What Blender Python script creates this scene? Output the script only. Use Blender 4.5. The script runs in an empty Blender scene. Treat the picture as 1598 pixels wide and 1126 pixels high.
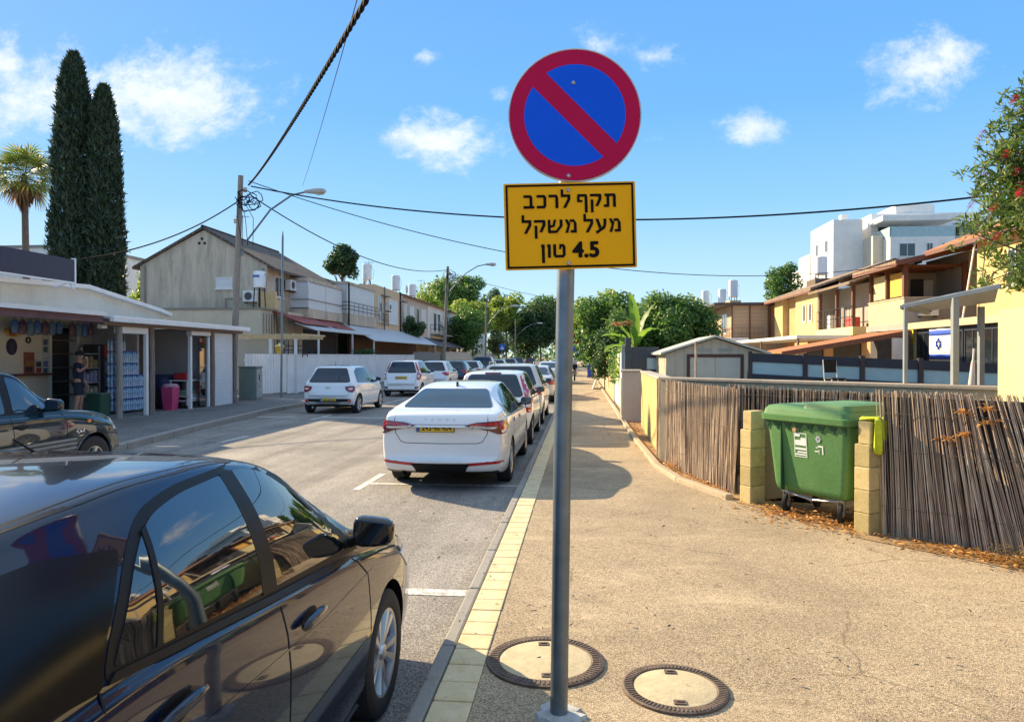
import bpy, bmesh, math, random
import numpy as np
from mathutils import Vector, Matrix
from mathutils.bvhtree import BVHTree
from mathutils.geometry import delaunay_2d_cdt
R = math.radians
SC = bpy.context.scene
COL = SC.collection
# ------------------------------------------------------------------ camera, sky, sun
CAMZ = 1.80
F = 1100.0
YAW = math.atan((906 - 799) / F)
PITCH = math.atan((563 - 555) / F)
cd = bpy.data.cameras.new('camera')
cd.sensor_width = 36; cd.lens = 36 * F / 1598; cd.clip_start = .05; cd.clip_end = 3000
cam = bpy.data.objects.new('camera', cd); COL.objects.link(cam)
cam.location = (0, 0, CAMZ); cam.rotation_euler = (math.pi / 2 - PITCH, 0, YAW)
SC.camera = cam
def _ray(px, py):
    ca, sa, cp, sp = math.cos(YAW), math.sin(YAW), math.cos(PITCH), math.sin(PITCH)
    r = (ca, sa, 0); f = (-sa * cp, ca * cp, -sp); u = (-sa * sp, ca * sp, cp)
    a = (px - 799) / F; b = -(py - 563) / F
    return [r[i] * a + u[i] * b + f[i] for i in range(3)]
def onx(px, py, x):
    d = _ray(px, py); t = x / d[0]; return Vector((x, d[1] * t, CAMZ + d[2] * t))
def ony(px, py, y):
    d = _ray(px, py); t = y / d[1]; return Vector((d[0] * t, y, CAMZ + d[2] * t))
def onz(px, py, z):
    d = _ray(px, py); t = (z - CAMZ) / d[2]; return Vector((d[0] * t, d[1] * t, z))

SUNDIR = Vector((-0.81, 0.586, 0)).normalized() * math.cos(R(26.5)) + Vector((0, 0, math.sin(R(26.5))))
sl = bpy.data.lights.new('sun', 'SUN'); sl.energy = 5.0; sl.angle = R(.5); sl.color = (1, .79, .50)
sun = bpy.data.objects.new('sun', sl); COL.objects.link(sun)
sun.rotation_euler = SUNDIR.to_track_quat('Z', 'Y').to_euler()
SC.view_settings.view_transform = 'Standard'; SC.view_settings.look = 'None'
SC.view_settings.exposure = 1.25; SC.view_settings.gamma = 1
W = bpy.data.worlds.new('World'); SC.world = W; W.use_nodes = True
nt = W.node_tree; N = nt.nodes; K = nt.links
N.clear()
def nd(t, **kw):
    n = N.new(t)
    for k, v in kw.items():
        setattr(n, k, v)
    return n
def mth(op, a, b=None, c=None, clamp=False):
    n = nd('ShaderNodeMath', operation=op); n.use_clamp = clamp
    for i, v in enumerate((a, b, c)):
        if v is None: continue
        if isinstance(v, (int, float)): n.inputs[i].default_value = v
        else: K.new(v, n.inputs[i])
    return n.outputs[0]
sky = nd('ShaderNodeTexSky', sky_type='NISHITA'); sky.sun_disc = False
sky.sun_elevation = R(26.5); sky.sun_rotation = math.atan2(SUNDIR.x, SUNDIR.y)
sky.dust_density = .5; sky.ozone_density = 2.2; sky.air_density = 1.0
tc = nd('ShaderNodeTexCoord'); sx = nd('ShaderNodeSeparateXYZ'); K.new(tc.outputs['Generated'], sx.inputs[0])
# tame the glow round the sun and deepen the blue: compressed sky texture mixed with an elevation ramp, blue low down
bw = nd('ShaderNodeRGBToBW'); K.new(sky.outputs[0], bw.inputs[0])
cmpf = mth('DIVIDE', 1.0, mth('ADD', 1.0, mth('MULTIPLY', bw.outputs[0], .30)))
sc_ = nd('ShaderNodeVectorMath', operation='SCALE'); K.new(sky.outputs[0], sc_.inputs[0]); K.new(cmpf, sc_.inputs['Scale'])
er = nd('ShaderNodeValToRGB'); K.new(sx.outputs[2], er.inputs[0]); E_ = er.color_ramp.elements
SKYC = [(0.0, (2.75, 3.35, 3.6)), (.08, (1.95, 2.95, 3.6)), (.2, (1.0, 2.2, 3.6)), (.32, (.54, 1.68, 3.5)), (.46, (.46, 1.45, 3.4)), (.60, (1.5, 2.35, 3.5)), (1.0, (2.8, 3.2, 3.7))]  # whitened overhead stops lie out of frame, added for fill light
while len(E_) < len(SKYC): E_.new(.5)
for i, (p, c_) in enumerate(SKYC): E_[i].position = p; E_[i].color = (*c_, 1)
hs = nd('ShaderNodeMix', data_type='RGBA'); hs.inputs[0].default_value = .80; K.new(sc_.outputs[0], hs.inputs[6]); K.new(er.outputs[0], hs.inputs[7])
yy = mth('MAXIMUM', sx.outputs[1], .04)
U_ = mth('DIVIDE', sx.outputs[0], yy); V_ = mth('DIVIDE', sx.outputs[2], yy)
cb = nd('ShaderNodeCombineXYZ'); K.new(U_, cb.inputs[0]); K.new(V_, cb.inputs[1])
n1 = nd('ShaderNodeTexNoise'); n1.inputs['Scale'].default_value = 7.5; n1.inputs['Detail'].default_value = 8; n1.inputs['Roughness'].default_value = .68
n1.inputs['Distortion'].default_value = .25
mp = nd('ShaderNodeMapping'); mp.inputs['Scale'].default_value = (1, 1.35, 1); K.new(cb.outputs[0], mp.inputs[0]); K.new(mp.outputs[0], n1.inputs['Vector'])
n3 = nd('ShaderNodeTexNoise'); n3.inputs['Scale'].default_value = 34; n3.inputs['Detail'].default_value = 6; n3.inputs['Roughness'].default_value = .7; K.new(mp.outputs[0], n3.inputs['Vector'])
nz = mth('ADD', mth('SUBTRACT', n1.outputs[0], .5), mth('MULTIPLY', mth('SUBTRACT', n3.outputs[0], .5), .38))
# clouds: direction of the centre, half width, half height (tangents), thickness
CL = [(250, 145, 150, 62, 1.25), (60, 165, 100, 48, .95), (330, 165, 95, 30, .8), (200, 190, 110, 30, .8), (690, 222, 90, 40, 1.1), (640, 215, 60, 30, .7), (665, 90, 24, 14, .75),
      (945, 75, 55, 26, .65), (1015, 92, 40, 20, .65), (1425, 112, 85, 36, .95), (1480, 85, 36, 34, .85), (1395, 145, 50, 24, .7), (1187, 197, 46, 28, .95),
      (1023, 218, 22, 16, .5), (785, 152, 18, 10, .4), (0, 95, 30, 35, .75), (70, 95, 60, 25, .35)]
mk = None
for (px, py, a, b, k) in CL:
    d = _ray(px, py); u, v = d[0] / d[1], d[2] / d[1]
    st = math.sqrt(1 + u * u) if abs(u) > .3 else 1
    du = mth('MULTIPLY', mth('SUBTRACT', U_, u), F / (a * 1.22) / st / st); dv = mth('MULTIPLY', mth('SUBTRACT', V_, v), F / (b * 1.25) / st)
    r = mth('SQRT', mth('ADD', mth('MULTIPLY', du, du), mth('MULTIPLY', dv, dv)))
    m = mth('MULTIPLY', mth('SUBTRACT', 1.0, r), k)
    mk = m if mk is None else mth('MAXIMUM', mk, m)
cm = mth('ADD', mk, mth('MULTIPLY', nz, 3.0))
mr = nd('ShaderNodeMapRange', interpolation_type='SMOOTHSTEP'); K.new(cm, mr.inputs[0])
mr.inputs[1].default_value = .05; mr.inputs[2].default_value = 1.25
front = mth('GREATER_THAN', sx.outputs[1], .05)
cf = mth('MULTIPLY', mth('MULTIPLY', mr.outputs[0], front), .96)
n2 = nd('ShaderNodeTexNoise'); n2.inputs['Scale'].default_value = 6; n2.inputs['Detail'].default_value = 5; K.new(mp.outputs[0], n2.inputs['Vector'])
cc = nd('ShaderNodeMix', data_type='RGBA'); K.new(n2.outputs[0], cc.inputs[0])
cc.inputs[6].default_value = (2.5, 2.85, 3.3, 1); cc.inputs[7].default_value = (3.6, 3.65, 3.7, 1)
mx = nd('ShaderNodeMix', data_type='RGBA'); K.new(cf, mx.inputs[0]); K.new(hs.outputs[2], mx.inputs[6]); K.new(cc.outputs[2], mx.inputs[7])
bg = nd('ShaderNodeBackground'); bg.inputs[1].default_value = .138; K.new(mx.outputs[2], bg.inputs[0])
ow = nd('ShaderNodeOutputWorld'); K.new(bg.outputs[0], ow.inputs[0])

# ------------------------------------------------------------------ materials
MATS = {}
class NT:
    def __init__(s, name):
        s.m = bpy.data.materials.new(name); s.m.use_nodes = True
        s.t = s.m.node_tree; s.n = s.t.nodes; s.k = s.t.links
        s.b = s.n['Principled BSDF']; s.out = s.n['Material Output']
        s.tc = s.n.new('ShaderNodeTexCoord')
    def noise(s, scale, detail=4, rough=.55, vec=None, stretch=None, dist=0):
        n = s.n.new('ShaderNodeTexNoise'); n.inputs['Scale'].default_value = scale; n.inputs['Detail'].default_value = detail
        n.inputs['Roughness'].default_value = rough; n.inputs['Distortion'].default_value = dist
        v = vec or s.tc.outputs['Object']
        if stretch:
            mp = s.n.new('ShaderNodeMapping'); mp.inputs['Scale'].default_value = stretch; s.k.new(v, mp.inputs[0]); v = mp.outputs[0]
        s.k.new(v, n.inputs['Vector']); return n.outputs[0]
    def ramp(s, fac, stops):
        r = s.n.new('ShaderNodeValToRGB'); e = r.color_ramp.elements
        while len(e) < len(stops): e.new(.5)
        for i, (p, c) in enumerate(stops):
            e[i].position = p; e[i].color = (*c, 1) if len(c) == 3 else c
        s.k.new(fac, r.inputs[0]); return r.outputs[0]
    def mix(s, fac, a, b, mode='MIX'):
        n = s.n.new('ShaderNodeMix'); n.data_type = 'RGBA'; n.blend_type = mode
        for i, v in ((0, fac), (6, a), (7, b)):
            if isinstance(v, (int, float)): n.inputs[i].default_value = v
            elif isinstance(v, tuple): n.inputs[i].default_value = (*v, 1)
            else: s.k.new(v, n.inputs[i])
        return n.outputs[2]
    def math(s, op, a, b=0.0):
        n = s.n.new('ShaderNodeMath'); n.operation = op
        for i, v in enumerate((a, b)):
            if isinstance(v, (int, float)): n.inputs[i].default_value = v
            else: s.k.new(v, n.inputs[i])
        return n.outputs[0]
    def bump(s, h, strength=.3, dist=.01):
        b = s.n.new('ShaderNodeBump'); b.inputs['Strength'].default_value = strength; b.inputs['Distance'].default_value = dist
        s.k.new(h, b.inputs['Height']); s.k.new(b.outputs[0], s.b.inputs['Normal'])
    def col(s, c): s.k.new(c, s.b.inputs['Base Color'])
    def set(s, **kw):
        for k, v in kw.items(): s.b.inputs[k.replace('_', ' ')].default_value = v
def cl3(c, f): return tuple(min(1, max(0, x * f)) for x in c)
def M(name, c=(.5, .5, .5), rough=.6, var=.12, vs=4, bump=0, bs=60, metal=0, spec=.5, coat=0, stretch=None, c2=None, ior=None):
    """plain procedural material with large and small scale colour variation"""
    if name in MATS: return MATS[name]
    t = NT(name)
    f = t.noise(vs, 5, .6, stretch=stretch)
    lo, hi = (cl3(c, 1 - var), cl3(c, 1 + var)) if c2 is None else (c, c2)
    t.col(t.ramp(f, [(.3, lo), (.7, hi)]))
    t.set(Roughness=rough, Metallic=metal, Specular_IOR_Level=spec, Coat_Weight=coat, Coat_Roughness=.03)
    if ior: t.set(IOR=ior)
    if bump: t.bump(t.noise(bs, 3), bump, .01)
    MATS[name] = t.m; return t.m
def plaster(name, c, stain=(.1, .09, .08), amt=.5, rough=.85, vs=1.2, streak=True, st=(.52, .78), tint=0):
    """painted render with blotches, rain streaks and grime"""
    if name in MATS: return MATS[name]
    t = NT(name)
    a = t.ramp(t.noise(vs, 8, .65), [(.35, cl3(c, .86)), (.65, cl3(c, 1.08))])
    s1 = t.ramp(t.noise(vs * 1.2, 8, .7, stretch=(2.2, 2.2, .35) if streak else None, dist=.3), [(st[0], (0, 0, 0)), (st[1], (1, 1, 1))])
    a = t.mix(t.math('MULTIPLY', s1, amt), a, stain)
    a = t.mix(.35, a, t.ramp(t.noise(30, 4), [(.3, cl3(c, .8)), (.7, cl3(c, 1.15))]))
    if tint:
        oi = t.n.new('ShaderNodeObjectInfo'); a = t.mix(1.0, a, t.ramp(oi.outputs['Random'], [(0, (1 - tint, 1 - tint, 1 - tint * 1.2)), (1, (1 + tint * .4, 1 + tint * .3, 1 + tint * .3))]), 'MULTIPLY')
    t.col(a); t.set(Roughness=rough, Specular_IOR_Level=.3); t.bump(t.noise(60, 4), .25, .01)
    MATS[name] = t.m; return t.m
def aggregate(name, c_dark, c_light, scale, big, patch=(.3, .3, .3), pa=.2, bump=.5, lanes=False):
    """asphalt with visible chippings, worn patches and fine cracks"""
    if name in MATS: return MATS[name]
    t = NT(name)
    v = t.n.new('ShaderNodeTexVoronoi'); v.inputs['Scale'].default_value = scale; t.k.new(t.tc.outputs['Object'], v.inputs['Vector'])
    sp = t.n.new('ShaderNodeSeparateColor'); t.k.new(v.outputs['Color'], sp.inputs[0])
    a = t.ramp(sp.outputs[0], [(.1, c_dark), (.55, tuple((x + y) / 2 for x, y in zip(c_dark, c_light))), (.95, c_light)])
    b = t.ramp(t.noise(big, 8, .7, dist=.4), [(.3, (.72, .72, .72)), (.68, (1.2, 1.2, 1.2))])
    a = t.mix(1.0, a, b, 'MULTIPLY')
    a = t.mix(t.math('MULTIPLY', t.ramp(t.noise(big * .45, 8, .75, dist=.8), [(.55, (0, 0, 0)), (.75, (1, 1, 1))]), pa), a, patch)
    a = t.mix(t.math('MULTIPLY', t.ramp(t.noise(big * 1.6, 6, .7, dist=1.2), [(.60, (0, 0, 0)), (.72, (1, 1, 1))]), .38), a, cl3(c_dark, .8))
    a = t.mix(t.math('MULTIPLY', t.ramp(t.noise(5.5, 3, .5), [(.70, (0, 0, 0)), (.73, (1, 1, 1))]), .35), a, cl3(c_dark, .6))
    if not lanes: a = t.mix(t.math('MULTIPLY', t.ramp(t.noise(1.0, 7, .72, stretch=(.7, 2.4, 1), dist=.6), [(.54, (0, 0, 0)), (.70, (1, 1, 1))]), .45), a, cl3(c_light, 1.12))
    if lanes: a = t.mix(1.0, a, t.ramp(t.noise(1.1, 5, .6, stretch=(1.6, .05, 1)), [(.35, (.74, .74, .75)), (.6, (1.12, 1.11, 1.1))]), 'MULTIPLY')
    cr = t.n.new('ShaderNodeTexVoronoi'); cr.feature = 'DISTANCE_TO_EDGE'; cr.inputs['Scale'].default_value = .55
    mp = t.n.new('ShaderNodeMix'); mp.data_type = 'RGBA'; mp.inputs[0].default_value = .18
    nn = t.n.new('ShaderNodeTexNoise'); nn.inputs['Scale'].default_value = 2.5; nn.inputs['Detail'].default_value = 6
    t.k.new(t.tc.outputs['Object'], nn.inputs['Vector']); t.k.new(t.tc.outputs['Object'], mp.inputs[6]); t.k.new(nn.outputs['Color'], mp.inputs[7])
    t.k.new(mp.outputs[2], cr.inputs['Vector'])
    ck = t.math('MULTIPLY', t.ramp(cr.outputs['Distance'], [(.0, (1, 1, 1)), (.006, (0, 0, 0))]), t.ramp(t.noise(.9, 3), [(.5, (0, 0, 0)), (.6, (1, 1, 1))]))
    a = t.mix(t.math('MULTIPLY', ck, .55), a, cl3(c_dark, .5))
    t.col(a); t.set(Roughness=.9, Specular_IOR_Level=.25); t.bump(v.outputs['Distance'], bump, .006)
    MATS[name] = t.m; return t.m
def leafmat(name, cols, trans=.35, rough=.5):
    if name in MATS: return MATS[name]
    t = NT(name); g = t.n.new('ShaderNodeNewGeometry')
    st = [(i / max(1, len(cols) - 1), c) for i, c in enumerate(cols)]
    c = t.ramp(g.outputs['Random Per Island'], st); t.col(c); t.set(Roughness=rough, Specular_IOR_Level=.4)
    tr = t.n.new('ShaderNodeBsdfTranslucent'); ms = t.n.new('ShaderNodeMixShader'); ms.inputs[0].default_value = trans
    c2 = t.mix(.5, c, (.5, .55, .05), 'SCREEN') if False else c
    h = t.n.new('ShaderNodeHueSaturation'); h.inputs['Value'].default_value = 2.0; h.inputs['Hue'].default_value = .485; t.k.new(c, h.inputs['Color'])
    t.k.new(h.outputs[0], tr.inputs[0]); t.k.new(t.b.outputs[0], ms.inputs[1]); t.k.new(tr.outputs[0], ms.inputs[2]); t.k.new(ms.outputs[0], t.out.inputs[0])
    MATS[name] = t.m; return t.m
def tiles(name, c, c2, dark, pitch=.22, axis=0, row=.35):
    """clay roof tiles: ridges along one axis, courses along the other, per-tile tint"""
    if name in MATS: return MATS[name]
    t = NT(name)
    br = t.n.new('ShaderNodeTexBrick'); br.offset = 0; br.inputs['Scale'].default_value = 1
    br.inputs['Brick Width'].default_value = pitch; br.inputs['Row Height'].default_value = row; br.inputs['Mortar Size'].default_value = .018
    br.inputs['Color1'].default_value = (*c, 1); br.inputs['Color2'].default_value = (*c2, 1); br.inputs['Mortar'].default_value = (*dark, 1)
    t.k.new(t.tc.outputs['UV'], br.inputs['Vector'])
    s = t.ramp(t.noise(1.3, 8, .7), [(.45, (0, 0, 0)), (.75, (1, 1, 1))])
    t.col(t.mix(t.math('MULTIPLY', s, .7), br.outputs[0], dark)); t.set(Roughness=.85)
    w = t.n.new('ShaderNodeTexWave'); w.bands_direction = 'X'; w.inputs['Scale'].default_value = .314 / pitch; t.k.new(t.tc.outputs['UV'], w.inputs['Vector'])
    t.bump(w.outputs[0], .8, .05)
    MATS[name] = t.m; return t.m

# ------------------------------------------------------------------ mesh helpers
def link(o, parent=None):
    COL.objects.link(o)
    if parent is not None: o.parent = parent
    return o
def tag(o, label=None, cat=None, group=None, kind=None):
    if label: o['label'] = label
    if cat: o['category'] = cat
    if group: o['group'] = group
    if kind: o['kind'] = kind
    return o
def T(name, label, cat, loc=(0, 0, 0), rz=0, group=None):
    o = bpy.data.objects.new(name, None); COL.objects.link(o); o.empty_display_size = .1
    o.location = loc; o.rotation_euler = (0, 0, rz)
    return tag(o, label, cat, group)
def copytree(o, parent=None):
    c = o.copy(); COL.objects.link(c); c.parent = parent
    for ch in o.children: copytree(ch, c)
    return c
class MB:
    def __init__(s): s.v = []; s.f = []; s.uv = {}
    def add(s, vs, fs):
        n = len(s.v); s.v += [tuple(v) for v in vs]; s.f += [tuple(i + n for i in f) for f in fs]; return s
    def box(s, x0, x1, y0, y1, z0, z1, rz=0, c=None):
        vs = [(x, y, z) for z in (z0, z1) for y in (y0, y1) for x in (x0, x1)]
        if rz:
            cx, cy = c or ((x0 + x1) / 2, (y0 + y1) / 2); a, b = math.cos(rz), math.sin(rz)
            vs = [(cx + (x - cx) * a - (y - cy) * b, cy + (x - cx) * b + (y - cy) * a, z) for x, y, z in vs]
        return s.add(vs, [(0, 2, 3, 1), (4, 5, 7, 6), (0, 1, 5, 4), (2, 6, 7, 3), (0, 4, 6, 2), (1, 3, 7, 5)])
    def obox(s, c, ax, hx, hy, hz):
        """box about c with axes ax=(X,Y,Z) unit vectors and half sizes"""
        X, Y, Z = (Vector(a) for a in ax); c = Vector(c)
        vs = [c + X * (hx * i) + Y * (hy * j) + Z * (hz * k) for k in (-1, 1) for j in (-1, 1) for i in (-1, 1)]
        return s.add(vs, [(0, 2, 3, 1), (4, 5, 7, 6), (0, 1, 5, 4), (2, 6, 7, 3), (0, 4, 6, 2), (1, 3, 7, 5)])
    def bar(s, p, q, w, h, up=(0, 0, 1)):
        p, q = Vector(p), Vector(q); d = q - p; L = d.length; d.normalize(); up = Vector(up)
        if abs(d.dot(up)) > .99: up = Vector((0, 1, 0))
        x = d.cross(up).normalized(); z = x.cross(d).normalized()
        return s.obox((p + q) / 2, (x, d, z), w / 2, L / 2, h / 2)
    def tube(s, pts, r, n=8, cap=True):
        pts = [Vector(p) for p in pts]; m = len(pts)
        rs = r if isinstance(r, (list, tuple)) else [r] * m
        rings = []; x = None
        for i, p in enumerate(pts):
            d = (pts[min(i + 1, m - 1)] - pts[max(i - 1, 0)]).normalized()
            if x is None: x = d.cross(Vector((0, 0, 1)) if abs(d.z) < .9 else Vector((1, 0, 0)))
            x = x - d * x.dot(d)
            if x.length < 1e-5: x = d.cross(Vector((.3, 1, .2)))
            x.normalize(); y = d.cross(x)
            rings.append([p + (x * math.cos(t) + y * math.sin(t)) * rs[i] for t in [2 * math.pi * k / n for k in range(n)]])
        vs = [v for rg in rings for v in rg]; fs = []
        for i in range(m - 1):
            for k in range(n):
                a, b = i * n + k, i * n + (k + 1) % n; fs.append((a, b, b + n, a + n))
        if cap: fs += [tuple(range(n - 1, -1, -1)), tuple(range((m - 1) * n, m * n))]
        return s.add(vs, fs)
    def lathe(s, prof, n=24, axis='z', c=(0, 0, 0), closed=False, cap=True):
        """prof: (radius, along) pairs turned about axis through c"""
        vs = []; m = len(prof)
        for r, h in prof:
            for k in range(n):
                t = 2 * math.pi * k / n; a, b = r * math.cos(t), r * math.sin(t)
                p = {'z': (a, b, h), 'x': (h, a, b), 'y': (b, h, a)}[axis]
                vs.append((p[0] + c[0], p[1] + c[1], p[2] + c[2]))
        fs = []
        for i in range(m if closed else m - 1):
            j = (i + 1) % m
            for k in range(n):
                fs.append((i * n + k, i * n + (k + 1) % n, j * n + (k + 1) % n, j * n + k))
        if not closed and cap:
            if prof[0][0] > 1e-5: fs.append(tuple(range(n - 1, -1, -1)))
            if prof[-1][0] > 1e-5: fs.append(tuple(range((m - 1) * n, m * n)))
        return s.add(vs, fs)
    def prism(s, poly, fn0, fn1):
        """polygon points mapped by fn0 (front) and fn1 (back) into a closed solid"""
        n = len(poly)
        vs = [fn0(*p) for p in poly] + [fn1(*p) for p in poly]
        fs = [tuple(range(n)), tuple(range(2 * n - 1, n - 1, -1))] + [(i, i + n, (i + 1) % n + n, (i + 1) % n) for i in range(n)]
        return s.add(vs, fs)
    def quad(s, a, b, c, d): return s.add([a, b, c, d], [(0, 1, 2, 3)])
    def build(s, name, m, parent=None, smooth=False, bevel=0, seg=2, loc=None, fix=True, sharp=40):
        me = bpy.data.meshes.new(name); me.from_pydata(s.v, [], s.f)
        if fix:
            bm = bmesh.new(); bm.from_mesh(me); bmesh.ops.recalc_face_normals(bm, faces=bm.faces); bm.to_mesh(me); bm.free()
        for x in (m if isinstance(m, (list, tuple)) else [m]): me.materials.append(x)
        if smooth:
            me.polygons.foreach_set('use_smooth', [True] * len(me.polygons)); me.set_sharp_from_angle(angle=R(sharp))
        o = bpy.data.objects.new(name, me); link(o, parent)
        if loc: o.location = loc
        if bevel:
            b = o.modifiers.new('bevel', 'BEVEL'); b.width = bevel; b.segments = seg; b.limit_method = 'ANGLE'
        return o
def boxuv(o, scale=1.0, along=None):
    """planar uv: u along the horizontal direction of each face, v up the slope"""
    me = o.data; uv = me.uv_layers.new(name='uv')
    for p in me.polygons:
        n = p.normal; u = Vector((-n.y, n.x, 0))
        if u.length < 1e-3: u = Vector((1, 0, 0)) if along is None else Vector(along)
        u.normalize(); v = n.cross(u)
        for li in p.loop_indices:
            c = me.vertices[me.loops[li].vertex_index].co; uv.data[li].uv = (c.dot(u) * scale, c.dot(v) * scale)
    return o
def text_mb(body, size, depth=0.0, bold=0.0, align='CENTER', space=1.0):
    """lettering as mesh data: list of verts/faces in the xy plane"""
    c = bpy.data.curves.new('t', 'FONT'); c.body = body; c.size = size; c.align_x = align; c.align_y = 'CENTER'
    c.offset = bold; c.extrude = depth; c.space_character = space; c.resolution_u = 6
    o = bpy.data.objects.new('t', c); COL.objects.link(o)
    me = o.evaluated_get(bpy.context.evaluated_depsgraph_get()).to_mesh()
    vs = [v.co.copy() for v in me.vertices]; fs = [tuple(p.vertices) for p in me.polygons]
    bpy.data.objects.remove(o); bpy.data.curves.remove(c)
    return vs, fs
def rpoly(pts, r, n=5):
    """round the corners of a 2-D polygon (r may be one number or one per corner)"""
    out = []; m = len(pts)
    for i in range(m):
        p0, p, p1 = Vector(pts[i - 1]), Vector(pts[i]), Vector(pts[(i + 1) % m])
        rr = r[i] if isinstance(r, (list, tuple)) else r
        a, b = p0 - p, p1 - p; k = min(rr, a.length * .45, b.length * .45)
        if k < 1e-4: out.append(tuple(p)); continue
        A, B = p + a.normalized() * k, p + b.normalized() * k
        for j in range(n + 1):
            t = j / n; q = A * (1 - t) ** 2 + p * 2 * t * (1 - t) + B * t * t; out.append(tuple(q))
    return out
def dense(pts, step, closed=True):
    out = []; m = len(pts)
    for i in range(m if closed else m - 1):
        p, q = Vector(pts[i]), Vector(pts[(i + 1) % m]); k = max(1, int((q - p).length / step + .5))
        out += [tuple(p.lerp(q, j / k)) for j in range(k)]
    if not closed: out.append(tuple(pts[-1]))
    return out
def structure(name, mb, m, label=None, **kw):
    o = mb.build(name, m, **kw); o['kind'] = 'structure'
    if label: o['label'] = label
    return o
# ------------------------------------------------------------------ ground, road, pavements
asphalt = aggregate('asphalt road', (.10, .094, .088), (.40, .37, .335), 150, .7, (.40, .365, .32), .7, .5, True)
paveM = aggregate('asphalt pavement', (.17, .130, .086), (.55, .435, .29), 175, .55, (.58, .47, .31), .75, .5)
leftpave = aggregate('paving left', (.09, .09, .09), (.22, .215, .21), 60, .5, (.25, .24, .22), .4, .2)
earth = M('earth', (.17, .13, .08), .95, .35, 3, .5, 30)
structure('ground', MB().quad((-900, -300, -.03), (900, -300, -.03), (900, 1500, -.03), (-900, 1500, -.03)), earth)
LK = [(-8.1, -25), (-8.2, 5), (-8.35, 10), (-8.64, 12.74), (-9.1, 15.8), (-9.42, 18.4), (-9.75, 21.4), (-9.78, 23.5), (-9.6, 39), (-9.6, 260)]
mb = MB()
for (a, b) in zip(LK[:-1], LK[1:]):
    mb.quad((a[0] - .1, a[1], 0), (-.75, a[1], 0), (-.75, b[1], 0), (b[0] - .1, b[1], 0))
structure('road', mb, asphalt)
SZ = .14
mb = MB()
mb.quad((-.512, -25, SZ - .004), (60, -25, SZ - .004), (60, 260, SZ - .004), (-.512, 260, SZ - .004))
structure('pavement', mb, paveM)
kerbM = plaster('kerb concrete', (.27, .255, .23), (.10, .09, .08), .6)
mb = MB(); random.seed(5)
y = -12.0
while y < 255:
    L = 1.0 if y < 60 else 6.0
    mb.box(-.80, -.716, y, y + L - .012, -.02, SZ + random.uniform(-.003, .003)); y += L
structure('kerb', mb, kerbM, bevel=.014)
t = NT('yellow kerb paint')
a = t.ramp(t.noise(7, 6, .7), [(.3, (.52, .40, .20)), (.6, (.64, .53, .33)), (.75, (.63, .56, .41))])
a = t.mix(t.ramp(t.noise(24, 5, .7), [(.56, (0, 0, 0)), (.7, (.7, .7, .7))]), a, (.36, .30, .22)); t.col(a); t.set(Roughness=.8); t.bump(t.noise(90, 3), .3)
mb = MB(); y = -6.0
while y < 45:
    j = random.uniform(-.002, .002); mb.box(-.708, -.515, y, y + .196, .02, SZ + .003 + j); y += .203
mb.box(-.708, -.515, 45, 255, .02, SZ + .003)
structure('paving_strip', mb, t.m, bevel=.006)
# left pavement with its kerb
mb = MB()
for (a, b) in zip(LK[:-1], LK[1:]):
    mb.quad((-60, a[1], SZ - .004), (a[0] - .15, a[1], SZ - .004), (b[0] - .15, b[1], SZ - .004), (-60, b[1], SZ - .004))
structure('pavement', mb, leftpave)
mb = MB()
for (a, b) in zip(LK[:-1], LK[1:]):
    k = max(1, int((b[1] - a[1]) / 1.0)) if b[1] < 45 else 8
    for i in range(k):
        p = Vector(a).lerp(Vector(b), i / k); q = Vector(a).lerp(Vector(b), (i + .985) / k)
        for (x0, x1, za, zb) in ((0, -.17, SZ, SZ),):
            mb.add([(p.x, p.y, -.02), (p.x - .17, p.y, -.02), (q.x - .17, q.y, -.02), (q.x, q.y, -.02), (p.x, p.y, SZ), (p.x - .17, p.y, SZ), (q.x - .17, q.y, SZ), (q.x, q.y, SZ)],
                   [(0, 1, 2, 3), (4, 7, 6, 5), (0, 3, 7, 4), (1, 5, 6, 2), (0, 4, 5, 1), (3, 2, 6, 7)])
structure('kerb', mb, kerbM, bevel=.02)
# concrete edging between pavement and planting strip
mb = MB(); ed = [(1.06, 45), (1.06, 20.7), (1.08, 14), (1.14, 10.7), (1.30, 9.5), (1.72, 8.35)]
for a, b in zip(ed[:-1], ed[1:]):
    mb.bar((a[0], a[1], .15), (b[0], b[1], .15), .10, .10)
structure('kerb_edging', mb, plaster('edging', (.42, .34, .24), (.2, .14, .08), .5), bevel=.012)
soil = M('dry soil', (.20, .13, .065), .95, .4, 5, .8, 25, c2=(.36, .24, .12))
structure('ground_strip', MB().add([(1.11, 45, .142), (1.11, 20.7, .142), (1.13, 14, .142), (1.19, 10.7, .142), (1.35, 9.5, .142), (1.76, 8.4, .142), (2.6, 8.2, .142), (2.6, 45, .142)], [tuple(range(8))]), soil)
structure('ground_recess', MB().add([(1.75, 8.22, .142), (2.52, 6.98, .142), (2.5, 6.72, .142), (4.2, 4.95, .142), (7, 4.2, .142), (6, 7, .142), (2.8, 10, .142)], [tuple(range(7))]), soil)
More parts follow.
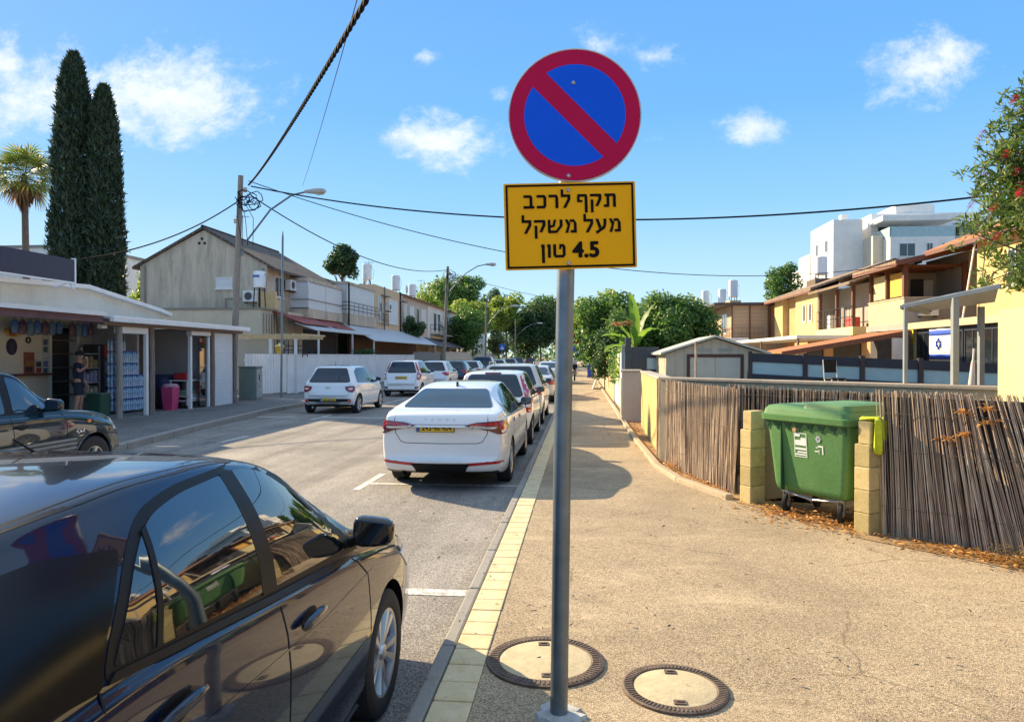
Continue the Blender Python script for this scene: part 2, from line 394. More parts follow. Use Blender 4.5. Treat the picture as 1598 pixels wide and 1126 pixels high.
# road markings, sheets 4 mm above the asphalt
t = NT('worn road paint'); w = t.ramp(t.noise(18, 8, .75), [(.42, (.72, .70, .64)), (.60, (.25, .24, .22))]); t.col(w); t.set(Roughness=.8)
mb = MB()
def mark(x0, x1, y0, y1): mb.quad((x0, y0, .004), (x1, y0, .004), (x1, y1, .004), (x0, y1, .004))
mark(-2.95, -.86, 9.63, 9.74); mark(-3.05, -2.95, 9.2, 10.5); mark(-2.95, -.86, 5.20, 5.34); mark(-3.05, -2.95, 4.6, 5.9)
mark(-7.5, -5.4, 19.9, 20.1); mark(-7.6, -7.5, 19.2, 20.8); mark(-9.5, -8.3, 19.9, 20.05)
mark(-7.4, -7.3, 25.5, 29.5); mark(-9.4, -7.3, 27.0, 27.1); mark(-2.95, -.86, 14.7, 14.82); mark(-7.5, -7.4, 14, 15.2)
structure('road_marking', mb, t.m)

# ------------------------------------------------------------------ no parking sign
steel = M('galvanised steel', (.17, .21, .25), .42, .18, 9, .05, 80, metal=.75)
boltM = M('bolt steel', (.45, .45, .45), .35, .1, metal=1)
sg = T('no_parking_sign', 'round blue and red no parking sign above yellow Hebrew plate on grey steel pole', 'road sign', (-.1, 3.25, SZ))
mb = MB(); mb.tube([(0, 0, -.1), (.018, 0, 1.3), (.05, 0, 3.02)], .0405, 24); mb.build('pole', steel, sg, smooth=True)
mb = MB(); random.seed(2)
rg = [(.0, .032)]; n = 22
vs = [(0, 0, .022)] + [((.100 + random.uniform(-.02, .03)) * math.cos(2 * math.pi * k / n), (.09 + random.uniform(-.02, .03)) * math.sin(2 * math.pi * k / n), .012) for k in range(n)]
vs += [(v[0] * 1.12, v[1] * 1.12, -.01) for v in vs[1:]]
fs = [(0, 1 + k, 1 + (k + 1) % n) for k in range(n)] + [(1 + k, 1 + n + k, 1 + n + (k + 1) % n, 1 + (k + 1) % n) for k in range(n)]
mb.add(vs, fs); mb.build('footing', M('pale mortar', (.36, .37, .37), .9, .25, 14, .5, 60), sg, smooth=True)
SB = (0, .1, .62)
def signface(name, parent): pass
disc = Matrix.Translation((.073, -.055, 2.742)) @ Matrix.Rotation(R(4), 4, 'Z') @ Matrix.Rotation(R(2), 4, 'Y')
def xf(m, vs): return [tuple(m @ Vector(v)) for v in vs]
def ring(r0, r1, y, n=96):
    vs = [(r * math.cos(2 * math.pi * k / n), y, r * math.sin(2 * math.pi * k / n)) for r in (r0, r1) for k in range(n)]
    return vs, [(k, (k + 1) % n, n + (k + 1) % n, n + k) for k in range(n)]
mb = MB(); mm = MB(); mm.lathe([(.300, .012), (.300, -.002), (.2975, -.004), (.294, -.002), (.0, -.001)], 96, 'y'); mm.lathe([(.300, .012), (.0, .0115)], 96, 'y')
mb.add(xf(disc, mm.v), mm.f); mb.build('sign_disc', M('sign aluminium', (.55, .56, .58), .4, .05, metal=.6), sg, smooth=True)
redM = M('sign red film', (.50, .0, .06), .55, .08, 2, spec=.2); bluM = M('sign blue film', (.0, .10, .78), .55, .05, 2, spec=.2)
mb = MB(); v, f = ring(.228, .293, -.0045); mb.add(xf(disc, v), f)
sw = .0425; q = math.sqrt(.236 ** 2 - sw ** 2)
ang = R(-43)
sl_ = []
for (s, t_) in ((-q, -sw), (q, -sw), (q, sw), (-q, sw)): sl_.append((s * math.cos(ang) - t_ * math.sin(ang), -.0047, s * math.sin(ang) + t_ * math.cos(ang)))
mb.add(xf(disc, sl_), [(0, 1, 2, 3)]); mb.build('red_border', redM, sg)
mb = MB(); n = 40
for sgn in (1, -1):
    a0 = math.asin(sw / .228)
    pts = [(.228 * math.cos(t_), .228 * math.sin(t_) * 1) for t_ in [a0 + (math.pi - 2 * a0) * k / n for k in range(n + 1)]]
    pts = [(x, z * sgn) for x, z in pts]
    vs = [(x * math.cos(ang) - z * math.sin(ang), -.0045, x * math.sin(ang) + z * math.cos(ang)) for x, z in pts]
    mb.add(xf(disc, vs), [tuple(range(n + 1))])
mb.build('blue_field', bluM, sg)
pl = Matrix.Translation((.054, -.06, 2.245)) @ Matrix.Rotation(R(7), 4, 'Z') @ Matrix.Rotation(R(-1.6), 4, 'Y')
yel = M('sign yellow film', (.92, .43, .0), .55, .05, 2, spec=.2); yedge = M('sign yellow edge', (.80, .52, .05), .4); blk = M('sign black', (.008, .006, .006), .7, spec=.1)
mb = MB(); mm = MB(); mm.prism(rpoly([(-.297, -.194), (.297, -.194), (.297, .194), (-.297, .194)], .008), lambda x, z: (x, -.002, z), lambda x, z: (x, .002, z)); mb.add(xf(pl, mm.v), mm.f)
pp = mb.build('yellow_plate', yel, sg)
mb = MB()
for (x0, x1, z0, z1) in ((-.288, .288, .178, .187), (-.288, .288, -.187, -.178), (-.288, -.279, -.178, .178), (.279, .288, -.178, .178)):
    mb.add(xf(pl, [(x0, -.0045, z0), (x1, -.0045, z0), (x1, -.0045, z1), (x0, -.0045, z1)]), [(0, 1, 2, 3)])
mb.build('black_border', blk, pp)
HEB = {   # heavy block letters on a unit height: width, convex pieces
 'tav': (.92, [[(.06, .8), (.90, .8), (.84, 1), (.06, 1)], [(.68, 0), (.90, 0), (.90, .82), (.68, .82)], [(.20, .1), (.41, .05), (.41, .82), (.20, .82)], [(0, 0), (.38, 0), (.41, .1), (.36, .2), (0, .2)]]),
 'qof': (.88, [[(.02, .8), (.88, .8), (.88, .9), (.82, 1), (.02, 1)], [(.64, .82), (.88, .82), (.88, .60), (.62, .08), (.40, .08), (.64, .62)], [(.06, -.38), (.27, -.38), (.27, .58), (.06, .58)]]),
 'finalpe': (.80, [[(.05, .8), (.80, .8), (.72, 1), (.05, 1)], [(.58, -.38), (.80, -.38), (.80, .82), (.58, .82)], [(.02, .42), (.22, .42), (.22, .82), (.02, .82)], [(.02, .40), (.42, .40), (.42, .56), (.02, .56)]]),
 'lamed': (.74, [[(.02, .8), (.22, .8), (.22, 1.38), (.02, 1.38)], [(.02, .8), (.74, .8), (.74, 1), (.02, 1)], [(.52, .82), (.74, .82), (.74, .62), (.40, 0), (.16, 0), (.52, .66)]]),
 'resh': (.72, [[(.0, .8), (.72, .8), (.62, 1), (.0, 1)], [(.50, 0), (.72, 0), (.72, .82), (.50, .82)]]),
 'kaf': (.72, [[(.0, .8), (.72, .8), (.60, 1), (.0, 1)], [(.50, .15), (.72, .15), (.72, .84), (.50, .84)], [(.0, 0), (.60, 0), (.72, .2), (.0, .2)]]),
 'bet': (.82, [[(.02, .8), (.68, .8), (.58, 1), (.02, 1)], [(.46, .15), (.68, .15), (.68, .84), (.46, .84)], [(.0, 0), (.82, 0), (.82, .2), (.0, .2)]]),
 'mem': (.90, [[(.0, 1), (.22, 1), (.36, .62), (.22, .5)], [(.02, 0), (.24, 0), (.42, .72), (.28, .8)], [(.30, .8), (.80, .8), (.70, 1), (.40, 1)], [(.66, .1), (.88, .1), (.88, .7), (.80, .84), (.66, .84)], [(.42, 0), (.88, 0), (.88, .2), (.42, .2)]]),
 'ayin': (.84, [[(.60, 1), (.82, 1), (.82, .60), (.60, .52)], [(.60, .55), (.82, .62), (.72, .28), (.10, -.14), (.0, .06), (.48, .34)], [(.0, 1), (.23, 1), (.46, .36), (.27, .22)]]),
 'shin': (1.10, [[(.0, .12), (.20, .1), (.20, 1), (.0, 1)], [(.02, 0), (.66, 0), (.84, .2), (.02, .2)], [(.44, 1), (.64, 1), (.50, .48), (.18, .40), (.18, .58), (.36, .62)], [(.88, 1), (1.10, 1), (1.10, .52), (.66, 0), (.58, .18), (.88, .56)]]),
 'tet': (.92, [[(.0, .15), (.22, .15), (.22, 1), (.0, 1)], [(.0, .18), (.14, 0), (.78, 0), (.92, .2), (.0, .2)], [(.70, .16), (.92, .16), (.92, .84), (.70, .84)], [(.46, .8), (.92, .8), (.80, 1), (.46, 1)], [(.42, .62), (.58, .62), (.62, .84), (.46, .84)]]),
 'vav': (.28, [[(.05, 0), (.27, 0), (.27, 1), (.05, 1)], [(.0, .8), (.1, .8), (.1, 1), (.0, 1)]]),
 'finalnun': (.28, [[(.05, -.38), (.27, -.38), (.27, 1), (.05, 1)], [(.0, .8), (.1, .8), (.1, 1), (.0, 1)]]),
}
mb = MB()
def hebrew(words, cx, z0, h):
    """words as lists of letters in picture order, left to right"""
    items = []; x = 0
    for wi, w_ in enumerate(words):
        for g in w_: items.append((g, x)); x += HEB[g][0] + .17
        x += .30
    W_ = x - .47
    for i, (g, xx) in enumerate(items):
        for j, poly in enumerate(HEB[g][1]):
            mb.add(xf(pl, [(cx + (xx + a_ - W_ / 2) * h, -.0046 - .00012 * j, z0 + b_ * h) for a_, b_ in poly]), [tuple(range(len(poly)))])
hebrew([['bet', 'kaf', 'resh', 'lamed'], ['finalpe', 'qof', 'tav']], 0, .080, .0605)
hebrew([['lamed', 'qof', 'shin', 'mem'], ['lamed', 'ayin', 'mem']], .004, -.032, .0605)
hebrew([['finalnun', 'vav', 'tet']], -.080, -.142, .0605)
v, f = text_mb('4.5', .096, 0, 0, space=1.04); xs = [p.x for p in v]; cx = (min(xs) + max(xs)) / 2
for k in range(13):
    a, r_ = 2 * math.pi * k / 12, (.0044 if k < 12 else 0)
    mb.add(xf(pl, [(p.x - cx + .066 + r_ * math.cos(a), -.0046 - .00006 * k, p.y - .112 + r_ * .8 * math.sin(a)) for p in v]), f)
mb.build('lettering', blk, pp, fix=False)
for (m_, x, z) in ((disc, -.012, .145), (disc, -.018, -.272), (pl, -.005, .16), (pl, -.012, -.168)):
    mb = MB(); mm = MB(); mm.lathe([(.0095, .004), (.0095, -.006), (.006, -.010), (0, -.011)], 12, 'y', (x, 0, z)); mb.add(xf(m_, mm.v), mm.f); mb.build('bolt', boltM, sg, smooth=True)

# ------------------------------------------------------------------ manhole covers
iron = M('rusty cast iron', (.13, .095, .075), .75, .35, 14, .5, 60, metal=.3)
lidM = plaster('manhole concrete', (.50, .42, .27), (.20, .16, .11), .75, vs=4, streak=False, st=(.45, .72))
def manhole(label, x, y, r, rz):
    t = T('manhole_cover', label, 'manhole cover', (x, y, SZ - .004), rz, 'manhole covers in the pavement')
    mb = MB(); mb.lathe([(r, 0), (r, .012), (r * .965, .016), (r * .80, .016), (r * .785, .010), (r * .785, 0)], 72)
    n = 76
    for k in range(n):
        a = 2 * math.pi * k / n; c, s = math.cos(a), math.sin(a)
        mb.obox((c * r * .88, s * r * .88, .017), ((c, s, 0), (-s, c, 0), (0, 0, 1)), r * .07, r * .017, .0022)
    mb.build('iron_ring', iron, t)
    mb = MB(); mb.lathe([(r * .78, .0), (r * .78, .011), (r * .75, .013), (0, .0145)], 64); mb.build('concrete_lid', lidM, t, smooth=True)
    for s in (1, -1):
        mb = MB(); mb.box(-.03, .03, s * r * .62 - .022, s * r * .62 + .022, .012, .019); mb.box(-.018, .018, s * r * .62 - .006, s * r * .62 + .006, .019, .024); mb.build('lifting_hole', iron, t, bevel=.006)
manhole('larger iron ringed concrete manhole cover by the sign pole and kerb', -.19, 3.83, .32, .1)
manhole('smaller iron ringed concrete manhole cover right of the sign pole', .47, 3.57, .262, .02)
# ------------------------------------------------------------------ cars
glassM = M('dark car glass', (.006, .009, .011), .02, .0, spec=.9, coat=.6, ior=1.7)
glassB = M('sky blue car glass', (.006, .026, .050), .03, .15, 3, spec=.45, coat=.25)  # glassB: blue of the reflected sky is painted into the base colour
blackT = M('black plastic trim', (.008, .008, .009), .45, .1, spec=.25)
gloss = M('gloss black trim', (.006, .006, .008), .08, coat=.8)
tyreM = M('tyre rubber', (.016, .016, .017), .8, .2, 20, .3, 90)
satinB = M('satin black panel', (.005, .005, .006), .22, spec=.3)
alloy = M('alloy rim', (.55, .56, .58), .3, .06, metal=.8)
gapM = M('panel gap', (.004, .004, .004), .9)
redL = M('tail lamp red', (.42, .006, .012), .12, .15, 30, coat=1); redD = M('tail lamp dark red', (.10, .004, .01), .12, .1, coat=1)
whiteL = M('lamp white', (.7, .68, .66), .15, .1, 30, coat=1); orgL = M('lamp orange', (.75, .22, .06), .2, coat=.6)
M('mirror face', (.09, .10, .12), .03, metal=.9)
chrome = M('chrome', (.7, .7, .72), .12, metal=1)
plateY = M('plate yellow', (.80, .52, .03), .4, .05); plateB = M('plate blue', (.03, .13, .55), .4); blackI = M('plate ink', (.01, .01, .01), .5)
def paint(name, c, rough=.28, metal=0, flake=0, spec=.5):
    if name in MATS: return MATS[name]
    t = NT(name); t.col(t.ramp(t.noise(1.2, 6, .6), [(.3, cl3(c, .96)), (.7, cl3(c, 1.03))])); t.set(Roughness=rough, Metallic=metal, Coat_Weight=1.0, Coat_Roughness=.03, Specular_IOR_Level=spec)
    MATS[name] = t.m; return t.m
def pchip(P):
    xs = [p[0] for p in P]; ys = [p[1] for p in P]; n = len(xs)
    h = [xs[i + 1] - xs[i] for i in range(n - 1)]; d = [(ys[i + 1] - ys[i]) / h[i] for i in range(n - 1)]
    m = [d[0]] + [0 if d[i - 1] * d[i] <= 0 else 3 * (h[i - 1] + h[i]) / ((2 * h[i] + h[i - 1]) / d[i - 1] + (h[i] + 2 * h[i - 1]) / d[i]) for i in range(1, n - 1)] + [d[-1]]
    def f(x):
        if x <= xs[0]: return ys[0]
        if x >= xs[-1]: return ys[-1]
        i = max(j for j in range(n - 1) if xs[j] <= x); t = (x - xs[i]) / h[i]
        return ys[i] * (1 + 2 * t) * (1 - t) ** 2 + h[i] * m[i] * t * (1 - t) ** 2 + ys[i + 1] * t * t * (3 - 2 * t) + h[i] * m[i + 1] * t * t * (t - 1)
    return f
def sstep(t): t = max(0, min(1, t)); return t * t * (3 - 2 * t)
def section(hw, zb, belt, top, wr, fine, bulge=.012):
    g = top - belt; t = sstep((g - .06) / .30)
    zh = min(zb + .40, zb + (belt - zb) * .62)
    xb = hw * .945; xr = hw * .93 * (1 - t) + wr * t; crown = .075 * t + .025 * (1 - t)
    c = min(crown, g * .6)
    ze = top - c
    P = [(0, zb), (hw * .80, zb), (hw * .955, zb + .05), (hw * .99, zb + (zh - zb) * .55), (hw, zh), (hw * .992, zh + (belt - zh) * .55), (hw * .975, belt - .035), (xb, belt)]
    P += [(xb + (xr - xb) * .33 + bulge * t, belt + (ze - belt) * .34), (xb + (xr - xb) * .67 + bulge * t, belt + (ze - belt) * .68), (xr, ze), (xr * .93, top - c * .42), (xr * .72, top - c * .14), (xr * .36, top - c * .02), (0, top)]
    out = []; m = len(P)
    for i in range(m - 1):
        p0, p1, p2, p3 = (Vector(P[max(0, i - 1)]), Vector(P[i]), Vector(P[i + 1]), Vector(P[min(m - 1, i + 2)]))
        if i == 0: p0 = Vector((-p2.x, p2.y))
        if i == m - 2: p3 = Vector((-p1.x, p1.y))
        for k in range(fine):
            u = k / fine
            def cr(a, b, c_, d): return .5 * (2 * b + (c_ - a) * u + (2 * a - 5 * b + 4 * c_ - d) * u * u + (3 * b - a - 3 * c_ + d) * u ** 3)
            # centripetal-like damping: blend with the straight segment
            q = Vector((cr(p0.x, p1.x, p2.x, p3.x), cr(p0.y, p1.y, p2.y, p3.y))); l = p1.lerp(p2, u)
            out.append(q.lerp(l, .45 if i in (0, 6, 7) else .15))
    out.append(Vector(P[-1])); return out
class Car:
    def __init__(s, name, label, sp, body, x, y, rz=0, group=None, z=0):
        s.sp = sp; s.root = T(name, label, 'car', (x, y, z), rz, group); s.body_m = body
        s.L, s.hw, s.H = sp['L'], sp['W'] / 2, sp['H']; s.top = pchip(sp['top']); s.belt = pchip(sp['belt']); s.zb = pchip(sp['bot']); s.wf = pchip(sp['plan'])
        s.rw = sp['rw']; s.axles = (sp['ro'], sp['ro'] + sp['wb']); s.shell()
    def shell(s):
        sp = s.sp; fine = sp.get('fine', 3); L = s.L
        ys = [0, .015, .04, .08, .13]; y = .2
        while y < L - .2: ys.append(y); y += sp.get('dy', .075)
        ys += [L - .13, L - .08, L - .04, L - .015, L]
        ys = sorted(set(ys + [p[0] for p in sp['top']]))
        ys = [v for i, v in enumerate(ys) if i == 0 or v - ys[i - 1] > .008]
        secs = []
        for y in ys:
            top = s.top(y); belt = min(s.belt(y), top - .055); hw = s.hw * s.wf(y); wr = sp['wr'] * min(1, s.wf(y) + .02)
            secs.append(section(hw, s.zb(y), belt, top, wr, fine, sp.get('bulge', .012)))
        m = len(secs[0]); vs = []; bow_r, bow_f = sp.get('bow_r', .10), sp.get('bow_f', .28)
        def P(y, x, z):
            k = (x / s.hw) ** 2
            yy = y + bow_r * k * max(0, 1 - y / .9) - bow_f * k * max(0, 1 - (L - y) / 1.3)
            return (x, yy, z)
        ring = 2 * m - 2; fs = []
        for y, sc in zip(ys, secs):
            vs += [P(y, p.x, p.y) for p in sc] + [P(y, -p.x, p.y) for p in reversed(sc[1:-1])]
        for i in range(len(ys) - 1):
            for k in range(ring):
                a, b = i * ring + k, i * ring + (k + 1) % ring; fs.append((a, b, b + ring, a + ring))
        for e in (0, len(ys) - 1):          # end caps as strips
            o = e * ring
            for k in range(m - 1):
                a, b = o + k, o + k + 1; c, d = o + (ring - k) % ring, o + (ring - k - 1) % ring
                q = [v for j, v in enumerate((a, b, d, c)) if v not in (a, b, d, c)[:j]]
                if len(q) > 2: fs.append(tuple(q if e == 0 else reversed(q)))
        mb = MB(); mb.v, mb.f = vs, fs
        o = mb.build('body', [s.body_m, blackT], s.root)
        cut = MB(); ra = s.rw + sp.get('arch', .04)
        for ya in s.axles:
            for sd in (-1, 1):
                cut.lathe([(ra, sd * (s.hw - .30)), (ra, sd * (s.hw + .3))], 56, 'x', (0, ya, s.rw))
        co = cut.build('cutter', gapM); co.parent = s.root
        md = o.modifiers.new('b', 'BOOLEAN'); md.object = co; md.operation = 'DIFFERENCE'; md.solver = 'EXACT'
        bpy.context.view_layer.update()
        me = bpy.data.meshes.new_from_object(o.evaluated_get(bpy.context.evaluated_depsgraph_get()))
        o.modifiers.clear(); o.data = me; bpy.data.objects.remove(co)
        while len(me.materials) < 2: me.materials.append(blackT)
        me.materials[0] = s.body_m; me.materials[1] = blackT
        for p in me.polygons:
            c = p.center; w = False
            for ya in s.axles:
                r = math.hypot(c.y - ya, c.z - s.rw)
                if r < ra + .004 and abs(c.x) > s.hw - .32 and (abs(r - ra * .999) < .012 and abs(p.normal.x) < .5 or (abs(p.normal.x) > .9 and abs(c.x) < s.hw - .26)): w = True
            p.material_index = 1 if (w or p.normal.z < -.75 or c.z < s.sp.get('sill', .0)) else 0
            p.use_smooth = True
        me.set_sharp_from_angle(angle=R(38))
        s.obj = o; s.bvh = BVHTree.FromPolygons([v.co for v in me.vertices], [tuple(p.vertices) for p in me.polygons])
    D = {'R': ((3, None, None), (-1, 0, 0)), 'L': ((-3, None, None), (1, 0, 0)), 'B': ((None, -4, None), (0, 1, 0)), 'F': ((None, 9, None), (0, -1, 0)), 'T': ((None, None, 4), (0, 0, -1))}
    def hit(s, pl, a, b):
        o, d = s.D[pl]; it = iter((a, b)); p = Vector([v if v is not None else next(it) for v in o])
        h, n, i, dist = s.bvh.ray_cast(p, Vector(d))
        return (h, n) if h is not None else (None, None)
    def decal(s, pl, poly, name, m, off=.003, parent=None, step=.05, skirt=.006, raw=False):
        bd = dense(poly, step); nb = len(bd)
        xs = [p[0] for p in bd]; zs = [p[1] for p in bd]; pts = [Vector(p) for p in bd]
        g = step; u = min(xs) + g * .5
        inner = []
        def inside(x, z):
            c = False; j = nb - 1
            for i in range(nb):
                (xi, zi), (xj, zj) = bd[i], bd[j]
                if (zi > z) != (zj > z) and x < (xj - xi) * (z - zi) / (zj - zi) + xi: c = not c
                j = i
            return c
        while u < max(xs):
            w = min(zs) + g * .5
            while w < max(zs):
                if inside(u, w) and min((u - p[0]) ** 2 + (w - p[1]) ** 2 for p in bd) > (g * .4) ** 2: inner.append(Vector((u, w)))
                w += g
            u += g
        V, E_, Fc, _, _, _ = delaunay_2d_cdt(pts + inner, [(i, (i + 1) % nb) for i in range(nb)], [], 1, 1e-6)
        hs_ = [s.hit(pl, v.x, v.y) for v in V]
        d = Vector(s.D[pl][1])
        good = [i for i, h in enumerate(hs_) if h[0] is not None]
        if not good: return None
        vs = []; ns = []
        for (h, n), v in zip(hs_, V):
            if h is None:
                k = min(good, key=lambda i: (V[i] - v).length); h, n = hs_[k]
            if n.dot(d) > 0: n = -n
            vs.append(h + (n * .7 - d * .3).normalized() * off); ns.append(n)
        fs = []
        for f in Fc:
            a, b, c = (vs[i] for i in f[:3]); nn = (b - a).cross(c - a)
            fs.append(tuple(f) if nn.dot(d) < 0 else tuple(reversed(f)))
        edge = {}
        for f in fs:
            for i in range(len(f)): edge[(f[i], f[(i + 1) % len(f)])] = 1
        n0 = len(vs); low = {}
        for (a, b) in list(edge):
            if (b, a) not in edge:
                for q in (a, b):
                    if q not in low: low[q] = len(vs); vs.append(vs[q] - ns[q] * (off + skirt * .3))
                fs.append((b, a, low[a], low[b]))
        mb = MB(); mb.v, mb.f = [tuple(v) for v in vs], fs
        if raw: return mb
        return mb.build(name, m, parent or s.root, smooth=True, fix=False)
    def side(s, poly, name, m, off=.003, both=True, **kw):
        r = s.decal('R', poly, name, m, off, **kw)
        l = s.decal('L', poly, name, m, off, **kw) if both else None
        return r, l
    def line(s, pl, pts, w=.004, m=None, off=.0012, name='panel_gap', parent=None):
        """a thin strip following a polyline: a shut line"""
        P = [Vector(p) for p in dense(pts, .03, False)]; mb = MB(); vs = []
        d = Vector(s.D[pl][1])
        for i, p in enumerate(P):
            t = (P[min(i + 1, len(P) - 1)] - P[max(0, i - 1)]).normalized(); nn = Vector((-t.y, t.x))
            for k in (-1, 1):
                q = p + nn * (w * k); h, n = s.hit(pl, q.x, q.y)
                if h is None: h, n = (vs[-2] if len(vs) > 1 else Vector((0, 1, .5))), -d
                if n.dot(d) > 0: n = -n
                vs.append(h + n * off)
        mb.add(vs, [(2 * i, 2 * i + 1, 2 * i + 3, 2 * i + 2) for i in range(len(P) - 1)]); return mb.v, mb.f
    def lines(s, specs, name='panel_gap', m=None, w=.004, parent=None):
        mb = MB()
        for pl, pts in specs:
            v, f = s.line(pl, pts, w); mb.add(v, f)
        return mb.build(name, m or gapM, parent or s.root)
    def wheels(s, rim='spoke', n=5, width=.20, rimm=None, only=None):
        hw = s.hw; r = s.rw; rr = s.sp.get('rim', r * .66); rimm = rimm or alloy
        proto = None
        for ya in s.axles:
            for sd in (1, -1):
                x = sd * (hw - width / 2 - s.sp.get('inset', .012))
                if proto is None:
                    w = bpy.data.objects.new('wheel', None); link(w, s.root); proto = w
                    mb = MB(); h = width / 2
                    mb.lathe([(rr * .98, -h * .92), (rr * 1.06, -h), (r * .93, -h * 1.0), (r * .985, -h * .86), (r, -h * .6), (r, h * .6), (r * .985, h * .86), (r * .93, h), (rr * 1.06, h), (rr * .98, h * .92), (rr * .94, h * .5), (rr * .94, -h * .9)], 56, 'x', closed=True)
                    mb.build('tyre', tyreM, w, smooth=True)
                    mb = MB(); mb.lathe([(rr * .985, h * .93), (rr * .93, h * .88), (rr * .91, h * .3), (rr * .9, -h * .8)], 56, 'x', cap=False)
                    mb.lathe([(rr * .19, h * .72), (rr * .17, h * .86), (rr * .06, h * .9), (0, h * .9)], 24, 'x'); mb.lathe([(rr * .24, h * .3), (rr * .24, h * .7), (rr * .1, h * .75), (0, h * .75)], 24, 'x')
                    for k in range(n):
                        a = 2 * math.pi * k / n + .2
                        for da in ((-.13, .13) if rim == 'double' else (0,)):
                            a2 = a + da; c, q = math.cos(a2), math.sin(a2); wd = rr * (.085 if rim == 'double' else .13)
                            p = [Vector((h * .66, c * rr * .15, q * rr * .15)), Vector((h * .80, math.cos(a + da * 1.7) * rr * .94, math.sin(a + da * 1.7) * rr * .94))]
                            dv = (p[1] - p[0]).normalized(); sdv = dv.cross(Vector((1, 0, 0))).normalized()
                            vs = []
                            for pt, ww in ((p[0], wd * .8), (p[0].lerp(p[1], .55), wd), (p[1], wd * 1.5)):
                                for (e, dx) in ((-1, -.02), (-.7, .008), (.7, .008), (1, -.02)): vs.append(pt + sdv * ww * e + Vector((dx, 0, 0)))
                            fs = [(i * 4 + j, i * 4 + j + 1, i * 4 + j + 5, i * 4 + j + 4) for i in range(2) for j in range(3)]
                            fs += [(i * 4 + 3, i * 4, i * 4 + 4, i * 4 + 7) for i in range(2)] + [(0, 3, 2, 1), (8, 9, 10, 11)]
                            mb.add(vs, fs)
                    for k in range(5):
                        a = 2 * math.pi * k / 5 + .5; mb.lathe([(rr * .03, h * .7), (rr * .03, h * .8), (0, h * .82)], 8, 'x', (0, rr * .15 * math.cos(a), rr * .15 * math.sin(a)))
                    mb.build('rim', rimm, w, smooth=True, sharp=30)
                    mb = MB(); mb.lathe([(0, h * .05), (rr * .7, h * .05), (rr * .7, -h * .2), (0, -h * .2)], 40, 'x'); mb.build('brake_disc', M('brake disc', (.10, .10, .10), .5, metal=.6), w)
                else: w = copytree(proto, s.root)
                w.location = (x, ya, r); w.rotation_euler = (random.uniform(0, 6), 0, 0) if sd == 1 else (random.uniform(0, 6), 0, math.pi)
    def mirror(s, y, z, m=None, sz=1.0, both=True):
        for sd in (1, -1) if both else (1,):
            h, n = s.hit('R' if sd == 1 else 'L', y, z)
            nu, nv = 20, 12; mbm = MB(); vs = []
            def se(t, e_): return math.copysign(abs(math.cos(t)) ** e_, math.cos(t)), math.copysign(abs(math.sin(t)) ** e_, math.sin(t))
            for j in range(nv + 1):
                cj, sj = se(-math.pi / 2 + math.pi * j / nv, .45)
                for i in range(nu):
                    ci, si = se(2 * math.pi * i / nu, .55)
                    y_ = .055 * sj; k_ = 1 if sj < 0 else 1 - .25 * sj
                    vs.append((.105 * sz * cj * ci * k_, y_ * sz, .075 * sz * cj * si * k_ * (1 - .12 * ci)))
            fs = [(j * nu + i, j * nu + (i + 1) % nu, (j + 1) * nu + (i + 1) % nu, (j + 1) * nu + i) for j in range(nv) for i in range(nu)]
            mbm.add(vs, fs); tmp = mbm.build('mirror', m or s.body_m, None, smooth=True, sharp=60); e = tmp.data; bpy.data.objects.remove(tmp)
            o = bpy.data.objects.new('mirror', e); link(o, s.root); o.location = (h.x + sd * .125 * sz, y + .0, z + .07); o.scale = (sd, 1, 1)
            mb = MB(); mb.bar((h.x - sd * .02, y + .02, z + .005), (h.x + sd * .05, y + .02, z + .035), .07, .04); a = mb.build('mirror_arm', blackT, o, bevel=.01); a.matrix_parent_inverse = o.matrix_basis.inverted()
            mb = MB(); mb.prism(rpoly([(-.085 * sz, -.058 * sz), (.085 * sz, -.048 * sz), (.085 * sz, .048 * sz), (-.085 * sz, .058 * sz)], .02), lambda a_, b_: (a_, -.0585 * sz, b_), lambda a_, b_: (a_, -.052 * sz, b_)); mb.build('mirror_glass', MATS['mirror face'], o)
    def plate(s, z, txt=None, x=0, w=.52, h=.11, blue=True):
        hh, n = s.hit('B', x, z); y0 = hh.y - .012
        mb = MB(); mb.box(x - w / 2, x + w / 2, y0 - .004, y0 + .02, z - h / 2, z + h / 2); o = mb.build('number_plate', plateY, s.root, bevel=.003)
        mb = MB(); mb.box(x - w / 2 - .006, x + w / 2 + .006, y0, y0 + .03, z - h / 2 - .006, z + h / 2 + .006); mb.build('plate_holder', blackT, o)
        if blue: mb = MB(); mb.box(x - w / 2 + .003, x - w / 2 + .045, y0 - .0065, y0, z - h / 2 + .003, z + h / 2 - .003); mb.build('blue_band', plateB, o)
        if txt:
            v, f = text_mb(txt, h * 1.05, 0, .002, space=1.0); xs = [p.x for p in v]; k = w * .80 / (max(xs) - min(xs)); zs = [p.y for p in v]; cz = (min(zs) + max(zs)) / 2; kz = h * .72 / (max(zs) - min(zs))
            mb = MB(); mb.add([(x + .022 + p.x * k, y0 - .0065, z + (p.y - cz) * kz) for p in v], f); mb.build('plate_lettering', blackI, o, fix=False)
def handle(c, y, z, m):
    for pl in 'RL':
        h, n = c.hit(pl, y, z); sd = 1 if pl == 'R' else -1
        mb = MB(); mb.lathe([(.0, -.11), (.010, -.10), (.016, -.06), (.017, .0), (.016, .06), (.010, .10), (0, .11)], 10, 'y', (0, 0, 0))
        mb.v = [(x * .9, y_, z_ * 1.0) for x, y_, z_ in mb.v]; o = mb.build('door_handle', m, c.root, smooth=True); o.location = (h.x + sd * .022, y, z + .004)
        c.decal(pl, [(y + .075 * math.cos(a) , z + .038 * math.sin(a) - .004) for a in [2 * math.pi * k / 16 for k in range(16)]], 'handle_recess', blackT, .0015, o).matrix_parent_inverse = o.matrix_basis.inverted()
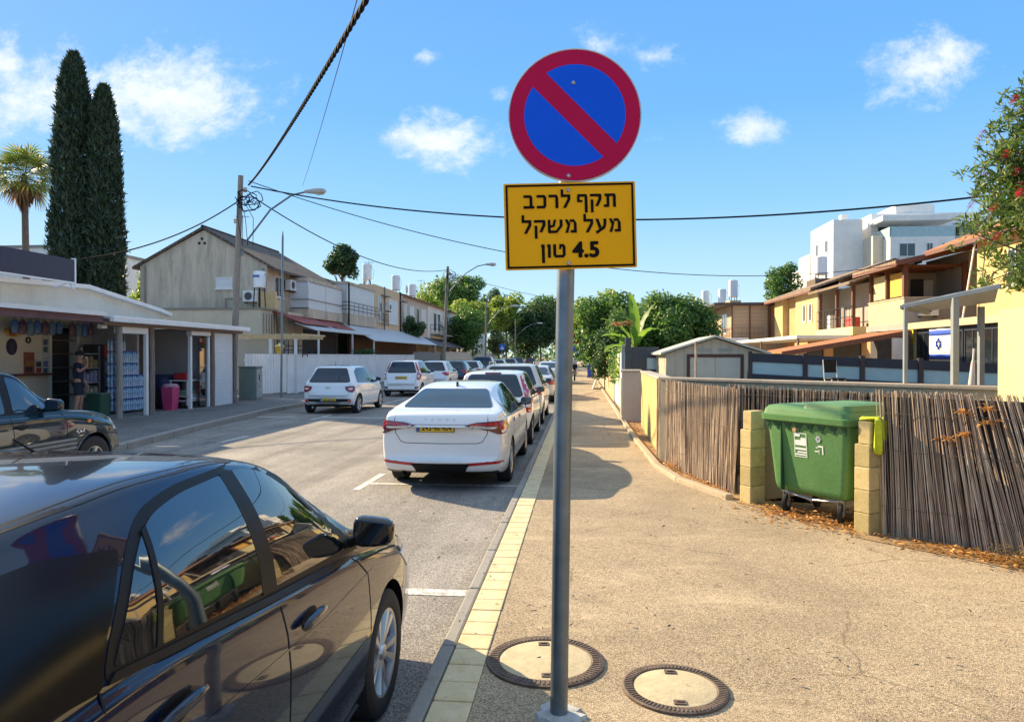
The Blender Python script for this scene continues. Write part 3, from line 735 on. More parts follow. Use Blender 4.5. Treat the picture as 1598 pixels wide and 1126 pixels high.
# black hatchback, close by on the left of the kerb
HB = dict(bulge=.028, bow_f=.20, L=4.06, W=1.734, H=1.495, wb=2.42, ro=.66, rw=.308, rim=.214, wr=.655, fine=4, dy=.05, sill=.0, arch=.045,
    top=[(0, .70), (.03, .76), (.10, .86), (.17, 1.00), (.28, 1.16), (.42, 1.32), (.52, 1.375), (.70, 1.425), (1.0, 1.468), (1.4, 1.495), (1.75, 1.484), (2.03, 1.45), (2.26, 1.385), (2.5, 1.26), (2.78, 1.01), (2.95, .945), (3.4, .865), (3.7, .79), (3.9, .70), (4.01, .61), (4.06, .52)],
    belt=[(0, .86), (.3, 1.0), (.6, 1.075), (1.0, 1.085), (1.8, 1.015), (2.5, .935), (2.9, .875), (3.4, .78), (4.06, .60)],
    bot=[(0, .34), (.08, .27), (.2, .22), (.5, .19), (3.2, .19), (3.8, .21), (4.06, .28)],
    plan=[(0, .86), (.05, .915), (.15, .955), (.4, .985), (.8, 1), (2.9, 1), (3.5, .99), (3.8, .955), (3.96, .90), (4.06, .84)])
blackP = paint('black car paint', (.004, .010, .032), .22, spec=.12)
bc = Car('parked_car', 'shiny black hatchback parked at the kerb in the foreground', HB, blackP, -1.827, .39)
c = bc
c.wheels('double', 5, .195)
wf = rpoly([(2.60, .965), (2.46, 1.11), (2.28, 1.275), (2.12, 1.372), (1.97, 1.405), (1.885, 1.41), (1.86, 1.035)], [.03, .1, .1, .1, .05, .02, .02])
wr_ = rpoly([(1.775, 1.045), (1.81, 1.41), (1.53, 1.402), (1.36, 1.375), (1.24, 1.31), (1.09, 1.17), (1.05, 1.118)], [.02, .03, .08, .08, .08, .05, .02])
trim = rpoly([(2.74, .925), (2.51, 1.135), (2.31, 1.31), (2.13, 1.405), (1.96, 1.434), (1.53, 1.427), (1.345, 1.398), (1.215, 1.325), (1.055, 1.175), (1.015, 1.10)], [.03, .1, .1, .1, .1, .1, .08, .1, .05, .03])
c.side(trim, 'window_trim', blackT, .002, step=.04)
cp = rpoly([(1.005, 1.09), (1.045, 1.18), (1.205, 1.335), (1.0, 1.365), (.74, 1.355), (.56, 1.13)], .02)
c.side(cp, 'pillar_panel', satinB, .004, step=.04)
c.side(wf, 'front_window', glassM, .005, step=.04); c.side(wr_, 'rear_window', glassM, .005, step=.04)
c.side([(1.20, 1.103), (1.222, 1.10), (1.33, 1.36), (1.305, 1.352)], 'window_bar', blackT, .008)
c.side(rpoly([(1.765, 1.035), (1.87, 1.025), (1.895, 1.412), (1.80, 1.412)], .005), 'door_pillar', blackT, .006)
c.side([(2.66, .912), (2.54, .942), (1.8, 1.022), (1.05, 1.112), (1.02, 1.095), (1.8, 1.0), (2.54, .918)], 'belt_moulding', blackT, .009)
c.lines([(p, q) for p in 'RL' for q in ([(1.83, 1.0), (1.87, .87), (1.88, .75), (1.86, .55), (1.83, .26)], [(2.62, .91), (2.76, .80), (2.78, .5), (2.72, .24)], [(1.0, 1.09), (.92, .95), (.95, .82), (1.02, .66), (1.08, .45), (1.14, .27)],
        [(1.14, .262), (2.0, .262), (2.72, .262)], [(.60, 1.10), (.40, 1.02), (.16, .90)], [(2.70, .88), (3.1, .82), (3.4, .76)])] + [('T', [(-.6, .78), (.6, .78)])])
c.side(rpoly([(1.0, .20), (2.75, .20), (2.75, .235), (1.0, .24)], .01), 'sill', blackT, .012)
for p in 'RL': c.lines([(p, [(2.85, .805), (2.2, .80), (1.2, .86), (.5, .90)])], 'crease', blackP, .003)
for sd in (1, -1):
    c.lines([('T', [(sd * .60, .80), (sd * .617, 1.2), (sd * .615, 1.6), (sd * .60, 1.95)])], 'roof_strip', blackT, .013)
c.decal('B', rpoly([(-.52, 1.36), (.52, 1.36), (.60, 1.12), (-.60, 1.12)], .05), 'rear_screen', glassM, .004)
c.decal('F', rpoly([(-.66, 1.03), (.66, 1.03), (.56, 1.38), (-.56, 1.38)], .05), 'windscreen', glassM, .004)
c.decal('B', rpoly([(.40, .90), (.80, .92), (.80, .70), (.55, .74)], .03), 'tail_lamp', redL, .006); c.decal('B', rpoly([(-.40, .90), (-.80, .92), (-.80, .70), (-.55, .74)], .03), 'tail_lamp', redL, .006)
c.side(rpoly([(3.40, .72), (3.82, .66), (3.84, .58), (3.55, .60)], .03), 'headlight', whiteL, .006)
c.mirror(2.66, .955, gloss, .88); handle(c, 2.06, .86, blackP); handle(c, 1.22, .95, blackP)
mb = MB(); mb.tube([(0, 1.9, 1.425), (.0, 1.72, 1.53)], [.006, .003], 8); mb.build('aerial', blackT, c.root)
for i, x in enumerate((-.28, .28)):
    mb = MB(); mb.bar((x, 2.80, 1.03), (x - .32, 2.7, 1.075), .02, .02); mb.build('wiper', blackT, c.root)

whiteP = paint('white car paint', (.78, .79, .80), .3)
creamP = paint('cream car paint', (.62, .58, .50), .3, .1)
# white sedan ahead in the right hand parking lane
SD = dict(L=4.66, W=1.80, H=1.47, wb=2.69, ro=1.03, rw=.325, rim=.215, wr=.60, fine=4, dy=.06, bow_r=.16,
    top=[(0, .90), (.02, 1.0), (.05, 1.055), (.10, 1.085), (.25, 1.105), (.45, 1.125), (.60, 1.16), (.80, 1.235), (1.05, 1.325), (1.30, 1.395), (1.6, 1.44), (2.0, 1.465), (2.4, 1.468), (2.8, 1.435), (3.1, 1.355), (3.4, 1.22), (3.7, 1.07), (3.85, 1.02), (4.2, .95), (4.5, .85), (4.65, .70), (4.69, .55)],
    belt=[(0, .95), (.4, 1.02), (.8, 1.02), (1.5, 1.0), (2.5, .97), (3.6, .93), (4.0, .90), (4.69, .7)],
    bot=[(0, .42), (.04, .32), (.1, .27), (.25, .23), (.6, .19), (4.0, .19), (4.5, .21), (4.69, .28)],
    plan=[(0, .90), (.05, .935), (.15, .96), (.4, .985), (.9, 1), (3.6, 1), (4.2, .98), (4.5, .93), (4.69, .84)])
c = Car('parked_car', 'clean white sedan with dark rear window and yellow plate 243-46-404', SD, whiteP, -1.845, 9.12); c.root.scale = (.965, 1, .955)
c.wheels('spoke', 7, .205)
c.decal('B', rpoly([(-.50, 1.372), (.50, 1.372), (.66, 1.135), (-.66, 1.135)], [.06, .06, .05, .05]), 'rear_window', glassB, .007)
dk = M('rear seat dark', (.02, .02, .022), .8)
wf = rpoly([(3.36, .985), (3.0, 1.21), (2.72, 1.335), (2.42, 1.395), (2.22, 1.40), (2.24, .995)], [.03, .1, .1, .1, .03, .03])
wr_ = rpoly([(2.16, .997), (2.14, 1.40), (1.75, 1.375), (1.40, 1.285), (1.12, 1.14), (1.02, 1.055), (1.10, 1.03)], [.03, .03, .1, .1, .06, .03, .03])
trim = rpoly([(3.47, .955), (3.02, 1.235), (2.73, 1.362), (2.42, 1.42), (2.2, 1.428), (1.74, 1.402), (1.38, 1.308), (1.08, 1.155), (.95, 1.04), (1.1, 1.005)], .08)
c.side(trim, 'window_trim', gloss, .002); c.side(wf, 'side_window', glassB, .004); c.side(wr_, 'side_window', glassB, .004)
c.lines([(p, q) for p in 'RL' for q in ([(2.2, .98), (2.22, .80), (2.18, .5), (2.16, .25)], [(3.42, .94), (3.5, .8), (3.48, .5), (3.42, .25)], [(1.12, 1.0), (1.22, .86), (1.36, .70), (1.43, .5), (1.46, .26)], [(1.46, .255), (2.4, .255), (3.42, .255)])]
        + [('B', [(-.64, 1.11), (-.655, .95), (-.64, .80), (-.57, .69), (-.50, .668), (0, .66), (.50, .668), (.57, .69), (.64, .80), (.655, .95), (.64, 1.11)])], w=.0045)
c.lines([('B', [(-.36, .935), (.36, .935)])], 'lid_crease', M('shade crease', (.3, .31, .33), .4), .006)
for s in (1, -1):
    a = c.decal('B', rpoly([(s * .335, .925), (s * .50, .965), (s * .86, .985), (s * .885, .86), (s * .87, .80), (s * .80, .80), (s * .68, .845), (s * .45, .885)], .015), 'tail_lamp', redD, .012)
    c.decal('B', rpoly([(s * .40, .92), (s * .55, .95), (s * .84, .97), (s * .865, .85), (s * .81, .86), (s * .79, .915), (s * .62, .918)], .01), 'tail_lamp_lens', redL, .016, a)
    c.decal('B', rpoly([(s * .44, .905), (s * .76, .902), (s * .77, .885), (s * .62, .882), (s * .47, .893)], .005), 'lamp_strip', whiteL, .018, a)
    c.decal('B', rpoly([(s * .34, .40), (s * .84, .435), (s * .86, .40), (s * .36, .365)], .01), 'reflector', redL, .008)
c.decal('B', rpoly([(-.42, .40), (.42, .40), (.36, .33), (.34, .27), (-.34, .27), (-.36, .33)], .02), 'bumper_insert', blackT, .010)
c.plate(.885, '243\u00b746\u00b7404', -.08)
mb = MB()
for i, x in enumerate((-.20, -.10, .0, .10, .20)):     # spaced chrome letters on the boot lid
    v, f = text_mb('\u0160KODA'[i], .05); h, n = c.hit('B', x, 1.0); mb.add([(x + p.x, h.y - .004, 1.0 + p.y) for p in v], f)
mb.build('lettering', M('satin chrome', (.50, .51, .53), .3, metal=.9), c.root, fix=False)
c.mirror(3.12, 1.0, gloss, .95); handle(c, 2.36, .87, whiteP); handle(c, 1.42, .90, whiteP)
mb = MB(); mb.prism([(1.35, 1.395), (1.48, 1.405), (1.385, 1.475), (1.35, 1.478)], lambda y, z: (.018, y, z), lambda y, z: (-.018, y, z)); mb.build('shark_fin_aerial', gloss, c.root, bevel=.006)
mb = MB(); mb.tube([(-.55, .12, .22), (-.55, .3, .22)], .03, 12); mb.build('exhaust', blackT, c.root)
# ------------------------------------------------------------------ other cars
def hatch(label, x, y, body, W=1.70, L=3.8, H=1.50, rake=1.0, lamp='mid', insert=True, rack=False, group='cars parked along the street', fine=3, ro=.58, wb=2.42, roofw=.60, sill=0, plate='mid', deck=None, fog=True, dk=glassB, door=True):
    """small or tall hatchback, estate or (with deck) saloon"""
    h = H; b = .62 * H
    if deck is None:
        top = [(0, .56), (.02, .66), (.06, .78), (.10 * rake, b), (.16 * rake, b + .09), (.30 * rake, b + .27), (.42 * rake, h - .10), (.50 * rake, h - .045), (.8, h - .015), (1.3, h), (1.8, h - .02), (2.15, h - .10), (2.5, h - .30), (2.85, b + .06), (3.1, b), (L - .45, b - .09), (L - .1, b - .25), (L, .55)]
    else:
        top = [(0, .85), (.03, deck - .09), (.08, deck - .03), (.3, deck + .01), (.55, deck + .06), (.9, h - .19), (1.2, h - .08), (1.6, h - .02), (2.0, h), (2.4, h - .03), (2.8, h - .16), (3.2, b + .08), (3.4, b), (L - .4, b - .09), (L - .1, b - .25), (L, .55)]
    sp = dict(L=L, W=W, H=H, wb=wb, ro=ro, rw=.30, rim=.20, wr=roofw, fine=fine, dy=.09, sill=sill, top=top,
        belt=[(0, b - .05), (.5, b + .02), (2.0, b), (3.0, b - .05), (L, .6)], bot=[(0, .36), (.08, .28), (.25, .22), (.6, .19), (L - .5, .19), (L, .30)],
        plan=[(0, .88), (.06, .935), (.2, .975), (.5, 1), (L - .9, 1), (L - .3, .95), (L, .84)])
    c = Car('parked_car', label, sp, body, x, y, 0, group); c.wheels('spoke', 5, .18)
    hw = W / 2
    z0, z1 = (b + .06, h - .085) if deck is None else (deck + .055, h - .085)
    c.decal('B', rpoly([(-roofw + .12, z1), (roofw - .12, z1), (hw - .19, z0 + .02), (hw - .24, z0 - .02), (-hw + .24, z0 - .02), (-hw + .19, z0 + .02)], .06), 'rear_window', dk, .008, step=.07)
    d0 = .52 if deck is None else 1.05
    yA = 2.62 if deck is None else 2.95
    trim = rpoly([(yA + .10, b - .03), (yA - .42, h - .20), (yA - .78, h - .075), (d0 + .35, h - .085), (d0 + .05, h - .20), (d0 - .05, b + .03)], .07)
    c.side(trim, 'side_window', dk, .003, step=.08)
    ym = (d0 + yA) / 2 - .05
    c.side([(ym - .04, b), (ym + .05, b), (ym + .03, h - .08), (ym - .05, h - .08)], 'door_pillar', gloss, .006)
    if door:
        c.lines([(p, q) for p in 'RL' for q in ([(ym, b - .02), (ym + .02, .5), (ym, .26)], [(yA + .05, b - .05), (yA + .08, .5), (yA + .02, .26)])] +
            [('B', [(-hw + .20, z0 - .05), (-hw + .17, b - .12), (-hw + .22, .58), (hw - .22, .58), (hw - .17, b - .12), (hw - .20, z0 - .05)])], w=.005)
    for s in (1, -1):
        if lamp == 'mid':
            o = c.decal('B', rpoly([(s * (hw - .33), b - .08), (s * (hw - .05), b - .06), (s * (hw - .04), b - .21), (s * (hw - .10), b - .27), (s * (hw - .29), b - .2)], .04), 'tail_lamp', redD, .012)
            c.decal('B', rpoly([(s * (hw - .29), b - .10), (s * (hw - .07), b - .085), (s * (hw - .065), b - .19), (s * (hw - .12), b - .235), (s * (hw - .26), b - .185)], .03), 'tail_lamp_lens', redL, .016, o)
            c.decal('B', rpoly([(s * (hw - .22), b - .13), (s * (hw - .09), b - .12), (s * (hw - .10), b - .18), (s * (hw - .2), b - .18)], .02), 'lamp_window', whiteL, .02, o)
        elif lamp == 'tall':
            o = c.decal('B', rpoly([(s * (roofw - .05), h - .10), (s * (roofw + .035), h - .12), (s * (hw - .02), b - .02), (s * (hw - .03), b - .26), (s * (hw - .15), b - .26), (s * (hw - .15), b + .02)], .03), 'tail_lamp', redL, .012)
            c.decal('B', rpoly([(s * (hw - .13), b - .05), (s * (hw - .05), b - .05), (s * (hw - .05), b - .16), (s * (hw - .13), b - .16)], .02), 'lamp_window', whiteL, .017, o)
        else:
            c.decal('B', rpoly([(s * (hw - .40), b - .04), (s * (hw - .03), b + .0), (s * (hw - .02), b - .20), (s * (hw - .2), b - .19)], .03), 'tail_lamp', redL, .012)
        if fog: c.decal('B', [(s * (hw - .17) + .055 * math.cos(a), .41 + .05 * math.sin(a)) for a in [2 * math.pi * k / 14 for k in range(14)]], 'reflector', redL, .014)
    if insert: c.decal('B', rpoly([(-hw + .12, .47), (hw - .12, .47), (hw - .16, .34), (.3, .31), (-.3, .31), (-hw + .16, .34)], .05), 'bumper_insert', blackT, .009)
    pz = .42 if plate == 'low' else b - .17
    c.plate(pz, None, 0, .50, .115)
    o = [k for k in c.root.children if k.name.startswith('number_plate')][-1]
    hh, n = c.hit('B', 0, pz); mb = MB()
    for k in range(7): mb.box(-.16 + k * .056, -.135 + k * .056, hh.y - .0185, hh.y - .0155, pz - .035, pz + .035)
    mb.build('plate_lettering', blackI, o)
    c.mirror(yA - .12, b + .02, gloss, .85)
    if rack:
        for s in (1, -1):
            mb = MB(); mb.tube([(s * (roofw - .06), .75, h - .02), (s * (roofw - .06), .85, h + .035), (s * (roofw - .07), 2.0, h + .03), (s * (roofw - .08), 2.1, h - .04)], .014, 8); mb.build('roof_rail', alloy, c.root, smooth=True)
    mb = MB(); mb.tube([(.0, .75, h - .02), (0, .68, h + .14)], [.006, .003], 6); mb.build('aerial', blackT, c.root)
    return c
GP = 'cars parked along the street'
c = hatch('white small hatchback parked on the left with plate in its black lower bumper', -7.78, 21.1, whiteP, W=1.70, L=3.67, H=1.50, lamp='mid', plate='low', ro=.56, wb=2.39, fine=4)
h, n = c.hit('B', 0, .80)
mb = MB(); v, f = ring(.040, .052, 0, 32); mb.add([(x * 1.5, y + h.y - .012, z + .80) for x, y, z in v], f); mb.obox((0, h.y - .012, .80), ((.55, 0, .83), (0, 1, 0), (-.83, 0, .55)), .006, .004, .04); mb.obox((.012, h.y - .012, .80), ((1, 0, 0), (0, 1, 0), (0, 0, 1)), .02, .004, .006); mb.build('emblem', chrome, c.root)
c = hatch('white upright hatchback with tall red lamps beside its rear window', -7.85, 30.3, whiteP, W=1.69, L=3.9, H=1.62, lamp='tall', insert=False, fog=False, rake=.85, wb=2.5)
for s in (1, -1): c.decal('B', rpoly([(s * .60, .44), (s * .76, .45), (s * .74, .39), (s * .62, .36)], .01), 'bumper_vent', blackT, .01)
hatch('white hatchback with roof-high rear window, second white car beyond the left one', -7.8, 36.6, whiteP, W=1.75, H=1.55, lamp='wide', insert=False, fog=False, plate='low')
hatch('dark blue hatchback parked in the row of white cars on the left', -7.8, 42.6, paint('dark blue car paint', (.015, .025, .06), .25), W=1.72, H=1.52, lamp='wide', fog=False)
hatch('white low hatchback parked beyond the dark blue one', -7.75, 48.6, whiteP, W=1.72, H=1.48, lamp='wide', fog=False, insert=False)
hatch('dark grey tall people carrier parked far down the left kerb', -7.9, 56, paint('dark grey car paint', (.03, .035, .045), .25), W=1.82, L=4.4, H=1.78, lamp='tall', fog=False, roofw=.70, rake=.7, wb=2.8)
hatch('white hatchback seen just past the dark grey people carrier', -7.7, 65, whiteP, W=1.72, H=1.5, lamp='wide', fog=False)
hatch('silver hatchback far down the street on the left, before the distant trees', -7.6, 75, paint('silver car paint', (.35, .38, .42), .3, .5), H=1.55, lamp='wide', fog=False)
hatch('black car far down the left kerb beyond the silver one', -7.6, 84, blackP, H=1.6, lamp='wide', fog=False)
hatch('red-brown car farthest away on the left side of the street', -7.4, 104, paint('maroon car paint', (.10, .02, .02), .3), H=1.55, lamp='wide', fog=False)
# right hand lane, ahead of the white sedan
c = hatch('white hatchback with dark rear window and high red lamps in front of the white sedan', -1.79, 13.95, whiteP, W=1.66, L=3.6, H=1.50, lamp='tall', insert=False, ro=.48, wb=2.4, fine=4, fog=False)
for s in (1, -1): c.decal('B', rpoly([(s * .62, .56), (s * .72, .57), (s * .72, .45), (s * .63, .46)], .02), 'reflector', redL, .012)
c.decal('B', rpoly([(-.17, 1.447), (.17, 1.447), (.16, 1.425), (-.16, 1.425)], .005), 'brake_lamp', redD, .02)
hatch('beige estate car with roof rails parked ahead of the white hatchback', -1.86, 18.2, creamP, W=1.80, L=4.4, H=1.60, lamp='wide', rack=True, fog=False, wb=2.65, roofw=.66)
hatch('cream saloon car partly behind the sign pole', -1.86, 27.0, paint('ivory car paint', (.72, .68, .60), .3), W=1.76, L=4.5, H=1.43, lamp='wide', deck=1.02, insert=False, fog=False, wb=2.6)
hatch('white saloon car far ahead in the right lane', -1.9, 42.0, whiteP, W=1.78, L=4.5, H=1.47, lamp='wide', deck=1.03, insert=False, fog=False, wb=2.6)
hatch('light blue car far down the right kerb', -1.9, 58.0, paint('pale blue car paint', (.4, .5, .58), .3), W=1.76, H=1.52, lamp='wide', fog=False)
# dark off-roader on the left, nose pointing up the street
SU = dict(L=3.80, W=1.70, H=1.645, wb=2.40, ro=.60, rw=.34, rim=.20, wr=.62, fine=4, dy=.06, arch=.05, bow_f=.16,
    top=[(0, .7), (.03, .9), (.08, 1.08), (.16, 1.35), (.24, 1.56), (.34, 1.61), (.8, 1.64), (1.3, 1.645), (1.6, 1.635), (1.85, 1.59), (2.05, 1.47), (2.25, 1.30), (2.45, 1.12), (2.6, 1.085), (3.0, 1.05), (3.4, .97), (3.6, .88), (3.72, .78), (3.80, .62)],
    belt=[(0, 1.02), (1.0, 1.06), (2.0, 1.045), (2.6, 1.02), (3.8, .8)], bot=[(0, .42), (.1, .36), (.3, .30), (3.4, .30), (3.8, .40)],
    plan=[(0, .90), (.06, .95), (.3, 1), (3.0, 1), (3.4, .97), (3.62, .92), (3.80, .86)])
suvP = paint('dark green car paint', (.004, .020, .032), .22, spec=.15)
c = Car('parked_car', 'dark green old off-roader with grey lower stripes at the far left', SU, suvP, -7.62, 6.27, 0)
c.wheels('spoke', 5, .20)
trim = rpoly([(2.36, 1.075), (2.10, 1.34), (1.86, 1.53), (1.70, 1.575), (.40, 1.565), (.30, 1.50), (.28, 1.10)], .06)
c.side(trim, 'window_trim', blackT, .002)
skyglass = glassM
c.side(rpoly([(2.27, 1.10), (2.05, 1.33), (1.84, 1.50), (1.66, 1.545), (1.62, 1.105)], .05), 'front_window', skyglass, .005); c.side(rpoly([(1.50, 1.105), (1.52, 1.545), (.95, 1.54), (.92, 1.11)], .04), 'rear_window', skyglass, .005); c.side(rpoly([(.84, 1.115), (.86, 1.535), (.42, 1.53), (.38, 1.12)], .04), 'rear_window', skyglass, .005)
c.lines([(p, q) for p in 'RL' for q in ([(1.56, 1.05), (1.58, .8), (1.56, .36)], [(2.40, 1.04), (2.46, .9), (2.44, .36)], [(.9, 1.05), (.92, .8), (1.0, .6)])], w=.005)
greyC = M('grey cladding', (.20, .21, .22), .5, .1)
for z in (.70, .645, .585): c.side(rpoly([(1.02, z), (2.62, z), (2.62, z - .028), (1.02, z - .028)], .008), 'cladding_stripe', greyC, .012)
for ya in c.axles:      # grey wheel arch lips
    n = 24; pts = [(ya + (.42) * math.cos(math.pi * k / n), .34 + .42 * math.sin(math.pi * k / n)) for k in range(n + 1)] + [(ya + .385 * math.cos(math.pi * (n - k) / n), .34 + .385 * math.sin(math.pi * (n - k) / n)) for k in range(n + 1)]
    c.side(pts, 'wheel_arch_lip', greyC, .014)
mb = MB(); v, f = text_mb('4X4', .10); h, n = c.hit('R', 2.70, .78)
mb.add([(h.x + .006, 2.70 + p.x, .78 + p.y) for p in v], f); mb.build('lettering', whiteL, c.root, fix=False)
c.decal('R', [(2.88 + .035 * math.cos(a), .90 + .022 * math.sin(a)) for a in [2 * math.pi * k / 14 for k in range(14)]], 'indicator', orgL, .012)
c.mirror(2.16, 1.10, suvP, 1.1); handle(c, 1.70, .93, blackT); handle(c, 1.02, .95, blackT)
for s in (1, -1):
    mb = MB(); mb.tube([(s * .52, .5, 1.62), (s * .52, .6, 1.69), (s * .52, 1.5, 1.69), (s * .52, 1.62, 1.63)], .018, 8); mb.build('roof_rail', blackT, c.root, smooth=True)
c.decal('B', rpoly([(-.55, 1.53), (.55, 1.53), (.62, 1.12), (-.62, 1.12)], .05), 'rear_screen', glassM, .004); c.decal('F', rpoly([(-.62, 1.14), (.62, 1.14), (.54, 1.55), (-.54, 1.55)], .05), 'windscreen', glassM, .004)
c.side(rpoly([(3.42, .92), (3.66, .82), (3.68, .70), (3.45, .74)], .02), 'headlight', whiteL, .006)
# ------------------------------------------------------------------ left side: shop, fences, house row, poles
creamW = plaster('shop cream wall', (.70, .66, .56), (.25, .22, .18), .4)
whiteMet = M('white painted metal', (.70, .71, .72), .45, .06, 3)
woodD = M('weathered brown timber', (.11, .065, .05), .8, .4, 6, .5, 30, stretch=(8, 8, .6), c2=(.28, .22, .19))
woodG = M('weathered grey timber', (.16, .15, .13), .85, .35, 6, .5, 30, stretch=(8, 8, .5), c2=(.34, .31, .28))
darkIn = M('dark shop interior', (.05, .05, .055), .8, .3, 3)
greyP = plaster('shop grey wall', (.42, .41, .42), (.12, .11, .12), .3)
def slats(name, c, pitch, axis='Z', rough=.45, k=.25):
    """roller shutter or corrugated sheet: fine parallel ribs"""
    if name in MATS: return MATS[name]
    t = NT(name); w = t.n.new('ShaderNodeTexWave'); w.bands_direction = axis; w.inputs['Scale'].default_value = .314 / pitch
    t.k.new(t.tc.outputs['Object'], w.inputs['Vector']); t.col(t.mix(.3, t.ramp(w.outputs[0], [(.0, cl3(c, .8)), (.25, c), (1, c)]), t.ramp(t.noise(2, 6), [(.3, cl3(c, .85)), (.7, cl3(c, 1.1))])))
    t.set(Roughness=rough); t.bump(w.outputs[0], k, .02); MATS[name] = t.m; return t.m
shutW = slats('white roller shutter', (.62, .64, .66), .08)
shutB = slats('beige roller shutter', (.42, .38, .30), .08)
corrW = slats('pale corrugated sheet', (.48, .50, .52), .18, 'Y')
sh = T('corner_shop', 'small corner shop with brown timber posts, white gutter and open canopy', 'shop', (0, 0, SZ))
def B(name, m, parent, *boxes, **kw):
    mb = MB()
    for b in boxes: mb.box(*b)
    return mb.build(name, m, parent, **kw)
B('back_wall', creamW, sh, (-15.2, -15.0, 11, 18.66, 0, 3.05), (-15.2, -15.0, 18.66, 19.75, 2.55, 3.05))
B('rear_wall', greyP, sh, (-15.2, -15.0, 19.75, 23.6, 0, 3.05))
B('side_wall', greyP, sh, (-21, -12.05, 23.6, 23.75, 0, 2.6))
B('side_wall', creamW, sh, (-21, -15.2, 10.9, 11, 0, 3.2))
B('partition', greyP, sh, (-15.0, -13.5, 20.35, 20.45, 0, 2.6)); B('partition', greyP, sh, (-15.0, -12.5, 22.0, 22.1, 0, 2.5))
B('shop_floor', M('shop concrete floor', (.20, .19, .18), .8, .25, 3), sh, (-15, -12.0, 11, 23.6, -.06, .003))
# gable over the canopy and the low main roof
gp = [(10.9, 2.9), (10.9, 3.32), (16.9, 3.56), (19.9, 3.68), (23.6, 3.2), (24.2, 3.08), (24.2, 2.9)]
mb = MB(); mb.prism(gp, lambda y, z: (-14.95, y, z), lambda y, z: (-15.19, y, z)); mb.build('gable_wall', plaster('shop gable', (.72, .70, .61), (.4, .36, .3), .4), sh)
mb = MB()
for a, b in zip(gp[1:5], gp[2:6]):
    mb.add([(-14.7, a[0], a[1]), (-21.5, a[0], a[1]), (-21.5, b[0], b[1]), (-14.7, b[0], b[1]), (-14.7, a[0], a[1] + .12), (-21.5, a[0], a[1] + .12), (-21.5, b[0], b[1] + .12), (-14.7, b[0], b[1] + .12)],
           [(0, 1, 2, 3), (4, 7, 6, 5), (0, 3, 7, 4), (1, 5, 6, 2), (0, 4, 5, 1), (3, 2, 6, 7)])
mb.build('main_roof', whiteMet, sh)
def slab(y0, y1, xa, za, xb, zb, t): return [(xa, y0, za), (xb, y0, zb), (xb, y1, zb), (xa, y1, za), (xa, y0, za + t), (xb, y0, zb + t), (xb, y1, zb + t), (xa, y1, za + t)], [(0, 3, 2, 1), (4, 5, 6, 7), (0, 1, 5, 4), (2, 3, 7, 6), (0, 4, 7, 3), (1, 2, 6, 5)]
mb = MB(); mb.add(*slab(10.5, 16.66, -11.95, 2.68, -14.94, 2.86, .05)); mb.add(*slab(16.70, 24.05, -11.85, 2.60, -14.94, 2.84, .05)); mb.build('canopy_roof', corrW, sh)
B('gutter', whiteMet, sh, (-11.93, -11.83, 10.5, 16.62, 2.66, 2.76)); B('gutter', whiteMet, sh, (-11.83, -11.70, 16.72, 24.1, 2.52, 2.67), bevel=.02)
B('fascia_beam', M('purple brown beam', (.14, .07, .08), .7, .2), sh, (-12.08, -11.95, 10.5, 16.66, 2.50, 2.66)); B('fascia_beam', woodD, sh, (-12.06, -11.94, 16.7, 24.0, 2.44, 2.53))
for y in (13.3, 17.45, 18.85, 22.15, 23.62):
    mb = MB(); mb.tube([(-12.08, y, 0), (-12.07, y + .01, 1.2), (-12.08, y, 2.46)], [.085, .08, .078], 12); mb.build('timber_post', woodG if y < 18 else woodD, sh, smooth=True)
B('shutter_box', whiteMet, sh, (-12.3, -12.06, 17.55, 18.70, 2.26, 2.44), bevel=.015)
B('shutter_box', whiteMet, sh, (-12.25, -12.06, 20.9, 22.05, 2.30, 2.44), bevel=.015)
for y in (18.68, 20.92, 21.98): B('white_frame', whiteMet, sh, (-12.18, -12.08, y - .05, y + .05, 0, 2.28), bevel=.01)
B('roller_shutter', shutW, sh, (-12.12, -12.08, 22.26, 23.52, 0, 2.42))
B('glass_door', glassM, sh, (-12.16, -12.14, 21.5, 21.93, .05, 2.25))
dr = B('door', darkIn, sh, (-15.35, -15.25, 18.66, 19.75, 0, 2.55)); B('door_frame', whiteMet, dr, (-15.24, -14.97, 18.62, 18.70, 0, 2.55), (-15.24, -14.97, 19.72, 19.80, 0, 2.55), (-15.24, -14.97, 18.70, 19.72, 2.48, 2.56))
mb = MB()
for z in (.5, .9, 1.3, 1.7, 2.1): mb.box(-15.24, -15.0, 18.72, 19.70, z, z + .03)
mb.build('door_shelves', M('grey shelf', (.14, .14, .15), .6), dr)
B('ledge', M('red brown ledge', (.16, .05, .04), .7), sh, (-15.0, -14.75, 14.5, 18.5, 1.12, 1.18))
B('soffit_lamp', M('white lamp casing', (.7, .7, .7), .4), sh, (-12.3, -12.15, 16.9, 17.1, 2.36, 2.48), bevel=.02)
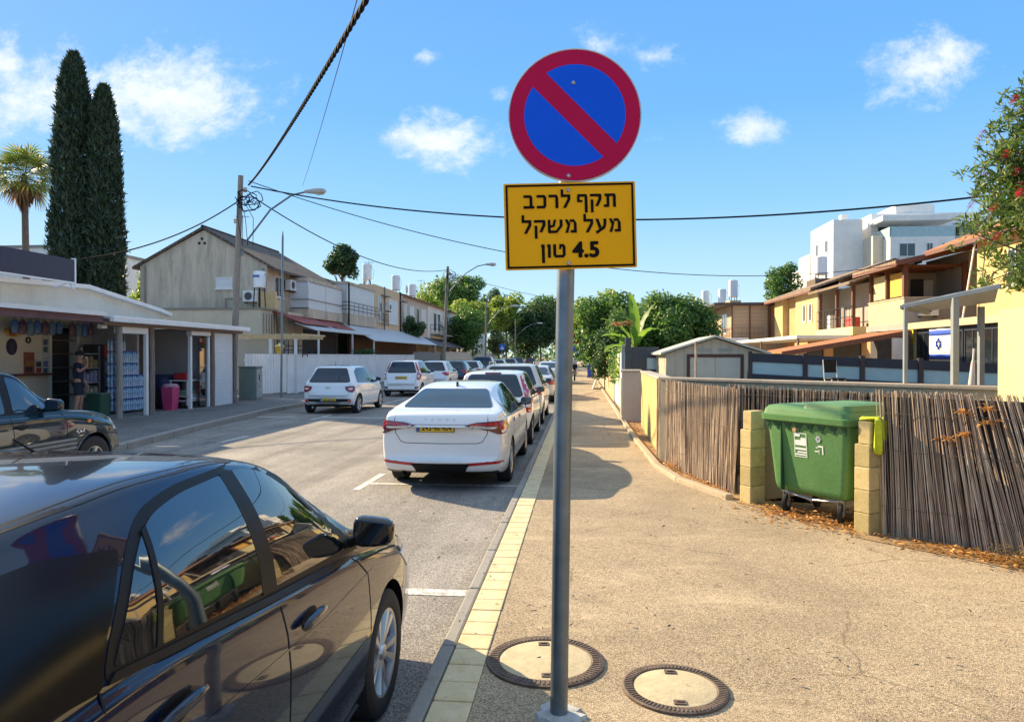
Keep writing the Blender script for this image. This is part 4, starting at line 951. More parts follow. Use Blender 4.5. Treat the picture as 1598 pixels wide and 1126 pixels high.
# goods and decoration on the shop front, each a thing of its own
random.seed(11)
GD = 'blue snack bags hung under the shop canopy'
bagM = [M('bag blue', (.02, .06, .25), .35, .6, 12, c2=(.12, .25, .5)), M('bag navy', (.015, .02, .10), .4, .6, 14, c2=(.25, .12, .12)), M('bag teal', (.03, .12, .2), .4, .5, 12, c2=(.2, .3, .4))]
for i in range(11):
    y = 16.95 + i * .26 + (.25 if i > 6 else 0); h = random.uniform(.34, .44)
    mb = MB(); mb.lathe([(.0, 0), (.10, .02), (.125, .12), (.12, h - .1), (.06, h - .03), (.05, h)], 10); mb.v = [(x * .5, y_, z) for x, y_, z in mb.v]
    o = mb.build('snack_bag', bagM[i % 3], None, smooth=True, loc=(-14.6, y, SZ + 2.62 - h)); tag(o, 'blue shiny snack bag hanging in the row under the shop canopy', 'snack bag', GD)
    MB().bar((0, 0, h), (0, 0, h + .25), .01, .01).build('hanger', blackT, o)
def wallitem(name, label, cat, y0, y1, z0, z1, cols, seed, oval=False):
    random.seed(seed); X = -14.998
    t = T(name, label, cat, (X, (y0 + y1) / 2, z0)); w, h = (y1 - y0) / 2, z1 - z0
    mb = MB()
    if oval: mb.prism([(w * math.cos(a), h / 2 + h / 2 * math.sin(a)) for a in [2 * math.pi * k / 28 for k in range(28)]], lambda y, z: (.025, y, z), lambda y, z: (0, y, z))
    else: mb.box(0, .02, -w, w, 0, h)
    mb.build('board', M(name + str(seed), cols[0], .5, .15, 8), t)
    for i, c in enumerate(cols[1:]):
        n = len(cols) - 1; a = h * (.08 + .84 * i / n); b = a + h * .84 / n * .8; k = .8 if not oval else .5
        B('printed_panel', M(name + 'p' + str(seed) + str(i), c, .5, .4, 15), t, (.02, .030 if oval else .024, -w * k, w * k * random.uniform(.6, 1), a, b))
wallitem('poster', 'red and orange poster on the cream shop wall', 'poster', 17.70, 18.06, 1.32, 1.90, [(.28, .10, .06), (.05, .04, .05), (.35, .16, .05), (.30, .10, .04)], 1)
wallitem('poster', 'white poster with a red figure beside the orange one', 'poster', 18.10, 18.32, 1.30, 1.70, [(.55, .5, .48), (.35, .05, .05), (.05, .05, .05)], 2)
wallitem('notice_board', 'tall strip of blue and white notices next to the shop door', 'notice', 18.36, 18.58, 1.20, 2.40, [(.55, .55, .52), (.05, .10, .22), (.12, .2, .35), (.5, .5, .45), (.04, .12, .16), (.08, .12, .25)], 3)
wallitem('wall_plaque', 'yellow oval plate hung high on the cream shop wall', 'plaque', 17.05, 17.62, 2.30, 2.58, [(.60, .40, .10), (.45, .12, .03)], 4, True)
wallitem('wall_plaque', 'dark blue oval plate below the yellow one', 'plaque', 17.12, 17.46, 1.82, 2.26, [(.02, .02, .06), (.05, .04, .09)], 5, True)
mb = MB(); mm = MB(); mm.lathe([(.05, -.012), (.085, -.012), (.085, .012), (.05, .012)], 20, 'x', closed=True); o = mm.build('wall_hook', blackT, None, loc=(-14.98, 17.85, 2.23)); tag(o, 'black ring shaped hook on the cream shop wall', 'hook')
# stacked bottle packs
wat = M('water bottles', (.10, .28, .50), .12, .5, 9, c2=(.45, .6, .75), coat=.6); capM = M('bottle caps', (.05, .15, .6), .4)
bp = None
def pack(x, y, z, lab):
    global bp
    if bp is None:
        bp = T('bottle_pack', lab, 'bottle pack', (x, y, z), 0, 'packs of bottled water stacked in the shop')
        mb = MB()
        for i in range(3):
            for j in range(2): mb.lathe([(.0, 0), (.042, .0), (.044, .05), (.038, .10), (.044, .15), (.044, .22), (.018, .29), (.016, .31)], 10, 'z', (-.05 + j * .095, -.095 + i * .095, 0))
        mb.build('bottles', wat, bp, smooth=True); mb = MB()
        for i in range(3):
            for j in range(2): mb.lathe([(.019, .31), (.019, .335), (0, .336)], 8, 'z', (-.05 + j * .095, -.095 + i * .095, 0))
        mb.build('caps', capM, bp); return bp
    o = copytree(bp); o.location = (x, y, z); o['label'] = lab; return o
for lv in range(6):
    n = [4, 4, 4, 3, 3, 1][lv]
    for i in range(n):
        for k in range(2): pack(-13.1 - k * .24, 18.98 + i * .30, SZ + .08 + lv * .345, 'pack of blue bottled water in the tall stack inside the shop canopy')
# fridge and shelves beside the bottles
t = T('shelf_rack', 'dark shelf rack of mixed goods left of the water bottle stack', 'shelf', (-13.6, 18.35, SZ))
B('frame', M('rack steel', (.3, .3, .31), .5, metal=.6), t, (-.02, .02, -.3, -.27, 0, 1.9), (-.02, .02, .42, .45, 0, 1.95), *[(-.2, .02, -.3, .45, z, z + .03) for z in (.1, .5, .9, 1.3, 1.7)])
for i, z in enumerate((.13, .53, .93, 1.33)):
    B('goods', M('goods' + str(i), [(.25, .1, .05), (.15, .15, .17), (.3, .3, .28), (.2, .06, .06)][i], .5, .7, 18, c2=[(.1, .2, .3), (.4, .35, .2), (.1, .1, .3), (.35, .3, .1)][i]), t, *[(-.18, -.02, -.26 + k * .17, -.12 + k * .17, z, z + .22 + .05 * ((k * 7 + i) % 3)) for k in range(4)])
t = T('drinks_fridge', 'red topped drinks fridge behind the standing man', 'fridge', (-14.4, 20.0, SZ)); B('cabinet', darkIn, t, (-.35, .3, -.35, .3, 0, 2.0), bevel=.02); B('header', M('red header', (.35, .02, .03), .4), t, (.3, .33, -.33, .28, 1.62, 1.95)); B('shelf', M('fridge goods', (.25, .2, .25), .5, .8, 20, c2=(.05, .1, .3)), t, (.3, .32, -.3, .25, .35, .65), (.3, .32, -.3, .25, .75, 1.05), (.3, .32, -.3, .25, 1.15, 1.5))
t = T('green_crate', 'green cabinet standing low by the first timber post', 'cabinet', (-13.15, 18.12, SZ)); B('cabinet', M('green cabinet', (.015, .07, .04), .6), t, (-.2, .2, -.2, .2, .02, .62), bevel=.02); B('cabinet_top', M('cabinet top', (.10, .16, .12), .6), t, (-.22, .22, -.22, .22, .62, .65))
t = T('waste_bin', 'pink plastic waste bin with a bag at the shop front', 'bin', (-12.55, 20.55, SZ)); pk = M('pink plastic', (.55, .05, .16), .4, .1)
mb = MB(); mb.lathe([(.0, 0), (.17, 0), (.20, .3), (.225, .68), (.235, .68), (.235, .71), (.21, .71), (.18, .3), (0, .25)], 4); mb.v = [((x * math.cos(R(45)) - y * math.sin(R(45))) * 1.15, (x * math.sin(R(45)) + y * math.cos(R(45))) * 1.25, z) for x, y, z in mb.v]; mb.build('body', pk, t, bevel=.02)
mb = MB(); mb.lathe([(.21, .68), (.24, .75), (.17, .80), (.10, .77), (.0, .74)], 14); mb.build('bin_bag', M('crumpled pale bag', (.55, .35, .42), .5, .3, 20, 1, 30), t, smooth=True)
t = T('crate_trolley', 'white crate trolley with red cloths beside the pink bin', 'trolley', (-12.6, 21.55, SZ)); wp = M('white plastic', (.65, .65, .65), .4)
B('deck', wp, t, (-.3, .3, -.5, .5, .22, .26), (-.3, .3, -.5, .5, .36, .39), (-.3, .3, -.5, .5, .86, .9)); B('side_rail', wp, t, (.27, .3, -.5, .5, .28, .42))
for x in (-.27, .27):
    for y in (-.46, .46): B('post', wp, t, (x - .02, x + .02, y - .02, y + .02, .1, .9))
for y in (-.4, .4): mb = MB(); mb.lathe([(.0, -.02), (.07, -.02), (.07, .02), (0, .02)], 14, 'x', (.2, y, .07)); mb.build('wheel', blackT, t)
o = B('red_cloth', M('red cloth', (.45, .02, .03), .8, .2, 8), None, (-.2, .25, -.42, .0, .0, .22), bevel=.06, seg=3); o.location = (-12.6, 21.5, SZ + .9); tag(o, 'red folded cloth on the white crate trolley', 'cloth')
o = B('folded_bag', M('red bag', (.5, .02, .03), .6), None, (-.06, .06, -.09, .09, .0, .42), bevel=.03); o.location = (-12.25, 21.75, SZ + .42); tag(o, 'red bag hanging at the side of the crate trolley', 'bag')
o = B('green_box', M('green box', (.06, .25, .12), .5, .5, 12, c2=(.5, .5, .4)), None, (-.2, .2, -.35, .3, 0, .18), bevel=.01); o.location = (-12.6, 21.5, SZ + .39); tag(o, 'green and white carton on the lower trolley shelf', 'box')
o = B('covered_pile', M('dark blue sheet', (.02, .03, .09), .8, .3, 5), None, (-.6, .5, -.5, .6, 0, 1.05), bevel=.2, seg=4); o.location = (-13.4, 21.35, SZ); tag(o, 'dark blue covered pile at the back behind the trolley', 'covered pile')
o = B('rubbish_sack', M('black sack', (.012, .012, .014), .35, .2, 9, .8, 20), None, (-.35, .3, -.3, .3, 0, .75), bevel=.18, seg=4); o.location = (-13.4, 20.75, SZ); tag(o, 'black full sack beside the pink bin in the shop', 'sack')
# dark board on the shop roof
t = T('roof_board', 'long dark blue board on a white frame on the shop roof', 'signboard', (-14.1, 15.2, 3.7)); bd_ = M('dark blue board', (.018, .022, .05), .45, .15, 4)
B('board', bd_, t, (-.04, .04, -4, 3.2, .16, .78)); B('frame', whiteMet, t, (-.05, .06, -4, 3.2, .11, .15), (-.06, .06, 3.21, 3.26, .05, .82))
for y in (-2.5, .3, 3.1): mb = MB(); mb.bar((.0, y, .15), (-.5, y, -.02), .05, .05); mb.bar((0, y, .12), (.1, y, -.05), .05, .05); mb.build('bracket', whiteMet, t)
# street furniture by the shop
t = T('electric_cabinet', 'grey green electric cabinet on the pavement beside the shop', 'electric cabinet', (-12.35, 25.5, SZ)); cabM = plaster('cabinet grey green', (.20, .25, .22), (.08, .09, .07), .5)
B('body', cabM, t, (-.38, .3, -.25, .25, .05, 1.22), bevel=.02); B('plinth', kerbM, t, (-.40, .32, -.27, .27, 0, .05)); B('lid', cabM, t, (-.41, .33, -.28, .28, 1.22, 1.27), bevel=.01); B('lock', blackT, t, (.3, .32, -.05, .03, .75, .95)); B('door', M('cabinet door lit grey', (.30, .31, .30), .6, .3, 6), t, (.302, .315, -.22, .22, .1, 1.15))  # paler grey of the door paints in the lit right side
# white slatted fence then white panel wall
wf_ = T('white_fence', 'white board fence with narrow gaps beside the electric cabinet', 'fence', (0, 0, SZ)); fm = plaster('white fence paint', (.74, .74, .73), (.40, .38, .34), .3)
A_, B_ = Vector((-13.3, 26.9, 0)), Vector((-12.62, 29.3, 0)); n = 15; mb = MB()
d_ = (B_ - A_).normalized()
for k in range(n):
    p = A_.lerp(B_, (k + .5) / n); mb.obox((p.x, p.y, .92), (d_, (-d_.y, d_.x, 0), (0, 0, 1)), .070, .012, .82)
mb.build('boards', fm, wf_); mb = MB()
for z in (.3, 1.5): mb.bar(A_ + Vector((-.04, 0, z)), B_ + Vector((-.04, 0, z)), .04, .07)
mb.build('rails', fm, wf_)
wl = T('white_wall', 'long smooth white panel wall behind the parked white cars', 'wall', (0, 0, SZ)); mb = MB()
pts = [Vector((-12.60, 29.35, 0)), Vector((-12.22, 51.0, 0))]; k = 14
for i in range(k):
    p, q = pts[0].lerp(pts[1], i / k), pts[0].lerp(pts[1], (i + .992) / k); mb.bar(p + Vector((0, 0, .86)), q + Vector((0, 0, .86)), .06, 1.66)
mb.build('panels', fm, wl, bevel=.004); mb = MB(); mb.bar(pts[0] + Vector((0, 0, 1.715)), pts[1] + Vector((0, 0, 1.715)), .10, .05); mb.build('capping', fm, wl)
pf = T('plank_fence', 'grey weathered upright plank fence past the white wall', 'fence', (0, 0, SZ)); mb = MB(); random.seed(3); y = 51.1
while y < 61: mb.box(-12.33, -12.30, y, y + .14, .05, 1.9 + random.uniform(-.05, .12)); y += .165
mb.build('planks', woodG, pf); B('rails', woodG, pf, (-12.38, -12.34, 51.1, 61, .5, .6), (-12.38, -12.34, 51.1, 61, 1.5, 1.6))
cw = T('cream_wall', 'cream garden wall beyond the plank fence on the left', 'wall', (0, 0, SZ)); B('wall_body', plaster('cream wall', (.52, .47, .38)), cw, (-12.2, -12.0, 62, 100, 0, 1.95)); B('capping', plaster('cream cap', (.6, .56, .48)), cw, (-12.25, -11.95, 62, 100, 1.95, 2.02))
# yellow bucket upturned on the fence, thin steel pole
t = T('yellow_bucket', 'yellow bucket shaped lantern standing on the white fence top', 'lantern', (-12.75, 28.9, SZ + 1.72)); yb = M('yellow plastic', (.75, .42, .02), .45, .1)
mb = MB(); mb.lathe([(.0, .0), (.10, 0), (.17, .34), (0, .34)], 16); mb.build('body', yb, t, smooth=True); mb = MB(); mb.lathe([(.20, .34), (.20, .38), (.05, .43), (.045, .48), (0, .49)], 16); mb.build('lid', M('pale yellow lid', (.72, .60, .25), .5), t, smooth=True)
mb = MB(); mb.tube([(-11.85, 27, 0), (-11.78, 27.02, 6.5), (-11.77, 27.02, 6.75)], [.045, .04, .012], 10); o = mb.build('steel_pole', steel, None, smooth=True); tag(o, 'thin bare steel pole standing in front of the white fence', 'pole')

# ---------------- houses of the left row
facB = plaster('beige stained render', (.58, .50, .39), (.12, .11, .10), .9, vs=.75, st=(.42, .70))
facT = plaster('tan render', (.60, .45, .29), (.2, .14, .1), .5); facP = plaster('pinkish render', (.55, .45, .37), (.16, .13, .11), .5); facW = plaster('off white render', (.74, .72, .67), (.25, .23, .2), .5)
roofD = tiles('dark weathered tiles', (.105, .085, .072), (.16, .12, .10), (.035, .032, .03))
roofR = tiles('brown red tiles', (.24, .12, .07), (.30, .16, .10), (.08, .05, .04))
paneM = M('window glass dark', (.015, .02, .025), .06, .1, spec=.8, coat=.5); frW = M('white window frame', (.66, .66, .65), .5, .08); iron_b = M('black iron', (.012, .012, .014), .5, metal=.4)
redAw = slats('red awning sheet', (.26, .035, .03), .15, 'Y')
def win(parent, axis, s, X, a0, a1, z0, z1, kind='glass', out=.05, frame=frW):
    """window proud of a wall: axis 'x' (wall at x=X, outside towards s) or 'y'"""
    def bx(p, q, r0, r1, w0, w1):
        lo, hi = sorted((X + s * p, X + s * q)); return (lo, hi, r0, r1, w0, w1) if axis == 'x' else (r0, r1, lo, hi, w0, w1)
    f = .06; fr = B('window', frame, parent, bx(.003, out, a0, a0 + f, z0, z1), bx(.003, out, a1 - f, a1, z0, z1), bx(.003, out, a0 + f, a1 - f, z1 - f, z1), bx(.003, out, a0 + f, a1 - f, z0, z0 + f))
    if kind == 'glass':
        B('pane', paneM, fr, bx(.004, out * .5, a0 + f, a1 - f, z0 + f, z1 - f)); m_ = (a0 + a1) / 2; B('mullion', frame, fr, bx(out * .5, out * .9, m_ - .025, m_ + .025, z0 + f, z1 - f))
    else: B('shutter', shutW if kind == 'shut' else shutB, fr, bx(.004, out * .6, a0 + f, a1 - f, z0 + f, z1 - f))
    B('sill', frame, fr, bx(.003, out + .05, a0 - .05, a1 + .05, z0 - .05, z0 - .002)); return fr
def railing(parent, pts, z0, z1, m=None, horiz=3, gap=.14, post=1.4, name='railing'):
    mb = MB()
    for a, b in zip(pts[:-1], pts[1:]):
        a, b = Vector((*a, 0)), Vector((*b, 0)); L = (b - a).length
        for k in range(horiz): z = z1 - (z1 - z0) * k / max(1, horiz); mb.bar(a + Vector((0, 0, z)), b + Vector((0, 0, z)), .035, .035)
        n = max(1, int(L / (gap if gap else post)))
        for k in range(n + 1): p = a.lerp(b, k / n); mb.bar(p + Vector((0, 0, z0)), p + Vector((0, 0, z1)), .018 if gap else .035, .018 if gap else .035)
    return mb.build(name, m or iron_b, parent)
def tank(label, x, y, z, h=.9, r=.28, stand=.35, group='white water tanks on the roofs', blue=False):
    t = T('water_tank', label, 'water tank', (x, y, z), random.uniform(-.3, .3), group); wt = M('white tank enamel', (.74, .75, .76), .35, .06, 3)
    mb = MB(); mb.lathe([(r * .9, stand), (r, stand + .03), (r, stand + h - .04), (r * .9, stand + h), (0, stand + h + .02)], 22); mb.build('barrel', wt, t, smooth=True)
    for a in range(4): c_, s_ = math.cos(a * math.pi / 2 + .7), math.sin(a * math.pi / 2 + .7); mb = MB(); mb.bar((c_ * r * .8, s_ * r * .8, stand + .02), (c_ * r * 1.0, s_ * r * 1.0, -.05), .04, .04); mb.build('leg', iron_b, t)
    mb = MB(); mb.tube([(r * .5, 0, stand), (r * 1.3, 0, stand + .1), (r * 1.5, 0, stand + h * .6), (r * .9, 0, stand + h * .9)], .012, 6); mb.build('pipe', steel, t)
    if blue: B('label_strip', M('tank blue label', (.05, .12, .4), .5), t, (-r * .6, r * .6, -r * 1.01, -r * .9, stand + h * .62, stand + h * .76))
    return t
def acunit(label, x, y, z, rz):
    t = T('air_conditioner', label, 'air conditioner', (x, y, z), rz, 'air conditioner units on the house walls'); B('casing', frW, t, (-.4, .4, -.16, .16, 0, .58), bevel=.02)
    mb = MB(); mb.lathe([(0, -.175), (.2, -.175), (.2, -.15)], 24, 'y', (-.1, 0, .29)); mb.build('fan_grille', M('dark grille', (.06, .06, .065), .6), t); B('bracket', iron_b, t, (-.35, -.3, -.1, .2, -.06, -.005), (.3, .35, -.1, .2, -.06, -.005)); return t
def roofslab(parent, pts, t, m, name='roof', flip=False):
    """four corner points -> slab of thickness t with tile uv"""
    P_ = [Vector(p) for p in pts]; mb = MB(); mb.add([*P_, *[p - Vector((0, 0, t)) for p in P_]], [(0, 1, 2, 3), (7, 6, 5, 4), (0, 4, 5, 1), (1, 5, 6, 2), (2, 6, 7, 3), (3, 7, 4, 0)])
    return boxuv(mb.build(name, m, parent))
h1 = T('gable_house', 'grey stained gable end house with dark tiled roof on the left', 'house', (0, 0, 0))
gx0, gxa, gx1, gy0, gy1 = -22.9, -19.4, -16.0, 34.8, 43.5
mb = MB(); mb.prism([(gx0, 0), (gx1, 0), (gx1, 6.42), (gxa, 8.3), (gx0, 6.55)], lambda x, z: (x, gy0, z), lambda x, z: (x, gy1, z)); mb.build('wall', facB, h1)
r1 = roofslab(h1, [(gxa, gy0 - .15, 8.48), (gx1 + .55, gy0 - .15, 6.26), (gx1 + .55, gy1 + .3, 6.26), (gxa, gy1 + .3, 8.48)], .13, roofD); roofslab(h1, [(gxa - .003, gy0 - .15, 8.48), (gx0 - .35, gy0 - .15, 6.44), (gx0 - .35, gy1 + .3, 6.44), (gxa - .003, gy1 + .3, 8.48)], .13, roofD)
mb = MB(); mb.tube([(gxa, gy0 - .16, 8.47), (gxa, gy1 + .3, 8.47)], .09, 8); mb.build('ridge_tiles', roofD, h1, smooth=True)
win(h1, 'y', -1, gy0, -18.75, -17.85, 5.25, 5.85, 'shut')
mb = MB()
for (x, z) in ((-19.65, 7.62), (-19.35, 7.62), (-19.5, 7.85)): mb.lathe([(0, -.02), (.07, -.02), (.07, .01), (0, .01)], 14, 'y', (x, gy0, z))
mb.build('gable_vents', iron_b, h1)
ex = B('ground_floor_annex', plaster('annex beige', (.56, .48, .36), (.2, .17, .13), .35), h1, (-23.4, -15.5, 33.0, 34.78, 0, 4.06)); B('annex_coping', plaster('annex coping', (.25, .22, .18)), ex, (-23.5, -15.4, 32.95, 34.78, 4.065, 4.16))
B('side_wing', facB, h1, (-16.0, -15.2, 35.5, 43, 0, 4.1))
b1 = B('enclosed_balcony', facB, h1, (-15.99, -14.9, 37.55, 43.2, 3.9, 4.4), (-15.99, -14.9, 37.55, 43.2, 5.9, 6.1)); B('shutters', shutW, b1, (-15.99, -14.95, 37.60, 43.15, 4.42, 5.88)); B('corner_post', frW, b1, (-14.96, -14.9, 37.55, 37.63, 4.4, 5.9), (-14.96, -14.9, 40.3, 40.4, 4.4, 5.9)); B('balcony_rail', iron_b, b1, (-15.9, -14.86, 37.50, 37.54, 4.42, 4.45), (-14.89, -14.86, 37.5, 43.1, 4.9, 4.93), (-15.9, -14.86, 37.5, 37.54, 4.9, 4.93))
win(h1, 'x', 1, -16.0, 35.6, 36.7, 4.9, 6.0, 'glass')
mb = MB(); mb.add(*slab(34.3, 38.6, -13.9, 3.42, -15.5, 4.02, .05)); mb.build('red_awning', redAw, h1); mb = MB(); mb.add(*slab(39.2, 42.4, -13.9, 3.36, -15.2, 3.9, .05)); mb.build('red_awning', redAw, h1)
mb = MB(); mb.add(*slab(34.5, 44, -13.3, 3.08, -14.4, 3.45, .06)); mb.build('white_awning', corrW, h1); B('awning_post', frW, h1, (-13.42, -13.34, 40.4, 40.48, 0, 3.1)); B('awning_post', frW, h1, (-13.42, -13.34, 35.0, 35.08, 0, 3.1))
B('garden_grille', iron_b, h1, *[(-15.46, -15.44, 33.2 + k * .3, 33.22 + k * .3, 2.0, 3.9) for k in range(6)]); B('dark_porch_wall', darkIn, h1, (-15.19, -15.15, 37.5, 42.8, 0, 3.3))
acunit('air conditioner low on the grey stained gable wall', -16.75, gy0 - .2, 4.55, 0); acunit('air conditioner near the corner of the gable house under its eave', -15.75, 37.2, 5.35, math.pi / 2)
random.seed(8); tt = tank('white water tank on a stand on the beige annex roof', -15.85, 33.6, 4.16, .82, .29, 1.0, blue=True)
o = B('sun_patch_panel', M('sun patch yellow', (.60, .43, .22), .8, .1), h1, (-16.3, -15.35, 34.3, 34.5, 4.15, 5.05))  # added panel: its yellow stands in for sunlight falling on the wall
# timber carport frame behind the white fence
pg = T('timber_pergola', 'pale timber frame with a beige shutter behind the white fence', 'pergola', (0, 0, SZ)); tim = M('pale timber', (.52, .38, .20), .7, .3, 6, c2=(.62, .47, .27))
B('beam', tim, pg, (-15.4, -12.0, 29.96, 30.06, 2.42, 2.56)); B('beam', tim, pg, (-15.4, -12.0, 31.9, 32.0, 2.42, 2.56)); B('slats', tim, pg, *[(-15.3 + k * .4, -15.24 + k * .4, 29.6, 32.4, 2.565, 2.63) for k in range(9)])
for x in (-13.65, -12.5): B('post', frW, pg, (x - .06, x + .06, 29.97, 30.05, 0, 2.42))
B('shutter', shutB, pg, (-15.4, -13.75, 30.5, 30.55, 0, 2.4)); B('window_grid', iron_b, pg, *[(-13.4 + k * .22, -13.37 + k * .22, 30.8, 30.82, 1.6, 2.35) for k in range(6)], *[(-13.4, -12.3, 30.83, 30.85, 1.7 + k * .2, 1.73 + k * .2) for k in range(3)])
# second house: white shutters over a black railed balcony
h2 = T('terrace_house', 'terraced house with white closed shutters over a black balcony rail', 'house', (0, 0, 0))
B('wall', facB, h2, (-22, -16.0, 43.6, 58, 0, 6.6)); roofslab(h2, [(-19, 43.6, 7.6), (-15.7, 43.6, 6.55), (-15.7, 58.0, 6.55), (-19, 58.0, 7.6)], .14, roofD); roofslab(h2, [(-19.003, 43.6, 7.6), (-22.4, 43.6, 6.5), (-22.4, 58.0, 6.5), (-19.003, 58.0, 7.6)], .14, roofD)
b2 = B('balcony', facB, h2, (-15.99, -14.6, 43.3, 49.4, 3.8, 4.5), (-15.99, -14.6, 43.3, 49.4, 6.38, 6.5)); B('shutters', shutW, b2, (-15.99, -14.72, 43.4, 49.35, 4.5, 6.38)); railing(h2, [(-15.95, 43.1), (-14.45, 43.1), (-14.45, 49.6)], 4.5, 5.2, horiz=3, gap=.9)
mb = MB(); mb.tube([(-14.55, 43.3, 0), (-14.55, 43.3, 6.4)], .06, 8); mb.build('downpipe', iron_b, h2)
b3 = B('bay', facT, h2, (-15.99, -14.75, 49.5, 56.6, 3.6, 6.95)); win(b3, 'x', 1, -14.75, 50.3, 51.4, 4.3, 6.2); win(b3, 'x', 1, -14.75, 53.2, 55.9, 4.3, 6.2, 'shut'); railing(h2, [(-14.4, 50), (-14.4, 52)], 4.0, 4.9, horiz=2, gap=.2)
mb = MB(); mb.tube([(-14.68, 56.6, 0), (-14.68, 56.6, 7)], .06, 8); mb.build('downpipe', iron_b, h2)
mb = MB(); mb.add(*slab(42.8, 62, -12.75, 2.72, -14.75, 3.75, .06)); mb.build('long_awning', corrW, h2); B('awning_post', frW, h2, (-12.9, -12.82, 43, 43.08, 0, 2.75)); B('awning_post', frW, h2, (-12.9, -12.82, 61.6, 61.68, 0, 2.75)); B('porch_wall', M('brown porch wall', (.14, .08, .05), .8, .3), h2, (-14.7, -14.6, 43.4, 61.8, 0, 3.2))
h3 = T('terrace_house', 'terraced house with louvred shutters and a dark leafy balcony', 'house', (0, 0, 0))
B('wall', facP, h3, (-22, -14.9, 58.1, 68, 0, 6.95)); roofslab(h3, [(-18.5, 58.1, 7.9), (-14.6, 58.1, 6.95), (-14.6, 68, 6.95), (-18.5, 68, 7.9)], .14, roofR); roofslab(h3, [(-18.503, 58.1, 7.9), (-22.4, 58.1, 6.9), (-22.4, 68, 6.9), (-18.503, 68, 7.9)], .14, roofR)
for y0, y1, k in ((58.6, 59.8, 'glass'), (60.4, 62.2, 'shut'), (63.0, 64.2, 'glass'), (65.0, 67.0, 'shut')): win(h3, 'x', 1, -14.9, y0, y1, 4.3, 6.2, k)
h4 = T('terrace_house', 'white fronted terraced house with a long iron balcony', 'house', (0, 0, 0))
B('wall', facW, h4, (-22, -14.9, 68.1, 84, 0, 6.9)); roofslab(h4, [(-18.5, 68.1, 7.8), (-14.6, 68.1, 6.9), (-14.6, 84, 6.9), (-18.5, 84, 7.8)], .14, roofR); roofslab(h4, [(-18.503, 68.1, 7.8), (-22.4, 68.1, 6.8), (-22.4, 84, 6.8), (-18.503, 84, 7.8)], .14, roofR)
for y0, y1, k in ((68.8, 70, 'shut'), (70.6, 72, 'glass'), (72.6, 74, 'glass'), (75, 76.4, 'shut'), (77, 78.5, 'glass'), (80, 82, 'shut')): win(h4, 'x', 1, -14.9, y0, y1, 4.3, 6.2, k)
B('balcony_slab', kerbM, h4, (-14.89, -13.9, 69, 80, 3.85, 4.0)); railing(h4, [(-14.85, 69), (-13.95, 69), (-13.95, 80)], 4.0, 4.9, horiz=2, gap=.35)
mb = MB(); mb.add(*slab(62.5, 84, -12.6, 2.6, -14.8, 3.5, .06)); mb.build('dark_awning', M('dark awning', (.05, .04, .04), .6), h4)
h5 = T('far_house', 'plain white house with a red roof farther along the left row', 'house', (0, 0, 0)); B('wall', facW, h5, (-20, -13.5, 88, 100, 0, 6.0)); roofslab(h5, [(-17, 87.6, 7.4), (-13.1, 87.6, 5.95), (-13.1, 100.4, 5.95), (-17, 100.4, 7.4)], .14, roofR); win(h5, 'y', -1, 88, -15.6, -14.4, 3.6, 4.9)
for (lab, x, y, z, h_) in (('first white water tank beyond the dark gable roof', -15.9, 51.5, 7.15, 1.15), ('pink tinted white water tank on the second terrace roof', -15.6, 58.6, 7.0, 1.25), ('white water tank farthest along the left terrace roofs', -15.6, 64.5, 7.0, 1.1)): tank(lab, x, y, z, h_, .34, .35)
# far left white buildings behind the palm
for i, (lab, x0, x1, y0, y1, h_) in enumerate((('pale flat roofed block behind the palm tree', -58, -50, 62, 70, 12.0), ('low white building left of the cypress trees', -50, -41, 60, 68, 10.7))):
    t = T('apartment_block', lab, 'building', (0, 0, 0)); B('wall', facW, t, (x0, x1, y0, y1, 0, h_)); B('parapet', kerbM, t, (x0 - .1, x1 + .1, y0 - .1, y1 + .1, h_ + .003, h_ + .25)); win(t, 'y', -1, y0, x0 + 1, x0 + 2.2, h_ - 2.2, h_ - 1); win(t, 'y', -1, y0, x0 + 4, x0 + 5.2, h_ - 2.2, h_ - 1)

# clutter on the left terrace: aerials, dishes and drain pipes
for i, (lab, x, y, z) in enumerate((('satellite dish on the tiled roof edge above the white shutters', -15.7, 50.5, 7.0), ('grey satellite dish beside the tanks far along the left terrace', -15.5, 62.0, 7.25))):
    t = T('satellite_dish', lab, 'satellite dish', (x, y, z)); mb = MB(); mb.lathe([(0, .10), (.2, .07), (.38, 0), (.38, -.015), (.2, .05), (0, .08)], 20, 'x', (0, 0, .5)); o = mb.build('dish', M('dish grey', (.5, .5, .5), .5), t, smooth=True); mb = MB(); mb.tube([(0, 0, -.3), (0, 0, .5)], .025, 8); mb.build('mast', steel, t)
for i, (lab, x, y, z, h_) in enumerate((('thin roof aerial on the ridge of the gable house', -19.4, 39.0, 8.4, 1.5), ('roof aerial among the white tanks of the left terrace', -17.0, 55.5, 7.2, 2.2), ('tall roof aerial at the far end of the left terrace', -16.5, 72, 7.3, 2.4))):
    t = T('roof_aerial', lab, 'aerial', (x, y, z)); mb = MB(); mb.tube([(0, 0, -.1), (0, 0, h_)], .02, 6); mb.build('mast', steel, t); mb = MB()
    mb.bar((-.4, 0, h_ - .1), (.4, 0, h_ - .1), .02, .02)
    for k in range(5): mb.bar((-.36 + k * .18, -.25, h_ - .09), (-.36 + k * .18, .25, h_ - .09), .012, .012)
    mb.build('crossbars', steel, t)
for pts in ([(-16.2, 34.72, 6.3), (-16.2, 34.72, 4.2)], [(-22.6, 34.72, 6.5), (-22.6, 34.72, 0)], [(-18.2, 34.72, 4.2), (-18.2, 34.72, 4.75), (-17.4, 34.72, 4.75)]): mb = MB(); mb.tube(pts, .04, 8); mb.build('drain_pipe', kerbM, h1, smooth=True)
